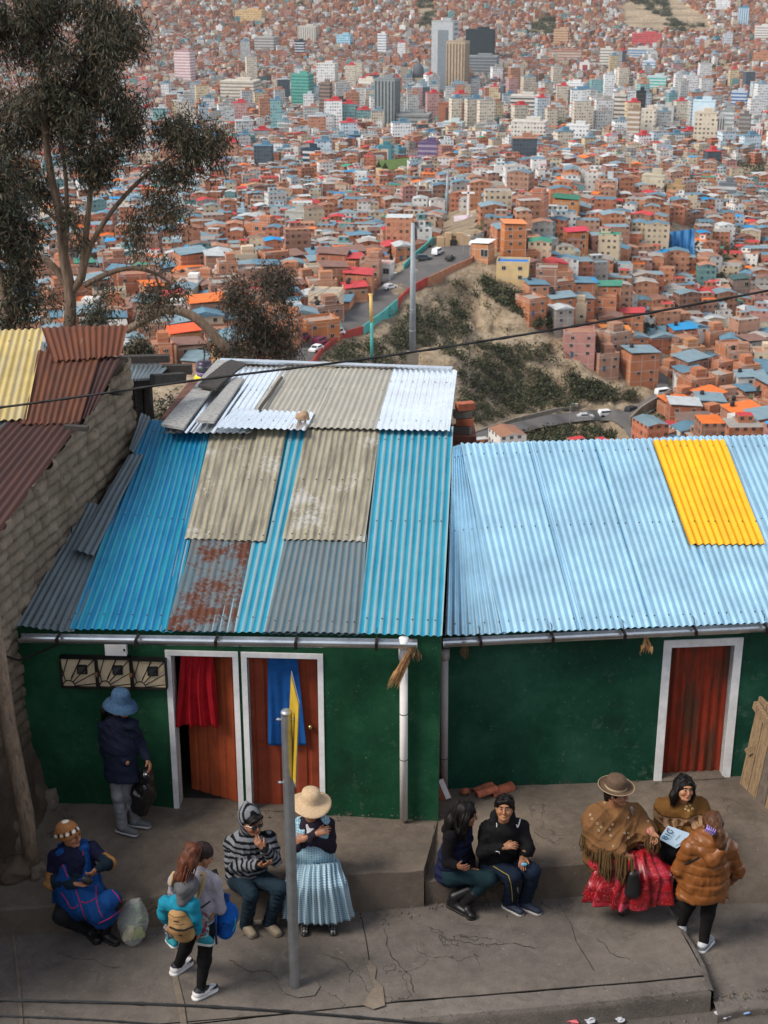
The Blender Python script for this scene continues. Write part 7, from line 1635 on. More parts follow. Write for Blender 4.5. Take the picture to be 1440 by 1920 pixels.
A = Person('person in a blue denim bucket hat and navy jacket standing at the green wall', YA, g0(245, 1558, 0), dict(head=(227, 1321, .10), neck=(219, 1349, .12), pelvis=(226, 1428, .07), sa=(197, 1362, .16), sb=(246, 1358, .05), ea=(199, 1408, .12), wa=(238, 1430, -.06), eb=(262, 1396, .10), wb=(275, 1422, .02), ha=(215, 1430, .08), hb=(238, 1430, .08), ka=(221, 1493, .02), kb=(243, 1490, .09), fa=(230, 1551, .0), fb=(252, 1540, .12)), 55, (58, 14, 0), 1.0, .98)
A.body({'b': ('', (-.7, .2, .1), -1, .9)})
A.top(col_const((.010, .014, .030)), name='jacket', hem=.17, wr=.008, wf=22, torso=(.11, .135, .15))
A.trousers(col_const((.20, .20, .215)), wr=.006, thigh=.078, kn=.066, cuff=.058, r=.94)
for q, toe in (('a', g0(252, 1566, .0)), ('b', g0(270, 1550, .0))): A.shoe(q, toe, (.12, .12, .125), (.42, .42, .43))
A.hair(HAIRC, lambda sd, P, M, s: (sd.ell(P(0, -.02, .035), (.084, .104, .092), M, .01), sd.chain([P(.03, -.09, -.02), P(.06, -.14, -.12), P(.06, -.15, -.24)], [.05, .045, .015], .02), sd.chain([P(-.06, -.06, -.03), P(-.07, -.08, -.14)], [.03, .015], .02)))
t = NT('denim'); t.base(t.ramp(t.noise(40, 4, .7), [(.3, (.022, .055, .115)), (.7, (.055, .115, .20))])).set(.9); t.bump(t.noise(300, 2), .3, .002); M_denim = t.m
hat(A, [(.0, .145), (.05, .143), (.074, .132), (.084, .11), (.092, .04), (.096, .03), (.122, .015), (.146, -.010), (.160, -.034), (.162, -.038), (.158, -.038), (.143, -.016), (.119, .008), (.094, .02)], M_denim, tilt=(6, 0), off=(0, -.01, .015), wave=.006)
PA = lambda x, y, z: A.J['head'] + A.M @ Vector((x, y, z))
strands(A, [[PA(.03, -.09, 0), PA(.06, -.13, -.12), PA(.05, -.14, -.27)], [PA(.06, -.06, 0), PA(.08, -.09, -.12), PA(.10, -.12, -.22)], [PA(-.06, -.07, 0), PA(-.07, -.09, -.15)]], 46, .03, HAIRC, 1)
# black bag in the hand
b0 = A.J['wb'] + Vector((.015, -.01, -.06)); bb = at(262, 1520, YA + .06); sd = SDF((b0.x - .3, b0.y - .25, bb.z - .2), (b0.x + .25, b0.y + .25, b0.z + .1), .008)
sd.chain([b0, b0.lerp(bb, .25), b0.lerp(bb, .6), b0.lerp(bb, .88)], [.018, .06, .118, .10], .04); sd.wrinkle(.014, 34, 5, (1.6, 1.6, .3)); sd.wrinkle(.005, 80, 6, (1.4, 1.4, .5))
o, _ = sdf_obj('bag', sd, V_plastic, col_const((.008, .008, .009)), None); tag(o, 'black plastic bag hanging from the hand of the person in the denim hat', 'bag')
YB = 11.56
B = Person('person in a brown knitted cap and blue apron sitting on the ledge', YB, g0(150, 1700, -.12), dict(head=(131, 1566, -.02), neck=(136, 1594, -.02), pelvis=(150, 1676, .0), sa=(103, 1606, .0), sb=(173, 1592, .02), ea=(95, 1656, -.08), wa=(141, 1657, -.24), eb=(206, 1618, -.06), wb=(184, 1628, -.24), ha=(130, 1686, -.03), hb=(176, 1682, -.03), ka=(116, 1718, -.26), kb=(212, 1692, -.34), fa=(168, 1746, -.13), fb=(197, 1746, -.18)), 15, (62, -4, 0), .98, 1.28)
B.body({'a': ((.8, -.1, -.1), (.1, .3, 1), -1, .4), 'b': ((-.55, -.1, -.5), (-.5, .6, .1), 1, .7)})
navy, must, teal_d = np.array((.012, .013, .035)), np.array((.30, .15, .05)), np.array((.012, .022, .034)); apr = np.array((.006, .05, .19))
def colB(V):
 C = np.tile(navy, (len(V), 1))
 for q in 'ab':
  e, w, s_ = (np.array(B.J[k + q]) for k in 'ews'); d = np.linalg.norm(V - e, axis=1); t1 = ((V - s_) @ (e - s_)) / ((e - s_) @ (e - s_)); t2 = ((V - e) @ (w - e)) / ((w - e) @ (w - e)); dl = np.linalg.norm(V - e - np.clip(t2, 0, 1)[:, None] * (w - e), axis=1)
  m = (t1 > .55) & (np.linalg.norm(V - s_ - np.clip(t1, 0, 1)[:, None] * (e - s_), axis=1) < .12) & (d < .2); C[m] = must; C[(t2 > .18) & (dl < .10)] = teal_d
 return C
B.top(colB, V_knit, 'sweater', 1.0, .006, 24, torso=(.10, .125, .135))
sd = B.grid(['neck', 'pelvis', 'sa', 'sb', 'ka', 'kb', 'fa', 'fb'], .2, .009); J = B.J
f_ = B.f; nk = J['neck'].lerp(J['pelvis'], .3); sd.chain([nk + f_ * .03, nk.lerp(J['pelvis'], .5) + f_ * .05, J['pelvis'] + f_ * .07], [.145, .192, .20], .03, flat=(B.sd, 1.1))
lap = J['pelvis'].lerp((J['ka'] + J['kb']) / 2, .6) + Vector((.02, 0, .03)); sd.chain([J['pelvis'] + f_ * .05, lap, J['kb'].lerp(J['ka'], .25) + Vector((0, -.02, -.04))], [.16, .15, .11], .06, flat=(Vector((1, 0, 0)), 1.35)); sd.chain([J['kb'] + Vector((-.03, 0, .01)), J['kb'].lerp(J['fb'], .45) + Vector((-.05, -.04, 0))], [.11, .10], .06)
for q, x in (('a', .16), ('b', .16)):
 s0 = J['s' + q].lerp(J['neck'], .42) + Vector((0, .0, .055)); sd.chain([s0 + f_ * -.05, s0 + f_ * .06, nk + (J['s' + q] - J['neck']) * .42 + f_ * .10], [.035, .036, .04], .02, flat=(B.sd, 1.4))
sd.ell(J['neck'].lerp(J['pelvis'], .22) + f_ * .14, (.075, .12, .11), None, .02, True); sd.wrinkle(.006, 22, 4, (1.4, 1, .5)); sd.folds(.009, 36, 4, (1.5, 1, .4))
o, tB = sdf_obj('apron', sd, V_cloth, col_const(apr), B.T); TB = [tB]
for pts in ([(130, 1612), (134, 1624), (143, 1631), (152, 1626), (156, 1612), (155, 1596)], [(117, 1618), (122, 1632), (128, 1646)], [(142, 1668), (148, 1685), (153, 1703), (160, 1722), (165, 1734)], [(115, 1674), (126, 1690), (132, 1702), (140, 1703), (147, 1697)], [(152, 1690), (160, 1693), (170, 1690), (180, 1684)], [(180, 1660), (181, 1688), (186, 1708), (193, 1720)], [(197, 1646), (208, 1666), (222, 1682), (228, 1696), (224, 1708), (205, 1722), (184, 1732)]): trim('apron_piping', pts, TB, .0042, (.45, .015, .07), o)
mb = MB(); q0 = at(97, 1668, YB - .02); mb.hexa([q0 + Vector(v) for v in ((-.02, 0, -.34), (.0, -.01, -.33), (0, .01, -.33), (-.02, .02, -.34), (-.0, 0, 0), (.06, -.01, 0), (.06, .01, 0), (0, .02, 0))]); mb.build('apron_tie', simple('apron_blue', tuple(apr), .85, 0, .2, 20, 0), B.T)
B.trousers(col_const((.014, .014, .016)), name='leggings', r=1.0, thigh=.088, kn=.080, cuff=.05)
for q, toe in (('a', g0(178, 1764, -.4)), ('b', g0(206, 1765, -.4))): B.shoe(q, toe, (.010, .010, .011), (.02, .02, .02), mat=V_leather)
B.hair(HAIRC, lambda sd, P, M, s: (sd.ell(P(0, -.02, .02), (.083, .104, .09), M, .01), sd.chain([P(-.03, -.10, -.03), P(-.05, -.12, -.10), P(-.05, -.10, -.2)], [.04, .03, .015], .02), sd.ell(P(0, .10, -.02), (.06, .05, .07), M, .02, True)))
sd = B.grid(['head'], .2, .006); P = lambda x, y, z: B.J['head'] + B.M @ Vector((x, y, z)); sd.ell(P(0, -.025, .055), (.094, .116, .088), B.M, .01); sd.cone(P(0, .02, .015) , P(0, -.07, .0), .088, .09, .02); sd.ell(P(0, .11, -.06), (.11, .10, .085), B.M, .01, True); sd.ell(P(0, -.02, -.09), (.14, .14, .075), B.M, .01, True)
def colCap(V):
 Q = (V - np.array(B.J['head'])) @ np.array(B.M); C = np.tile(np.array((.26, .115, .045)), (len(V), 1)); a = np.arctan2(Q[:, 0], Q[:, 1]); z = Q[:, 2] - .35 * Q[:, 1]
 band = abs(z - .045) < .024; w = ((a * 9 / (2 * np.pi)) % 1) - .5; star = band & ((w / .32) ** 2 + ((z - .045) / .020) ** 2 < .8 + .3 * np.cos(8 * np.arctan2((z - .045) / .02, w / .32))); C[band & (abs(w) > .36)] = (.03, .015, .01); C[star] = (.65, .62, .56); C[(Q[:, 2] > .125) & (Q[:, 0] ** 2 + (Q[:, 1] + .03) ** 2 < .0011)] = (.6, .58, .52); return C
sdf_obj('knitted_cap', sd, V_knit, colCap, B.T)
sd = SDF(np.array(J['wa']) - .16, np.array(J['wa']) + .22, .006); pc = J['wa'].lerp(J['wb'], .55) + Vector((.0, -.05, -.02)); sd.ell(pc, (.058, .022, .04), Euler((R(-30), R(20), 0)).to_matrix(), .01); o, _ = sdf_obj('purse', sd, V_leather, col_const((.010, .010, .012)), None); tag(o, 'small black purse held in the hands of the woman with the blue apron', 'purse')
# plastic bag of vegetables
bp = g0(248, 1776, -.4); sd = SDF((bp.x - .25, bp.y - .2, bp.z - .02), (bp.x + .25, bp.y + .35, bp.z + .62), .008); u = Vector((0, 0, 1))
sd.chain([bp + Vector((0, .08, .10)), bp + Vector((.01, .08, .25)), bp + Vector((.03, .1, .36)), bp + Vector((.075, .1, .46))], [.115, .135, .085, .014], .05); sd.wrinkle(.007, 30, 8, (1.2, 1.2, .6)); sd.d = np.maximum(sd.d, -(np.arange(sd.n[2])[None, None, :] * sd.h + sd.lo[2] - (bp.z + .004))).astype(np.float32)
t = NT('clear_plastic'); t.base((.80, .84, .82)).set(.22, 0, .5); t.b.inputs['Alpha'].default_value = .24; t.bump(t.noise(34, 4), .5, .01); M_film = t.m
vb = thing('plastic_bag', bp, 'clear plastic bag filled with vegetables beside the woman in the blue apron', 'bag'); V_, F_ = sd.mesh(); np_mesh('bag_film', V_, F_, M_film, vb, True)
M_veg = simple('cucumber_green', (.10, .16, .06), .5, 0, .3, 12, .1); M_veg2 = simple('pale_maize', (.62, .54, .30), .6, 0, .25, 30, .2); M_veg3 = simple('light_green_husk', (.36, .40, .14), .6, 0, .3, 20, .1)
rv = random.Random(2)
for i, (x, y, z, l, m, a) in enumerate(((-.03, .06, .16, .17, M_veg, .3), (.05, .1, .18, .16, M_veg, -.4), (.0, .03, .24, .15, M_veg, 1.3), (-.02, .0, .10, .16, M_veg2, 1.5), (.045, .0, .09, .14, M_veg3, .9), (-.055, .02, .06, .14, M_veg2, 1.1), (.03, .1, .27, .14, M_veg, 1.2), (.0, .12, .10, .2, M_veg3, .2), (.06, .04, .04, .1, M_veg3, .1), (-.03, .05, .035, .12, M_veg2, .1))):
 mb = MB(); c = bp + Vector((x, y + .06, z + .02)); d = Vector((math.cos(a), .2, math.sin(a))) * l / 2; mb.tube([c - d, c - d * .7, c, c + d * .7, c + d], [.010, .032, .040, .032, .010], 12); tag(mb.build('vegetable', m, None, True), ['dark green squash lying at the back of the clear bag', 'dark green squash on the right inside the clear bag', 'green squash near the top of the clear bag', 'upright pale maize cob in the middle of the clear bag', 'light green husk beside the maize cob in the bag', 'pale cob at the left inside the clear bag', 'topmost green squash in the clear bag', 'husk lying behind the cobs in the clear bag', 'short light green husk at the bottom of the bag', 'pale cob lying flat at the bottom of the bag'][i], 'vegetable', 'vegetables in the clear bag')
C_foot = g0(374, 1868, -.4); YC = C_foot.y
Cw = Person('person standing with her back turned, baby carrier on, long auburn ponytail, white and black trainers', YC, C_foot, dict(head=(378, 1604, .10), neck=(371, 1632, .06), pelvis=(376, 1730, .05), sa=(331, 1650, .02), sb=(401, 1654, .06), ea=(330, 1700, .18), wa=(382, 1672, .36), eb=(412, 1704, .08), wb=(405, 1664, .30), ha=(362, 1734, .06), hb=(388, 1736, .05), ka=(347, 1778, .24), kb=(383, 1800, .04), fa=(333, 1810, .34), fb=(376, 1858, .0)), 125, (118, 24, 0), .98, .95)
Cw.body({'a': ((.6, .3, .5), (.2, .3, 1), 1, .5), 'b': ((-.1, .3, .8), (-.6, .3, .4), -1, .6)})
Cw.top(col_const((.30, .28, .32)), name='sweatshirt', wr=.006, wf=24, hem=.02, torso=(.10, .105, .115))
Cw.trousers(col_const((.008, .008, .009)), name='leggings', thigh=.084, kn=.060, cuff=.042, wr=.002)
def trainer(V, heel, d):
 t_ = (V - np.array(heel)) @ np.array(d); z = V[:, 2] - heel[2]; C = np.tile(np.array((.62, .62, .62)), (len(V), 1)); C[(z > .075 - .18 * t_)] = (.018, .02, .024); C[(z < .06) & (t_ < .11)] = (.66, .66, .65); C[(abs(z - .05 - .1 * t_) < .008) & (t_ > .05)] = (.6, .6, .6); return C
for q, toe in (('a', g0(354, 1808, -.4)), ('b', g0(402, 1856, -.4))): Cw.shoe(q, toe, trainer, (.66, .66, .65), w=.043)
AUB = (.085, .026, .012)
def h3(sd, P, M, s): sd.ell(P(0, -.015, .035), (.084, .106, .094), M, .01); sd.ell(P(0, .12, -.035), (.07, .055, .085), M, .015, True)
Cw.hair((.022, .012, .010), h3)
sd = Cw.grid(['head', 'neck', 'sa'], .3, .008); sd.chain([Cw.J['head'] + Cw.M @ Vector((0, -.09, .05)), at(360, 1592, YC - .03), at(350, 1618, YC - .12), at(341, 1645, YC - .16), at(336, 1660, YC - .16)], [.035, .055, .06, .05, .012], .03, flat=(Cw.sd, 1.25)); sd.wrinkle(.007, 60, 3, (1.6, 1.6, .2)); sdf_obj('ponytail', sd, V_hair, lambda V: np.array(AUB) * (1 + .6 * np.array([mnoise.noise(Vector((v[0] * 70, v[1] * 70, v[2] * 8))) for v in V]))[:, None], Cw.T)
strands(Cw, [[Cw.J['head'] + Cw.M @ Vector((0, -.09, .05)), at(360, 1592, YC - .03), at(350, 1618, YC - .12), at(340, 1645, YC - .16), at(334, 1664, YC - .16)], [Cw.J['head'] + Cw.M @ Vector((0, -.09, .05)), at(363, 1594, YC - .03), at(356, 1620, YC - .12), at(348, 1645, YC - .17), at(341, 1660, YC - .17)]], 90, .055, AUB, 2, .0038)
mb = MB(); hp = at(404, 1647, YC + .34); Mh = Matrix.Translation(hp) @ Matrix.Rotation(R(35), 4, 'Z') @ Matrix.Rotation(R(55), 4, 'X'); mb.box(None, (.075, .155, .009), M=Mh); mb.box(None, (.068, .14, .002), M=Mh @ Matrix.Translation((0, 0, -.0065)), mi=1); tag(mb.build('smartphone', [M_black, M_glass]), 'dark smartphone held up by the mother with the baby', 'phone')
# baby
YD = YC - .17
D = Person('baby in a grey hood and turquoise jacket riding on the back of the mother', YD, at(345, 1745, YD), dict(head=(352, 1664, .02), neck=(341, 1686, .0), pelvis=(343, 1738, .06), sa=(312, 1694, .02), sb=(358, 1696, -.02), ea=(308, 1712, .06), wa=(313, 1726, .12), eb=(364, 1718, -.01), wb=(371, 1744, .03), ha=(334, 1742, .06), hb=(356, 1742, .06), ka=(319, 1738, .10), kb=(381, 1722, .12), fa=(322, 1764, .10), fb=(383, 1760, .04)), 150, (140, 20, 0), .62, .72)
D.body({'a': ('', (1, 0, 0), 1, .4), 'b': ('', (-1, 0, 0), -1, .4)}, head_s=.72)
D.top(col_const((.012, .20, .30)), name='jacket', r=1.0, wr=.006, wf=34, h=.008, torso=(.10, .125, .12))
def legp(V):
 C = np.tile(np.array((.05, .06, .075)), (len(V), 1)); n = np.array([mnoise.noise(Vector(v) * 38) for v in V]); n2 = np.array([mnoise.noise(Vector(v) * 33 + Vector((5, 5, 5))) for v in V]); C[n > .14] = (.24, .02, .045); C[n2 > .22] = (.16, .33, .34); C[n < -.3] = (.20, .19, .19); return C
D.trousers(legp, name='leggings', r=.70, thigh=.08, kn=.07, cuff=.06, h=.007, wr=.003)
for q, toe in (('a', at(328, 1776, YD + .05)), ('b', at(400, 1772, YD + .02))): D.shoe(q, toe, (.01, .19, .24), (.5, .5, .48), w=.036, h=.006)
sd = D.grid(['head', 'neck'], .2, .007); P = lambda x, y, z: D.J['head'] + D.M @ Vector((x, y, z)); sd.ell(P(0, -.015, .02), (.092, .106, .108), D.M, .02); sd.chain([P(0, -.03, -.04), D.J['neck'] + Vector((.01, -.03, .0))], [.07, .055], .04); sd.wrinkle(.006, 40, 4); sdf_obj('hood', sd, V_knit, col_const((.105, .105, .112)), D.T)
# carrier: worn by the mother, part of her outfit
sd = D.grid(['pelvis', 'neck', 'sa', 'sb', 'ha', 'hb'], .2, .008); c0, c1 = at(333, 1717, YD - .06), at(345, 1749, YD - .04); sd.chain([c0, c0.lerp(c1, .5) + Vector((0, -.01, 0)), c1], [.072, .092, .085], .03, flat=(D.sd, 1.1)); sd.ell(c0 + Vector((.0, .08, .15)), (.16, .13, .10), None, .01, True); sd.wrinkle(.004, 30, 2)
ocar, tcar = sdf_obj('baby_carrier', sd, V_cloth, col_const((.33, .20, .085)), Cw.T)
trim('carrier_strap', [(319, 1738), (330, 1743), (345, 1744), (362, 1737)], [tcar], .009, (.012, .011, .012), ocar); trim('carrier_seam', [(316, 1713), (326, 1720), (342, 1718), (350, 1714)], [tcar], .005, (.22, .13, .05), ocar); trim('carrier_label', [(326, 1727), (334, 1728)], [tcar], .007, (.07, .025, .015), ocar); trim('carrier_label', [(334, 1752), (341, 1754)], [tcar], .007, (.07, .025, .015), ocar); trim('carrier_lettering', [(325, 1732), (329, 1734), (333, 1733), (337, 1735), (341, 1733), (346, 1732)], [tcar], .0022, (.03, .03, .035), ocar)
TC = Cw.trees
for pts, r_, c in (([(376, 1637), (383, 1640), (380, 1655), (374, 1672), (368, 1690), (363, 1705)], .022, (.36, .27, .15)), ([(329, 1632), (323, 1645), (321, 1660)], .020, (.36, .27, .15)), ([(394, 1690), (380, 1700), (366, 1707)], .008, (.02, .018, .018)), ([(402, 1712), (394, 1722), (386, 1733), (380, 1740)], .022, (.22, .14, .065))): trim('carrier_shoulder_strap', pts, TC, r_, c, ocar, .1)
# backpack hung in front at her side
bk = thing('backpack', at(425, 1760, YC + .15), 'bright blue backpack hanging at the mother, beside her right elbow', 'backpack'); q0, q1 = at(419, 1693, YC + .18), at(424, 1742, YC + .16); sd = SDF((q0.x - .25, q0.y - .25, q1.z - .2), (q0.x + .3, q0.y + .25, q0.z + .2), .008); sd.chain([q0, q0.lerp(q1, .5) + Vector((.015, 0, 0)), q1], [.06, .09, .08], .03, flat=(Vector((.3, 1, 0)), 1.3)); sd.wrinkle(.006, 30, 7); ob, tb = sdf_obj('bag_body', sd, V_cloth, col_const((.006, .085, .36)), bk)
mb = MB(); mb.tube([at(418, 1690, YC + .1), at(423, 1676, YC + .1), at(429, 1678, YC + .1), at(426, 1690, YC + .1)], .014, 8); mb.build('handle', simple('backpack_strap', (.005, .05, .22), .8), bk, True); trim('pocket_seam', [(414, 1742), (418, 1731), (426, 1732), (434, 1738)], [tb], .004, (.003, .03, .14), bk); trim('piping', [(441, 1722), (440, 1736), (436, 1746)], [tb], .005, (.02, .42, .5), bk); mb = MB(); mb.tube([at(405, 1716, YC), at(404, 1740, YC), at(406, 1769, YC + .02)], .011, 6); mb.build('strap', bpy.data.materials['backpack_strap'], bk, True)
YE = 11.74
E = Person('person in a grey and black striped hoodie, sunglasses and jeans sitting with hand at chin', YE, g0(470, 1680, -.05), dict(head=(472, 1541, -.10), neck=(463, 1568, -.03), pelvis=(462, 1640, .03), sa=(432, 1580, .0), sb=(504, 1570, -.04), ea=(434, 1624, -.06), wa=(487, 1622, -.24), eb=(516, 1612, -.16), wb=(496, 1591, -.27), ha=(448, 1648, .0), hb=(482, 1646, .0), ka=(471, 1678, -.32), kb=(526, 1666, -.32), fa=(460, 1736, -.20), fb=(504, 1732, -.19)), 20, (34, 4, 4), 1.03, 1.12)
E.body({'b': ((-.55, -.05, .65), (-.3, .8, .3), -1, .9), 'a': ('', (0, .5, .5), 1, .5)}, lip=(.26, .09, .07))
gry, blk = np.array((.17, .18, .20)), np.array((.008, .009, .011))
def stripes(V):
 J = E.J; C = np.tile(gry, (len(V), 1)); up = np.array((J['neck'] - J['pelvis']).normalized()); t = (V - np.array(J['pelvis'])) @ up; arm = np.zeros(len(V), bool)
 for q in 'ab':
  s_, e, w = (np.array(J[k + q]) for k in 'sew'); L1, L2 = np.linalg.norm(e - s_), np.linalg.norm(w - e); a = np.clip(((V - s_) @ (e - s_)) / L1 ** 2, 0, 1); b = np.clip(((V - e) @ (w - e)) / L2 ** 2, 0, 1); da = np.linalg.norm(V - s_ - a[:, None] * (e - s_), axis=1); db = np.linalg.norm(V - e - b[:, None] * (w - e), axis=1); m = (np.minimum(da, db) < .088) & ((a > .2) | (db < da)); p = np.where(da < db, a * L1, L1 + b * L2); t = np.where(m, p + .01, t); arm |= m
 C[((t / .058) % 1) < .44] = blk; return C
E.top(stripes, V_knit, 'hoodie', 1.06, .007, 22, hem=.02, h=.0062)
sd = E.grid(['head', 'neck'], .22, .008); P = lambda x, y, z: E.J['head'] + E.M @ Vector((x, y, z)); sd.ell(P(0, -.04, .04), (.108, .122, .115), E.M, .02); sd.cone(P(0, -.05, .10), P(.0, -.09, .16), .06, .022, .05); sd.chain([P(0, -.06, -.05), E.J['neck'] + Vector((0, .03, -.02))], [.09, .085], .05); sd.ell(P(0, .09, -.01), (.082, .12, .12), E.M, .012, True); sd.ell(P(0, 0, .02), (.09, .108, .1), E.M, .01, True)
def hoodc(V): Q = (V - np.array(E.J['head'])) @ np.array(E.M); t = .8 * Q[:, 1] + .6 * Q[:, 2]; C = np.tile(gry, (len(V), 1)); C[((t / .052) % 1) < .42] = blk; return C
sdf_obj('hood', sd, V_knit, hoodc, E.T)
E.hair(HAIRC, lambda sd, P, M, s: (sd.ell(P(0, -.015, .045), (.084, .104, .088), M, .01), sd.chain([P(-.05, .085, .085), P(.02, .098, .08), P(.055, .085, .055)], [.022, .024, .016], .02), sd.ell(P(0, .13, -.02), (.066, .06, .075), M, .01, True)))
mb = MB(); PH = lambda x, y, z: E.J['head'] + E.M @ (Vector((x, y, z)) * E.hs)
for q in (-1, 1): mb.hexa([PH(q * .031 + a, .106 - abs(a) * .25 * (1 if q * a > 0 else .3) + y, z) for y in (0, .006) for a, z in ((-.024, -.006), (.024, -.006), (.026, .026), (-.026, .026))]); mb.tube([PH(q * .055, .098, .022), PH(q * .082, .04, .02), PH(q * .082, -.01, .008)], .0035, 6)
mb.tube([PH(-.01, .112, .02), PH(.01, .112, .02)], .003, 6); mb.build('sunglasses', M_glass, E.T)
E.trousers(col_const((.010, .022, .034)), name='jeans', wr=.006, wf=26, cuff=.062)
for q, toe in (('a', g0(478, 1762, -.4)), ('b', g0(524, 1757, -.4))): E.shoe(q, toe, (.20, .165, .12), (.11, .09, .07), w=.046)
YF = 11.86
Fw = Person('person in a wide straw hat and pale blue checked dress, arms crossed', YF, g0(590, 1690, 0), dict(head=(582, 1511, -.14), neck=(583, 1541, -.08), pelvis=(588, 1618, .02), sa=(553, 1552, -.04), sb=(614, 1546, -.02), ea=(556, 1588, -.12), wa=(594, 1563, -.28), eb=(620, 1588, -.10), wb=(575, 1571, -.26), ha=(572, 1626, .0), hb=(606, 1624, .0), ka=(572, 1652, -.34), kb=(612, 1650, -.34), fa=(570, 1730, -.29), fb=(619, 1724, -.28)), 0, (2, 8, 0), .98, 1.1)
Fw.body({'a': ((.75, -.05, .35), (.3, .7, -.5), 1, 1.0), 'b': ((-.8, -.1, -.15), (.1, .7, -.5), -1, .8)}, 'low')
t = NT('gingham'); sx = t.node('ShaderNodeSeparateXYZ'); t.con(t.tc('UV'), sx.inputs[0]); fu = t.math('GREATER_THAN', t.math('FRACT', t.math('DIVIDE', sx.outputs[0], .024)), .5); fv = t.math('GREATER_THAN', t.math('FRACT', t.math('DIVIDE', sx.outputs[1], .024)), .5)
t.base(t.ramp(t.math('MULTIPLY', t.math('ADD', fu, fv), .5), [(0, (.43, .50, .53)), (.5, (.23, .36, .44)), (1, (.12, .24, .34))])).set(.85); t.bump(t.noise(200, 2), .2, .002); M_ging = t.m
def check(V, s=.024):
 a = ((V[:, 0] / s) % 1 > .5).astype(int) + ((V[:, 2] / s) % 1 > .5); return np.array(((.38, .49, .52), (.20, .37, .47), (.10, .24, .37)))[a]
drk = np.array((.022, .017, .026))
Fw.top(col_const(drk), V_knit, 'cardigan', 1.0, .006, 24)
J = Fw.J; sd = Fw.grid(['neck', 'pelvis', 'sa', 'sb'], .22, .008); f_ = Fw.f; nk = J['neck'].lerp(J['pelvis'], .2); sd.chain([nk + f_ * .015, nk.lerp(J['pelvis'], .5) + f_ * .03, J['pelvis'] + f_ * .02], [.125, .155, .168], .03, flat=(Fw.sd, 1.3))
for q in 'ab': sd.chain([J['s' + q].lerp(J['neck'], .35) + Vector((0, .05, .03)), J['s' + q].lerp(J['neck'], .3) + Vector((0, -.03, .045)), nk + (J['s' + q] - J['neck']) * .45 + f_ * .09], [.04, .042, .05], .02, flat=(Fw.sd, 1.5))
sd.ell(J['neck'].lerp(J['pelvis'], .12) + f_ * .12, (.055, .13, .13), None, .02, True); sd.wrinkle(.005, 26, 9, (1.4, 1, .6)); sdf_obj('pinafore_bib', sd, V_cloth, check, Fw.T)
sd = Fw.grid(['neck'], .16, .006); sd.chain([J['neck'] + Vector((-.03, -.055, .0)), J['neck'] + f_ * .10 + Vector((.0, 0, -.07)), J['neck'] + Vector((.035, -.055, .0))], [.022, .03, .022], .02); sdf_obj('white_collar', sd, V_knit, col_const((.42, .42, .44)), Fw.T); sd = Fw.grid(['neck'], .26, .006); sd.chain([J['neck'] + f_ * .10 + Vector((-.05, 0, -.09)), J['neck'] + f_ * .12 + Vector((0, 0, -.16)), J['neck'] + f_ * .10 + Vector((.05, 0, -.10))], [.018, .026, .018], .02); sdf_obj('purple_scarf', sd, V_cloth, col_const((.20, .02, .30)), Fw.T)
pv = J['pelvis']; kn = (J['ka'] + J['kb']) / 2; hem = at(596, 1722, YF - .36); X = Vector((1, 0, 0)); up = Vector((0, 0, 1))
osk, tsk = loft('skirt', [(pv + up * .11 + Vector((0, -.13, 0)), pv + up * .12 + Vector((0, .12, 0)), .17, .3), (pv + up * .07 + Vector((0, -.19, 0)), pv + up * .05 + Vector((0, .15, 0)), .19, .8), (kn + up * .11 + Vector((0, .10, 0)), pv + up * -.02 + Vector((0, .16, 0)), .215, 1), (kn + up * .09 + Vector((0, -.03, 0)), pv + up * -.07 + Vector((0, .10, 0)), .24, 1), (kn + up * .02 + Vector((0, -.11, 0)), kn + up * -.09 + Vector((0, .25, 0)), .262, 1.1), (kn + up * -.06 + Vector((0, -.13, 0)), kn + up * -.15 + Vector((0, .2, 0)), .278, 1.2), (kn.lerp(hem, .55) + Vector((0, -.11, 0)), kn.lerp(hem, .55) + Vector((0, .14, 0)), .295, 1.3), (hem + Vector((0, -.10, .0)), hem + Vector((0, .17, .02)), .315, 1.6)], 300, 30, .017, M_ging, None, Fw.T, 3, 7, droop=.05)
for q, toe in (('a', g0(571, 1748, -.4)), ('b', g0(621, 1742, -.4))): Fw.shoe(q, toe, lambda V, heel, d: np.where((np.sin(V[:, :1] * 240) + np.sin(V[:, 1:2] * 170) > .4), .25, .02) * np.ones((1, 3)), (.03, .03, .03), w=.034)
Fw.hair(HAIRC, lambda sd, P, M, s: (sd.ell(P(0, -.02, .03), (.083, .10, .09), M, .01), sd.ell(P(0, .12, -.02), (.07, .06, .08), M, .01, True)))
t = NT('straw_felt'); t.base(t.ramp(t.noise(50, 4, .7), [(.3, (.40, .28, .165)), (.7, (.56, .42, .27))])).set(.9); t.bump(t.noise(260, 2), .4, .003); M_straw3 = t.m
hat(Fw, [(.0, .155), (.05, .152), (.082, .135), (.094, .09), (.098, .045), (.102, .036), (.14, .025), (.18, .012), (.196, .004), (.196, -.002), (.178, .004), (.138, .016), (.098, .028)], M_straw3, tilt=(6, -4), off=(0, -.012, .02), wave=.02)
mb = MB(); p_ = cast(640, 1622, [tsk])[0]
if p_ is not None: mb.blob(p_ + Vector((0, -.01, 0)), .022, 2, .3, 0, 2, (1.2, .5, .9)); mb.build('red_pocket_edge', M_redc, Fw.T)
YG = 11.97
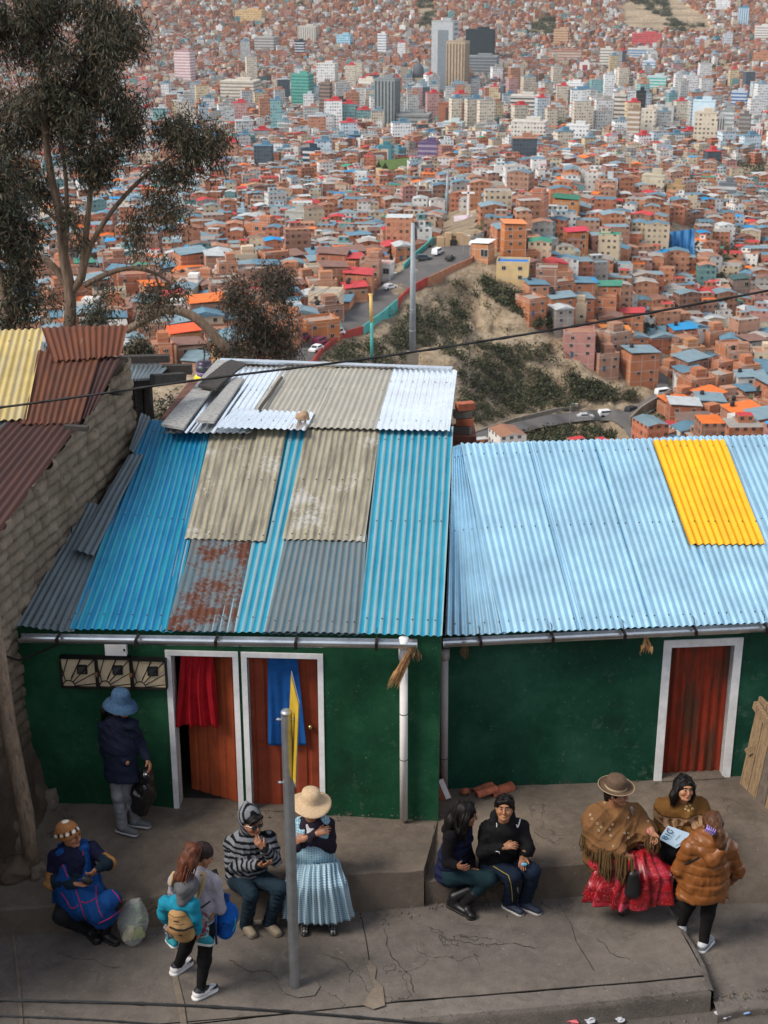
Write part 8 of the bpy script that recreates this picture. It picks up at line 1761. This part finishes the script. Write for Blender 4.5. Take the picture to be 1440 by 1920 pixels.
G = Person('person with long black hair, navy padded vest and black boots, seen sideways', YG, g0(860, 1680, -.12), dict(head=(873, 1527, -.02), neck=(866, 1556, .02), pelvis=(843, 1638, .03), sa=(843, 1570, -.14), sb=(868, 1566, .16), ea=(839, 1618, -.18), wa=(858, 1624, -.30), eb=(880, 1612, .06), wb=(885, 1628, -.06), ha=(846, 1642, -.06), hb=(856, 1640, .08), ka=(918, 1648, -.27), kb=(924, 1643, -.15), fa=(872, 1694, -.15), fb=(852, 1684, -.11)), 75, (82, 10, 0), .97, 1.02)
G.body({'a': ('', (0, 1, 0), 1, .5), 'b': ('', (0, -1, .3), -1, .5)})
G.top(col_const((.010, .009, .011)), V_knit, 'sweater', .95, .004)
J = G.J; sd = G.grid(['neck', 'pelvis', 'sa', 'sb', 'ha'], .26, .009); nk = J['neck'].lerp(J['pelvis'], .14); sd.chain([nk, nk.lerp(J['pelvis'], .5) + Vector((-.01, 0, 0)), J['pelvis'] + Vector((.0, 0, .02)), J['pelvis'] + Vector((.10, -.03, .0))], [.12, .135, .135, .115], .04, flat=(G.sd, 1.15)); sd.cone(nk, J['neck'] + Vector((0, 0, .02)), .09, .075, .02)
g_ = sd.lo[2] + sd.h * np.arange(sd.n[2]); sd.d += (.008 * np.cos(2 * np.pi * g_ / .085))[None, None, :].astype(np.float32)
for q in 'ab': sd.cone(J['s' + q] + (J['s' + q] - J['neck']).normalized() * .02, J['e' + q], .066, .07, .02, True)
sd.wrinkle(.004, 30, 3); sdf_obj('padded_vest', sd, V_cloth, col_const((.010, .014, .042)), G.T)
G.trousers(col_const((.010, .028, .036)), name='jeans', thigh=.084, kn=.066, cuff=.046, wr=.003, to=.72)
for q, toe in (('a', g0(888, 1727, -.4)), ('b', g0(862, 1708, -.4))): G.shoe(q, toe, (.009, .009, .010), (.02, .019, .018), boot=.4, mat=V_leather, name='boot', w=.046)
def h6(sd, P, M, s):
 sd.ell(P(0, -.015, .035), (.088, .108, .096), M, .01); sd.ell(P(0, .125, -.03), (.075, .06, .085), M, .015, True)
 sd.chain([P(-.02, -.07, .0), P(-.02, -.10, -.12), P(-.03, -.12, -.24), P(.0, -.10, -.30)], [.075, .085, .07, .02], .03); sd.chain([P(-.07, .02, .0), P(-.085, .03, -.12), P(-.09, .05, -.24), P(-.08, .06, -.33)], [.045, .05, .042, .012], .03); sd.chain([P(.07, .0, .0), P(.09, .0, -.14), P(.09, .0, -.24)], [.04, .045, .02], .03)
G.hair(HAIRC, h6, wr=.007); PG = lambda x, y, z: G.J['head'] + G.M @ Vector((x, y, z))
strands(G, [[PG(-.03, -.06, .10), PG(-.05, -.10, -.02), PG(-.04, -.12, -.16), PG(-.02, -.12, -.30), PG(-.02, -.11, -.37)], [PG(-.04, .02, .11), PG(-.09, .02, .0), PG(-.10, .04, -.14), PG(-.10, .06, -.26), PG(-.09, .07, -.36)], [PG(.04, .0, .1), PG(.09, .0, -.02), PG(.10, .0, -.16), PG(.09, .02, -.28)]], 150, .042, HAIRC, 3)
YH = 11.95
Hh = Person('person in a black hooded sports top with a white tick, talking, navy tracksuit trousers', YH, g0(955, 1680, -.1), dict(head=(946, 1515, -.08), neck=(944, 1546, -.02), pelvis=(938, 1616, .05), sa=(912, 1555, .0), sb=(978, 1550, .0), ea=(906, 1598, -.08), wa=(944, 1588, -.26), eb=(991, 1592, -.10), wb=(981, 1602, -.24), ha=(926, 1622, .02), hb=(962, 1620, .02), ka=(964, 1642, -.30), kb=(999, 1634, -.28), fa=(955, 1688, -.10), fb=(986, 1684, -.10)), 5, (-8, -14, 0), .98, 1.2, (.34, .155, .08))
Hh.body({'a': ((.85, -.1, .25), (.2, .4, -.6), 1, .75), 'b': ((-.1, -.35, -.75), (.1, -.6, .5), -1, .6)}, lip=(.50, .24, .06))
Hh.top(col_const((.008, .008, .009)), name='hooded_top', r=1.05, wr=.007, wf=22, hem=.02)
sd = Hh.grid(['neck'], .22, .008); J = Hh.J; sd.chain([J['neck'] + Vector((-.09, .0, .035)), J['neck'] + Vector((-.06, .09, .04)), J['neck'] + Vector((.06, .09, .04)), J['neck'] + Vector((.09, .0, .03)), J['neck'] + Vector((.04, -.075, -.02)), J['neck'] + Vector((-.04, -.075, -.02)), J['neck'] + Vector((-.09, 0, .035))], [.042, .055, .055, .042, .03, .03, .042], .03); sd.wrinkle(.005, 30, 2); sdf_obj('hood', sd, V_cloth, col_const((.008, .008, .009)), Hh.T)
trim('white_tick', [(968, 1546), (970, 1551), (973, 1545), (976, 1532)], [Hh.top_tree], .0065, (.75, .75, .75), Hh.T, .5); trim('white_lettering', [(931, 1543), (932, 1547), (931, 1551)], [Hh.top_tree], .004, (.6, .6, .6), Hh.T, .5); trim('white_lettering', [(930, 1596), (936, 1597), (937, 1604), (938, 1608)], [Hh.top_tree], .004, (.6, .6, .6), Hh.T, .5)
Hh.trousers(col_const((.008, .015, .032)), name='tracksuit_trousers', r=1.05, wr=.005, cuff=.064)
trim('yellow_stripe', [(925, 1624), (938, 1632), (953, 1641), (958, 1655), (960, 1672), (961, 1690)], [Hh.leg_tree], .0028, (.50, .38, .05), Hh.T, .6); trim('trouser_lettering', [(970, 1664), (971, 1672), (971, 1682), (971, 1690)], [Hh.leg_tree], .0045, (.35, .36, .38), Hh.T, .5)
for q, toe in (('a', g0(970, 1712, -.4)), ('b', g0(996, 1708, -.4))): Hh.shoe(q, toe, (.022, .03, .055), (.52, .50, .46), w=.042)
def topstrands(p, seed, n=90, back=.09):
 Q = lambda x, y, z: p.J['head'] + p.M @ (Vector((x, y, z)) * p.hs)
 strands(p, [[Q(.01 * k, .06, .118), Q(.055 * k, .055, .085), Q(.084 * k, .02, .03), Q(.085 * k, -.02, -.04)] for k in (-1, 1)] + [[Q(.01 * k, .03, .135), Q(.06 * k, .0, .11), Q(.085 * k, -.04, .04), Q(.07 * k, -.08, -.03)] for k in (-1, 1)] + [[Q(0, .0, .138), Q(.02, -.07, .115), Q(.02, -.11, .04), Q(.01, -.11, -.05)]], n, .012, HAIRC, seed, .0035)
Hh.hair(HAIRC, lambda sd, P, M, s: (sd.ell(P(0, -.018, .042), (.084, .102, .09), M, .01), sd.chain([P(-.07, .045, .04), P(-.02, .088, .098), P(.05, .075, .075), P(.076, .03, .03)], [.016, .018, .018, .016], .02), sd.ell(P(0, .13, -.02), (.066, .062, .082), M, .01, True), sd.ell(P(0, -.10, -.04), (.05, .05, .06), M, .03)))
mb = MB(); hq = J['wb'] + Vector((.0, -.075, -.06)); mb.blob(hq, .022, 3, .5, 0, 2, (1.2, .8, .7)); mb.blob(hq + Vector((.02, -.01, .01)), .013, 4, .5, 1, 2); tag(mb.build('candy_wrapper', [M_paperb, simple('teal_foil', (.05, .4, .4), .3)]), 'small blue and teal wrappers in the hand of the hooded woman', 'wrapper')
YI = 12.02
Iw = Person('person in a brown bowler hat, fringed shawl and shiny red skirt', YI, g0(1165, 1680, -.05), dict(head=(1156, 1488, -.06), neck=(1150, 1518, .0), pelvis=(1150, 1600, .06), sa=(1118, 1532, -.04), sb=(1190, 1526, .08), ea=(1126, 1584, -.14), wa=(1172, 1602, -.30), eb=(1212, 1562, .0), wb=(1222, 1558, -.18), ha=(1134, 1608, .02), hb=(1172, 1606, .02), ka=(1150, 1634, -.34), kb=(1222, 1620, -.28), fa=(1165, 1692, -.13), fb=(1234, 1672, .0)), 25, (60, 0, 0), .98, 1.3)
Iw.body({'a': ((.5, -.25, -.6), (.2, .5, -.4), 1, .5), 'b': ((.15, -.5, -.55), (-.4, -.2, .6), -1, .8)}, 'low')
shw = np.array((.165, .083, .035))
J = Iw.J; sd = Iw.grid(['neck', 'pelvis', 'sa', 'sb', 'ea', 'eb', 'wa', 'wb'], .28, .009); nk = J['neck'].lerp(J['pelvis'], .12)
sd.chain([nk, nk.lerp(J['pelvis'], .5), J['pelvis'] + Vector((0, 0, -.02))], [.14, .185, .20], .05, flat=(Iw.sd, 1.2)); sd.cone(J['sa'], J['sb'], .085, .085, .06); sd.chain([J['sa'], J['ea'], J['ea'].lerp(J['wa'], .8)], [.10, .10, .07], .05); sd.chain([J['sb'], J['eb'], J['eb'].lerp(J['wb'], .4)], [.095, .085, .06], .05); sd.cone(J['sa'].lerp(J['neck'], .3), J['neck'] + Vector((-.03, .02, .03)), .085, .065, .07); sd.cone(J['sb'].lerp(J['neck'], .3), J['neck'] + Vector((.03, .02, .03)), .085, .065, .07); sd.cone(nk.lerp(J['pelvis'], .5), J['ea'].lerp(J['wa'], .3) + Vector((.04, .04, .03)), .15, .10, .12); sd.cone(nk.lerp(J['pelvis'], .35), J['eb'] + Vector((-.04, .02, .0)), .13, .09, .12); sd.cone(J['sa'] + Vector((0, .02, -.05)), J['pelvis'] + Vector((-.16, .0, -.04)), .11, .13, .12); sd.cone(nk, J['neck'] + Vector((0, .01, .02)), .11, .075, .03); sd.cone(J['pelvis'] + Vector((.05, -.15, .05)), J['pelvis'] + Vector((.10, -.26, -.12)), .09, .03, .05, flat=(Iw.sd, 1.2)); sd.wrinkle(.008, 16, 5); sd.folds(.013, 26, 6, (1.2, 1, .7))
rs_ = np.random.RandomState(8)
def shcol(V): n = np.array([mnoise.noise(Vector(v) * 7) for v in V]); return shw * (1 + .2 * n)[:, None]
oS, tS = sdf_obj('shawl', sd, V_knit, shcol, Iw.T)
def ringlets(pts, tree, parent, r, col):
 mb = MB()
 for x, y in pts:
  p, n = cast(x, y, tree)
  if p is None: continue
  u_ = n.orthogonal().normalized(); v_ = n.cross(u_); mb.tube([p + n * .002 + (u_ * math.cos(k * 1.047) + v_ * math.sin(k * 1.047)) * r for k in range(7)], .0032, 5)
 return mb.build('embroidery', simple('embroidery_thread', col, .8), parent)
ringlets([(1134, 1505), (1107, 1528), (1110, 1535), (1120, 1544), (1127, 1551), (1123, 1557), (1149, 1546), (1143, 1555), (1145, 1567), (1178, 1533), (1187, 1518), (1178, 1562), (1171, 1562), (1178, 1571), (1150, 1587), (1215, 1540)], [tS], oS, .010, (.45, .36, .24))
pb_, nb_ = cast(1181, 1517, [tS])
if pb_ is not None: mb = MB(); mb.blob(pb_ + nb_ * .012, .018, 1, .4, 0, 2, (1, .6, 1.5)); mb.tube([pb_ + nb_ * .01, pb_ + nb_ * .012 + Vector((.02, -.01, -.07))], .006, 6); mb.build('brooch', M_steel, Iw.T, True)
def fringe(line, ln, n, parent, col, seed, name='fringe'):
 r = random.Random(seed); mb = MB(); P = [at(*p) for p in line]; tot = sum((b - a).length for a, b in zip(P, P[1:]))
 for i in range(n):
  d = tot * (i + r.random()) / n
  for a, b in zip(P, P[1:]):
   l = (b - a).length
   if d <= l: q = a.lerp(b, d / l); break
   d -= l
  o = Vector((r.uniform(-.02, .02), r.uniform(-.025, .015), 0)); L_ = ln * r.uniform(.8, 1.1); mb.tube([q + o + Vector((0, 0, .03)), q + o * 1.5 + Vector((r.uniform(-.015, .015), -.01, -L_ * .5)), q + o * 1.2 + Vector((r.uniform(-.02, .02), -.01, -L_))], [.006, .007, .003], 5)
 return mb.build(name, simple('fringe_wool', col, .95, 0, .3, 60, 0), parent)
fringe([(1092, 1566, YI - .02), (1104, 1578, YI - .10), (1120, 1592, YI - .20), (1134, 1600, YI - .28)], .15, 70, oS, (.10, .055, .02), 1); fringe([(1126, 1594, YI - .34), (1140, 1604, YI - .42), (1152, 1603, YI - .42)], .27, 50, oS, (.10, .055, .02), 2); fringe([(1160, 1606, YI - .46), (1176, 1612, YI - .48), (1184, 1614, YI - .48)], .26, 40, oS, (.10, .055, .02), 3); fringe([(1216, 1568, YI - .18), (1228, 1572, YI - .22), (1234, 1572, YI - .22)], .16, 36, oS, (.10, .055, .02), 4)
t = NT('red_satin'); n = t.node('ShaderNodeTexVoronoi'); n.inputs['Scale'].default_value = 13; w_ = t.math('FRACT', t.math('MULTIPLY', t.noise(9, 3, .5), 9)); t.con(t.tc('UV'), n.inputs['Vector']); sxx = t.node('ShaderNodeSeparateColor'); t.con(n.outputs['Color'], sxx.inputs[0])
c = t.ramp(sxx.outputs[0], [(.0, (.17, .003, .006)), (.4, (.28, .004, .007)), (.78, (.31, .010, .026)), (.94, (.38, .045, .085))], 'CONSTANT'); c = t.mix(t.ramp(w_, [(.84, 0), (.88, .5)]), c, (.52, .12, .15)); t.base(c).set(.32, 0, .5); t.bump(t.noise(60, 3), .2, .004); M_satin = t.m
pv, ka, kb = J['pelvis'], J['ka'], J['kb']; kn = (ka + kb) / 2; hem = at(1176, 1692, YI - .40)
oK, tK = loft('skirt', [(pv + up * .12 + Vector((0, -.15, 0)), pv + up * .12 + Vector((0, .14, 0)), .20, .3), (pv + up * .08 + Vector((.02, -.21, 0)), pv + up * .04 + Vector((0, .17, 0)), .24, .8), (kn + up * .11 + Vector((0, .10, 0)), pv + up * -.02 + Vector((0, .18, 0)), .29, 1), (kn + up * .09 + Vector((0, -.05, 0)), pv + up * -.07 + Vector((0, .1, 0)), .31, 1.1), (kn + up * .01 + Vector((0, -.15, 0)), kn + up * -.09 + Vector((0, .24, 0)), .335, 1.3), (kn + up * -.08 + Vector((0, -.175, 0)), kn + up * -.15 + Vector((0, .2, 0)), .35, 1.4), (kn.lerp(hem, .55) + Vector((0, -.14, 0)), kn.lerp(hem, .55) + Vector((0, .14, 0)), .365, 1.5), (hem + Vector((0, -.12, -.0)), hem + Vector((0, .16, .03)), .375, 2.2)], 300, 16, .026, M_satin, None, Iw.T, 6, 7, droop=.10)
for q, toe in (('a', g0(1167, 1716, -.4)), ('b', g0(1252, 1690, -.42))): Iw.shoe(q, toe, (.055, .042, .026), (.03, .025, .02), w=.033, name='flat_shoe')
Iw.hair(HAIRC, lambda sd, P, M, s: (sd.ell(P(0, -.02, .02), (.083, .104, .09), M, .01), sd.chain([P(-.03, -.09, -.03), P(-.03, -.10, -.12)], [.05, .03], .02), sd.ell(P(0, .12, -.02), (.07, .06, .08), M, .01, True)))
t = NT('brown_felt'); t.base(t.ramp(t.noise(30, 4, .6), [(.3, (.075, .045, .027)), (.7, (.12, .075, .048))])).set(.85); M_felt = t.m
oh, M4 = hat(Iw, [(.0, .19), (.045, .188), (.075, .172), (.088, .14), (.092, .09), (.093, .07), (.10, .064), (.125, .060), (.147, .068), (.153, .078), (.155, .078), (.15, .066), (.125, .053), (.095, .056)], M_felt, tilt=(-4, 4), off=(0, -.012, .012)); mb = MB()
for k in range(32):
 a0, a1 = 2 * math.pi * k / 32, 2 * math.pi * (k + 1) / 32; mb.face([M4 @ Vector((.0955 * math.cos(a), .0955 * math.sin(a), z)) for a, z in ((a0, .070), (a1, .070), (a1, .092), (a0, .092))]); mb.tube([M4 @ Vector((.154 * math.cos(a), .154 * math.sin(a), .078)) for a in (a0, a1)], .003, 5)
mb.build('hat_band', simple('beige_ribbon', (.42, .32, .20), .7, 0, .1, 40, 0), oh)
mb = MB(); mb.blob(Iw.J['head'] + Iw.M @ Vector((-.082, .0, -.045)), .008, 1, .1); mb.build('earring', simple('pearl', (.75, .73, .70), .25), Iw.T, True)
for q, k_ in (('wa', 0), ('wb', 1)):
 w0 = J[q]; e0 = J['e' + q[1]]; d = (w0 - e0).normalized(); mb = MB(); mb.tube([w0 - d * .07, w0 - d * .02], [.040, .036], 12); mb.build('pink_cuff', simple('pink_cloth', (.55, .20, .24), .8), Iw.T, True)
sd = SDF((kn.x - .2, kn.y - .35, kn.z - .45), (kn.x + .25, kn.y + .2, kn.z + .1), .008); q0, q1 = at(1187, 1640, YI - .50), at(1186, 1672, YI - .50); sd.chain([q0, q1], [.045, .065], .03, flat=(Vector((1, .2, 0)), 1.25)); sd.wrinkle(.004, 30, 3); o, _ = sdf_obj('handbag', sd, V_leather, col_const((.010, .010, .011)), None); tag(o, 'black handbag hanging against the red skirt', 'handbag')
YK = 12.28
Kw = Person('person smiling, black haired, wrapped in a brown shawl by the red door', YK, g0(1275, 1600, 0), dict(head=(1283, 1478, -.06), neck=(1279, 1508, .0), pelvis=(1270, 1572, .05), sa=(1246, 1518, .0), sb=(1312, 1516, .04), ea=(1240, 1556, -.08), wa=(1268, 1562, -.26), eb=(1318, 1552, -.06), wb=(1298, 1566, -.26), ha=(1258, 1580, .02), hb=(1290, 1580, .02), ka=(1255, 1598, -.36), kb=(1290, 1600, -.34), fa=(1262, 1660, -.16), fb=(1296, 1664, -.16)), 0, (12, -8, -6), .97, 1.12, (.40, .19, .10))
Kw.body({'a': ((.6, -.3, -.2), (.2, .4, .6), -1, .5), 'b': ((-.3, -.5, -.2), (-.2, .4, .6), 1, .5)}, lip=(.42, .12, .09))
J = Kw.J; sd = Kw.grid(['neck', 'pelvis', 'sa', 'sb', 'ea', 'eb', 'wa', 'wb'], .26, .009); nk = J['neck'].lerp(J['pelvis'], .15); sd.chain([nk, nk.lerp(J['pelvis'], .5) + Vector((0, -.03, 0)), J['pelvis'] + Vector((0, -.05, .03))], [.14, .17, .17], .05, flat=(Kw.sd, 1.3)); sd.cone(J['sa'], J['sb'], .088, .088, .06)
for q in 'ab': sd.cone(J['s' + q].lerp(J['neck'], .25), J['neck'] + (J['s' + q] - J['neck']) * .25 + Vector((0, .02, .04)), .085, .06, .07); sd.chain([J['s' + q], J['e' + q], J['e' + q].lerp(J['w' + q], .7)], [.095, .095, .07], .06)
sd.chain([J['neck'] + Vector((-.08, .03, .03)), J['neck'] + Vector((-.05, -.085, -.02)), J['neck'] + Vector((.02, -.12, -.08)), J['neck'] + Vector((.07, -.07, -.01)), J['neck'] + Vector((.09, .03, .03))], [.045, .045, .045, .045, .045], .03); sd.wrinkle(.008, 18, 2, (1, 1, 1.6)); sd.folds(.012, 28, 3, (.6, .8, 1.5))
def sh9(V):
 z = V[:, 2] - J['pelvis'].z; x = V[:, 0] - J['pelvis'].x; C = np.tile(np.array((.135, .064, .018)), (len(V), 1)); t = z + .18 * x - .03 * np.sin(x * 9); b = (t > .285) & (t < .355); C[b] = (.26, .155, .085); m = b & (np.abs(((x / .085) % 1) - .5) < .22) & (np.abs(t - .32) < .020 + .010 * np.sin(x * 90)); C[m] = (.09, .042, .018); C[((np.abs(t - .278) < .007) | (np.abs(t - .362) < .007))] = (.055, .026, .012); return C
o9, t9 = sdf_obj('shawl', sd, V_knit, sh9, Kw.T); ringlets([(1287, 1512), (1294, 1510), (1298, 1516), (1291, 1520), (1285, 1517), (1236, 1490)], [t9], o9, .009, (.58, .45, .25))
Kw.trousers(col_const((.008, .008, .009)), wr=.003, cuff=.05)
for q, toe in (('a', g0(1262, 1684, -.42)), ('b', g0(1296, 1690, -.46))): Kw.shoe(q, toe, (.01, .01, .01), (.02, .02, .02))
def h9(sd, P, M, s): sd.ell(P(0, -.018, .042), (.088, .106, .094), M, .01); sd.ell(P(.012, .13, -.028), (.066, .064, .09), M, .012, True); sd.chain([P(.075, .0, .02), P(.095, -.01, -.08), P(.09, -.02, -.16)], [.04, .045, .03], .03); sd.chain([P(-.075, -.01, .02), P(-.09, -.02, -.08), P(-.08, -.03, -.14)], [.036, .04, .025], .03); sd.chain([P(.0, -.08, .0), P(0, -.11, -.12)], [.08, .07], .03); sd.chain([P(-.02, .085, .095), P(-.06, .075, .05), P(-.082, .04, -.01)], [.014, .016, .012], .015)
Kw.hair(HAIRC, h9); topstrands(Kw, 11); PK = lambda x, y, z: Kw.J['head'] + Kw.M @ Vector((x, y, z))
strands(Kw, [[PK(.08, .03, .06), PK(.10, .02, -.05), PK(.10, .0, -.19)], [PK(-.08, .03, .05), PK(-.095, .0, -.06), PK(-.085, -.02, -.16)]], 60, .02, HAIRC, 12)
topstrands(Hh, 13)
c4 = [at(1235, 1573, YK - .42), at(1252, 1548, YK - .30), at(1303, 1566, YK - .30), at(1268, 1591, YK - .42)]; nB = (c4[1] - c4[0]).cross(c4[3] - c4[0]).normalized(); nB = nB if nB.z > 0 else -nB; BR = thing('brochure', c4[0], 'pale blue brochure reading BIO on the lap of the smiling woman', 'brochure'); mb = MB(); mb.hexa([p for p in c4[::-1]] + [p + nB * .004 for p in c4[::-1]]); mb.build('cover', simple('brochure_paper', (.46, .60, .72), .4, 0, .06, 8, 0), BR)
def BQ(u, v): return c4[0].lerp(c4[3], u).lerp(c4[1].lerp(c4[2], u), v) + nB * .0065   # u along the short side, v along the long one
def strokes(name, segs, w, mat):
 mb = MB()
 for s in segs: mb.tube([BQ(*p) for p in s], w, 5)
 return mb.build(name, mat, BR)
M_bio = simple('teal_print', (.008, .13, .20), .6); A0, A1 = .16, .40   # letters read from the near edge up, tops to the left
def LT(pts, o): return [(.62 - .0 * a - b * .30 - 0, 0) for a, b in pts]
ex = (c4[3] - c4[0]); ey = (c4[1] - c4[0]); lx, ly = ex.length, ey.length
def W_(a, b): return (a, b)
# text runs along the left edge (c4[0] to c4[1]), letters' tops face away from the long side
def LET(sh, i, h=.22, w=.20, v0=.16, u0=.30): return [[(u0 - y * h + .0, v0 + i * .24 + x * w) for x, y in st] for st in sh]
segs = LET([[(0, 0), (0, 1), (.6, 1), (.8, .8), (.6, .54), (0, .54)], [(.6, .54), (.9, .3), (.7, 0), (0, 0)]], 0) + LET([[(.3, 0), (.3, 1)]], 1) + LET([[(.5 + .5 * math.cos(a), .5 + .5 * math.sin(a)) for a in [math.pi * (.35 + k * .15) for k in range(12)]]], 1.8)
strokes('lettering', segs, .0042, M_bio); strokes('red_mark', LET([[(.6, .9), (1.0, 1.2)], [(.8, .7), (1.2, .9)], [(1.0, 1.25), (1.25, .9)]], 1.8), .0028, simple('red_print', (.45, .05, .08), .6)); strokes('small_print', [[(.38, .2), (.38, .62)], [(.60, .35), (.60, .7)], [(.86, .1), (.93, .5)]], .0016, M_bio)
L_foot = g0(1312, 1782, -.53); YL = L_foot.y
Lw_ = Person('person seen from behind in an orange brown padded jacket, purple hair claw and grey trainers', YL, L_foot, dict(head=(1334, 1545, .12), neck=(1330, 1573, .09), pelvis=(1320, 1650, .08), sa=(1292, 1590, .05), sb=(1367, 1592, .09), ea=(1273, 1630, .08), wa=(1284, 1648, .26), eb=(1384, 1632, .14), wb=(1366, 1650, .30), ha=(1303, 1657, .09), hb=(1335, 1659, .07), ka=(1289, 1698, .17), kb=(1327, 1713, .05), fa=(1278, 1734, .22), fb=(1319, 1770, .02)), 185, (192, 16, 0), .98, 1.12)
Lw_.body({'a': ('', (.3, .2, .8), -1, .6), 'b': ('', (-.3, .2, .8), 1, .6)})
def quilt(sd):
 g = sd.lo[2] + sd.h * np.arange(sd.n[2]); x = sd.lo[0] + sd.h * np.arange(sd.n[0]); ph = g[None, None, :] / .098 + .10 * np.sin(x * 7)[:, None, None]; sd.d += (.011 * np.abs(np.cos(np.pi * ph)) ** .5 * -1 + .007).astype(np.float32)
orj = np.array((.185, .062, .013))
Lw_.top(col_const(orj), V_puff, 'padded_jacket', 1.16, .006, 36, hem=.16, torso=(.115, .13, .142), sleeves=1.02, extra=quilt, aniso=(1, 1, 1.6))
J = Lw_.J; sd = Lw_.grid(['neck', 'sa', 'sb'], .22, .008); sd.chain([J['neck'] + Vector((-.13, .03, .0)), J['neck'] + Vector((-.09, -.10, -.05)), J['neck'] + Vector((.0, -.15, -.12)), J['neck'] + Vector((.09, -.11, -.05)), J['neck'] + Vector((.14, .03, .0))], [.04, .05, .06, .05, .04], .04); sd.wrinkle(.008, 34, 4); sdf_obj('jacket_hood', sd, V_puff, col_const(orj), Lw_.T)
sd = Lw_.grid(['neck'], .2, .007); sd.chain([J['neck'] + Vector((-.08, .02, .02)), J['neck'] + Vector((-.05, -.065, -.01)), J['neck'] + Vector((.05, -.065, -.01)), J['neck'] + Vector((.08, .02, .02))], [.035, .045, .045, .035], .03); sdf_obj('knitted_collar', sd, V_knit, lambda V: np.where((np.sin(V[:, :1] * 300) > .1), .42, .16) * np.array([[1, .88, .7]]), Lw_.T)
mb = MB(); trim('bag_strap', [(1284, 1620), (1298, 1614), (1312, 1607)], [Lw_.top_tree], .009, (.012, .01, .01), Lw_.T, .2)
Lw_.trousers(col_const((.009, .008, .008)), name='leggings', r=1.0, thigh=.088, kn=.064, cuff=.046, wr=.003)
def grt(V, heel, d): t_ = (V - np.array(heel)) @ np.array(d); z = V[:, 2] - heel[2]; C = np.tile(np.array((.42, .44, .46)), (len(V), 1)); C[(np.abs(z - .055) < .012)] = (.17, .18, .2); C[(t_ > .1) & (z > .05)] = (.25, .27, .29); return C
for q, toe in (('a', g0(1268, 1722, -.5)), ('b', g0(1334, 1764, -.53))): Lw_.shoe(q, toe, grt, (.62, .63, .64), w=.043)
def h10(sd, P, M, s): sd.ell(P(0, -.018, .032), (.088, .108, .098), M, .01); sd.ell(P(0, .13, -.035), (.07, .06, .085), M, .015, True); sd.chain([P(0, -.09, .0), P(.01, -.12, -.06), P(.03, -.125, -.15), P(.05, -.12, -.24)], [.06, .055, .05, .02], .03)
Lw_.hair((.075, .030, .012), h10, wr=.006); PL = lambda x, y, z: Lw_.J['head'] + Lw_.M @ Vector((x, y, z))
strands(Lw_, [[PL(0, -.02, .125), PL(0, -.10, .07), PL(0, -.115, .0)], [PL(.06, .0, .10), PL(.06, -.08, .03), PL(.02, -.11, -.03)], [PL(-.06, .0, .10), PL(-.06, -.08, .03), PL(-.01, -.11, -.03)], [PL(0, -.11, -.03), PL(.02, -.13, -.12), PL(.04, -.13, -.25)]], 120, .022, (.085, .034, .013), 4)
mb = MB(); cb = at(1331, 1556, YL - .06); Mc = Matrix.Translation(cb) @ Matrix.Rotation(R(35), 4, 'Y') @ Matrix.Rotation(R(-15), 4, 'X')
for k in range(5): mb.tube([Mc @ Vector((-.045 + k * .022, -.004, .03)), Mc @ Vector((-.045 + k * .022, -.022, .0)), Mc @ Vector((-.04 + k * .02, -.006, -.034))], .0055, 6)
mb.tube([Mc @ Vector((-.05, -.022, .0)), Mc @ Vector((.05, -.022, .0))], .008, 6); mb.build('hair_claw', simple('lilac_plastic', (.32, .24, .62), .3), Lw_.T, True)
# ================================================================ light and air
SUN_EL, SUN_AZ = R(48), R(-66)      # low soft light from behind the viewer's shoulder
W = bpy.data.worlds.new('World'); S.world = W; W.use_nodes = True
sky = W.node_tree.nodes.new('ShaderNodeTexSky'); sky.sky_type = 'NISHITA'; sky.sun_disc = False
sky.sun_elevation = SUN_EL; sky.air_density = 1.0; sky.dust_density = 2.5; sky.ozone_density = 1.5; sky.altitude = 3800
bg = W.node_tree.nodes['Background']; bg.inputs['Strength'].default_value = .15; hs = W.node_tree.nodes.new('ShaderNodeHueSaturation'); hs.inputs['Saturation'].default_value = .32   # clouded sky
W.node_tree.links.new(sky.outputs[0], hs.inputs['Color']); W.node_tree.links.new(hs.outputs[0], bg.inputs['Color'])
sd = bpy.data.lights.new('sun', 'SUN'); sd.energy = 1.9; sd.angle = R(24); sd.color = (1, .91, .80)
so = bpy.data.objects.new('sun', sd); COL.objects.link(so)
dirn = Vector((-math.sin(SUN_AZ) * -1, 0, 0))
src = Vector((math.sin(SUN_AZ) * math.cos(SUN_EL), -math.cos(SUN_AZ) * math.cos(SUN_EL), math.sin(SUN_EL)))   # where the sun stands
so.rotation_euler = (-src).to_track_quat('-Z', 'Y').to_euler(); so.location = (0, -20, 60)
sky.sun_rotation = math.atan2(src.x, src.y)
S.view_settings.view_transform = 'Standard'; S.view_settings.look = 'None'; S.view_settings.exposure = EXPO; S.view_settings.gamma = 1
S.cycles.max_bounces = 6; S.cycles.use_denoising = True
# the air over the valley
mb = MB(); z0, z1 = float(ZZ.min()) - 8, max(float(ZZ.max()), 60) + 40; mb.box((0, 1990, (z0 + z1) / 2), (4400, 4640, z1 - z0))
t = NT('valley_air'); t.n.remove(t.b); pv = t.n.new('ShaderNodeVolumePrincipled'); pv.inputs['Density'].default_value = 0.3e-4; pv.inputs['Color'].default_value = (.80, .87, .92, 1); pv.inputs['Anisotropy'].default_value = .1
t.con(pv.outputs[0], t.n['Material Output'].inputs['Volume']); hz = tag(mb.build('haze', t.m), kind='stuff'); hz['label'] = 'thin pale air over the whole valley'
S.cycles.volume_bounces = 1
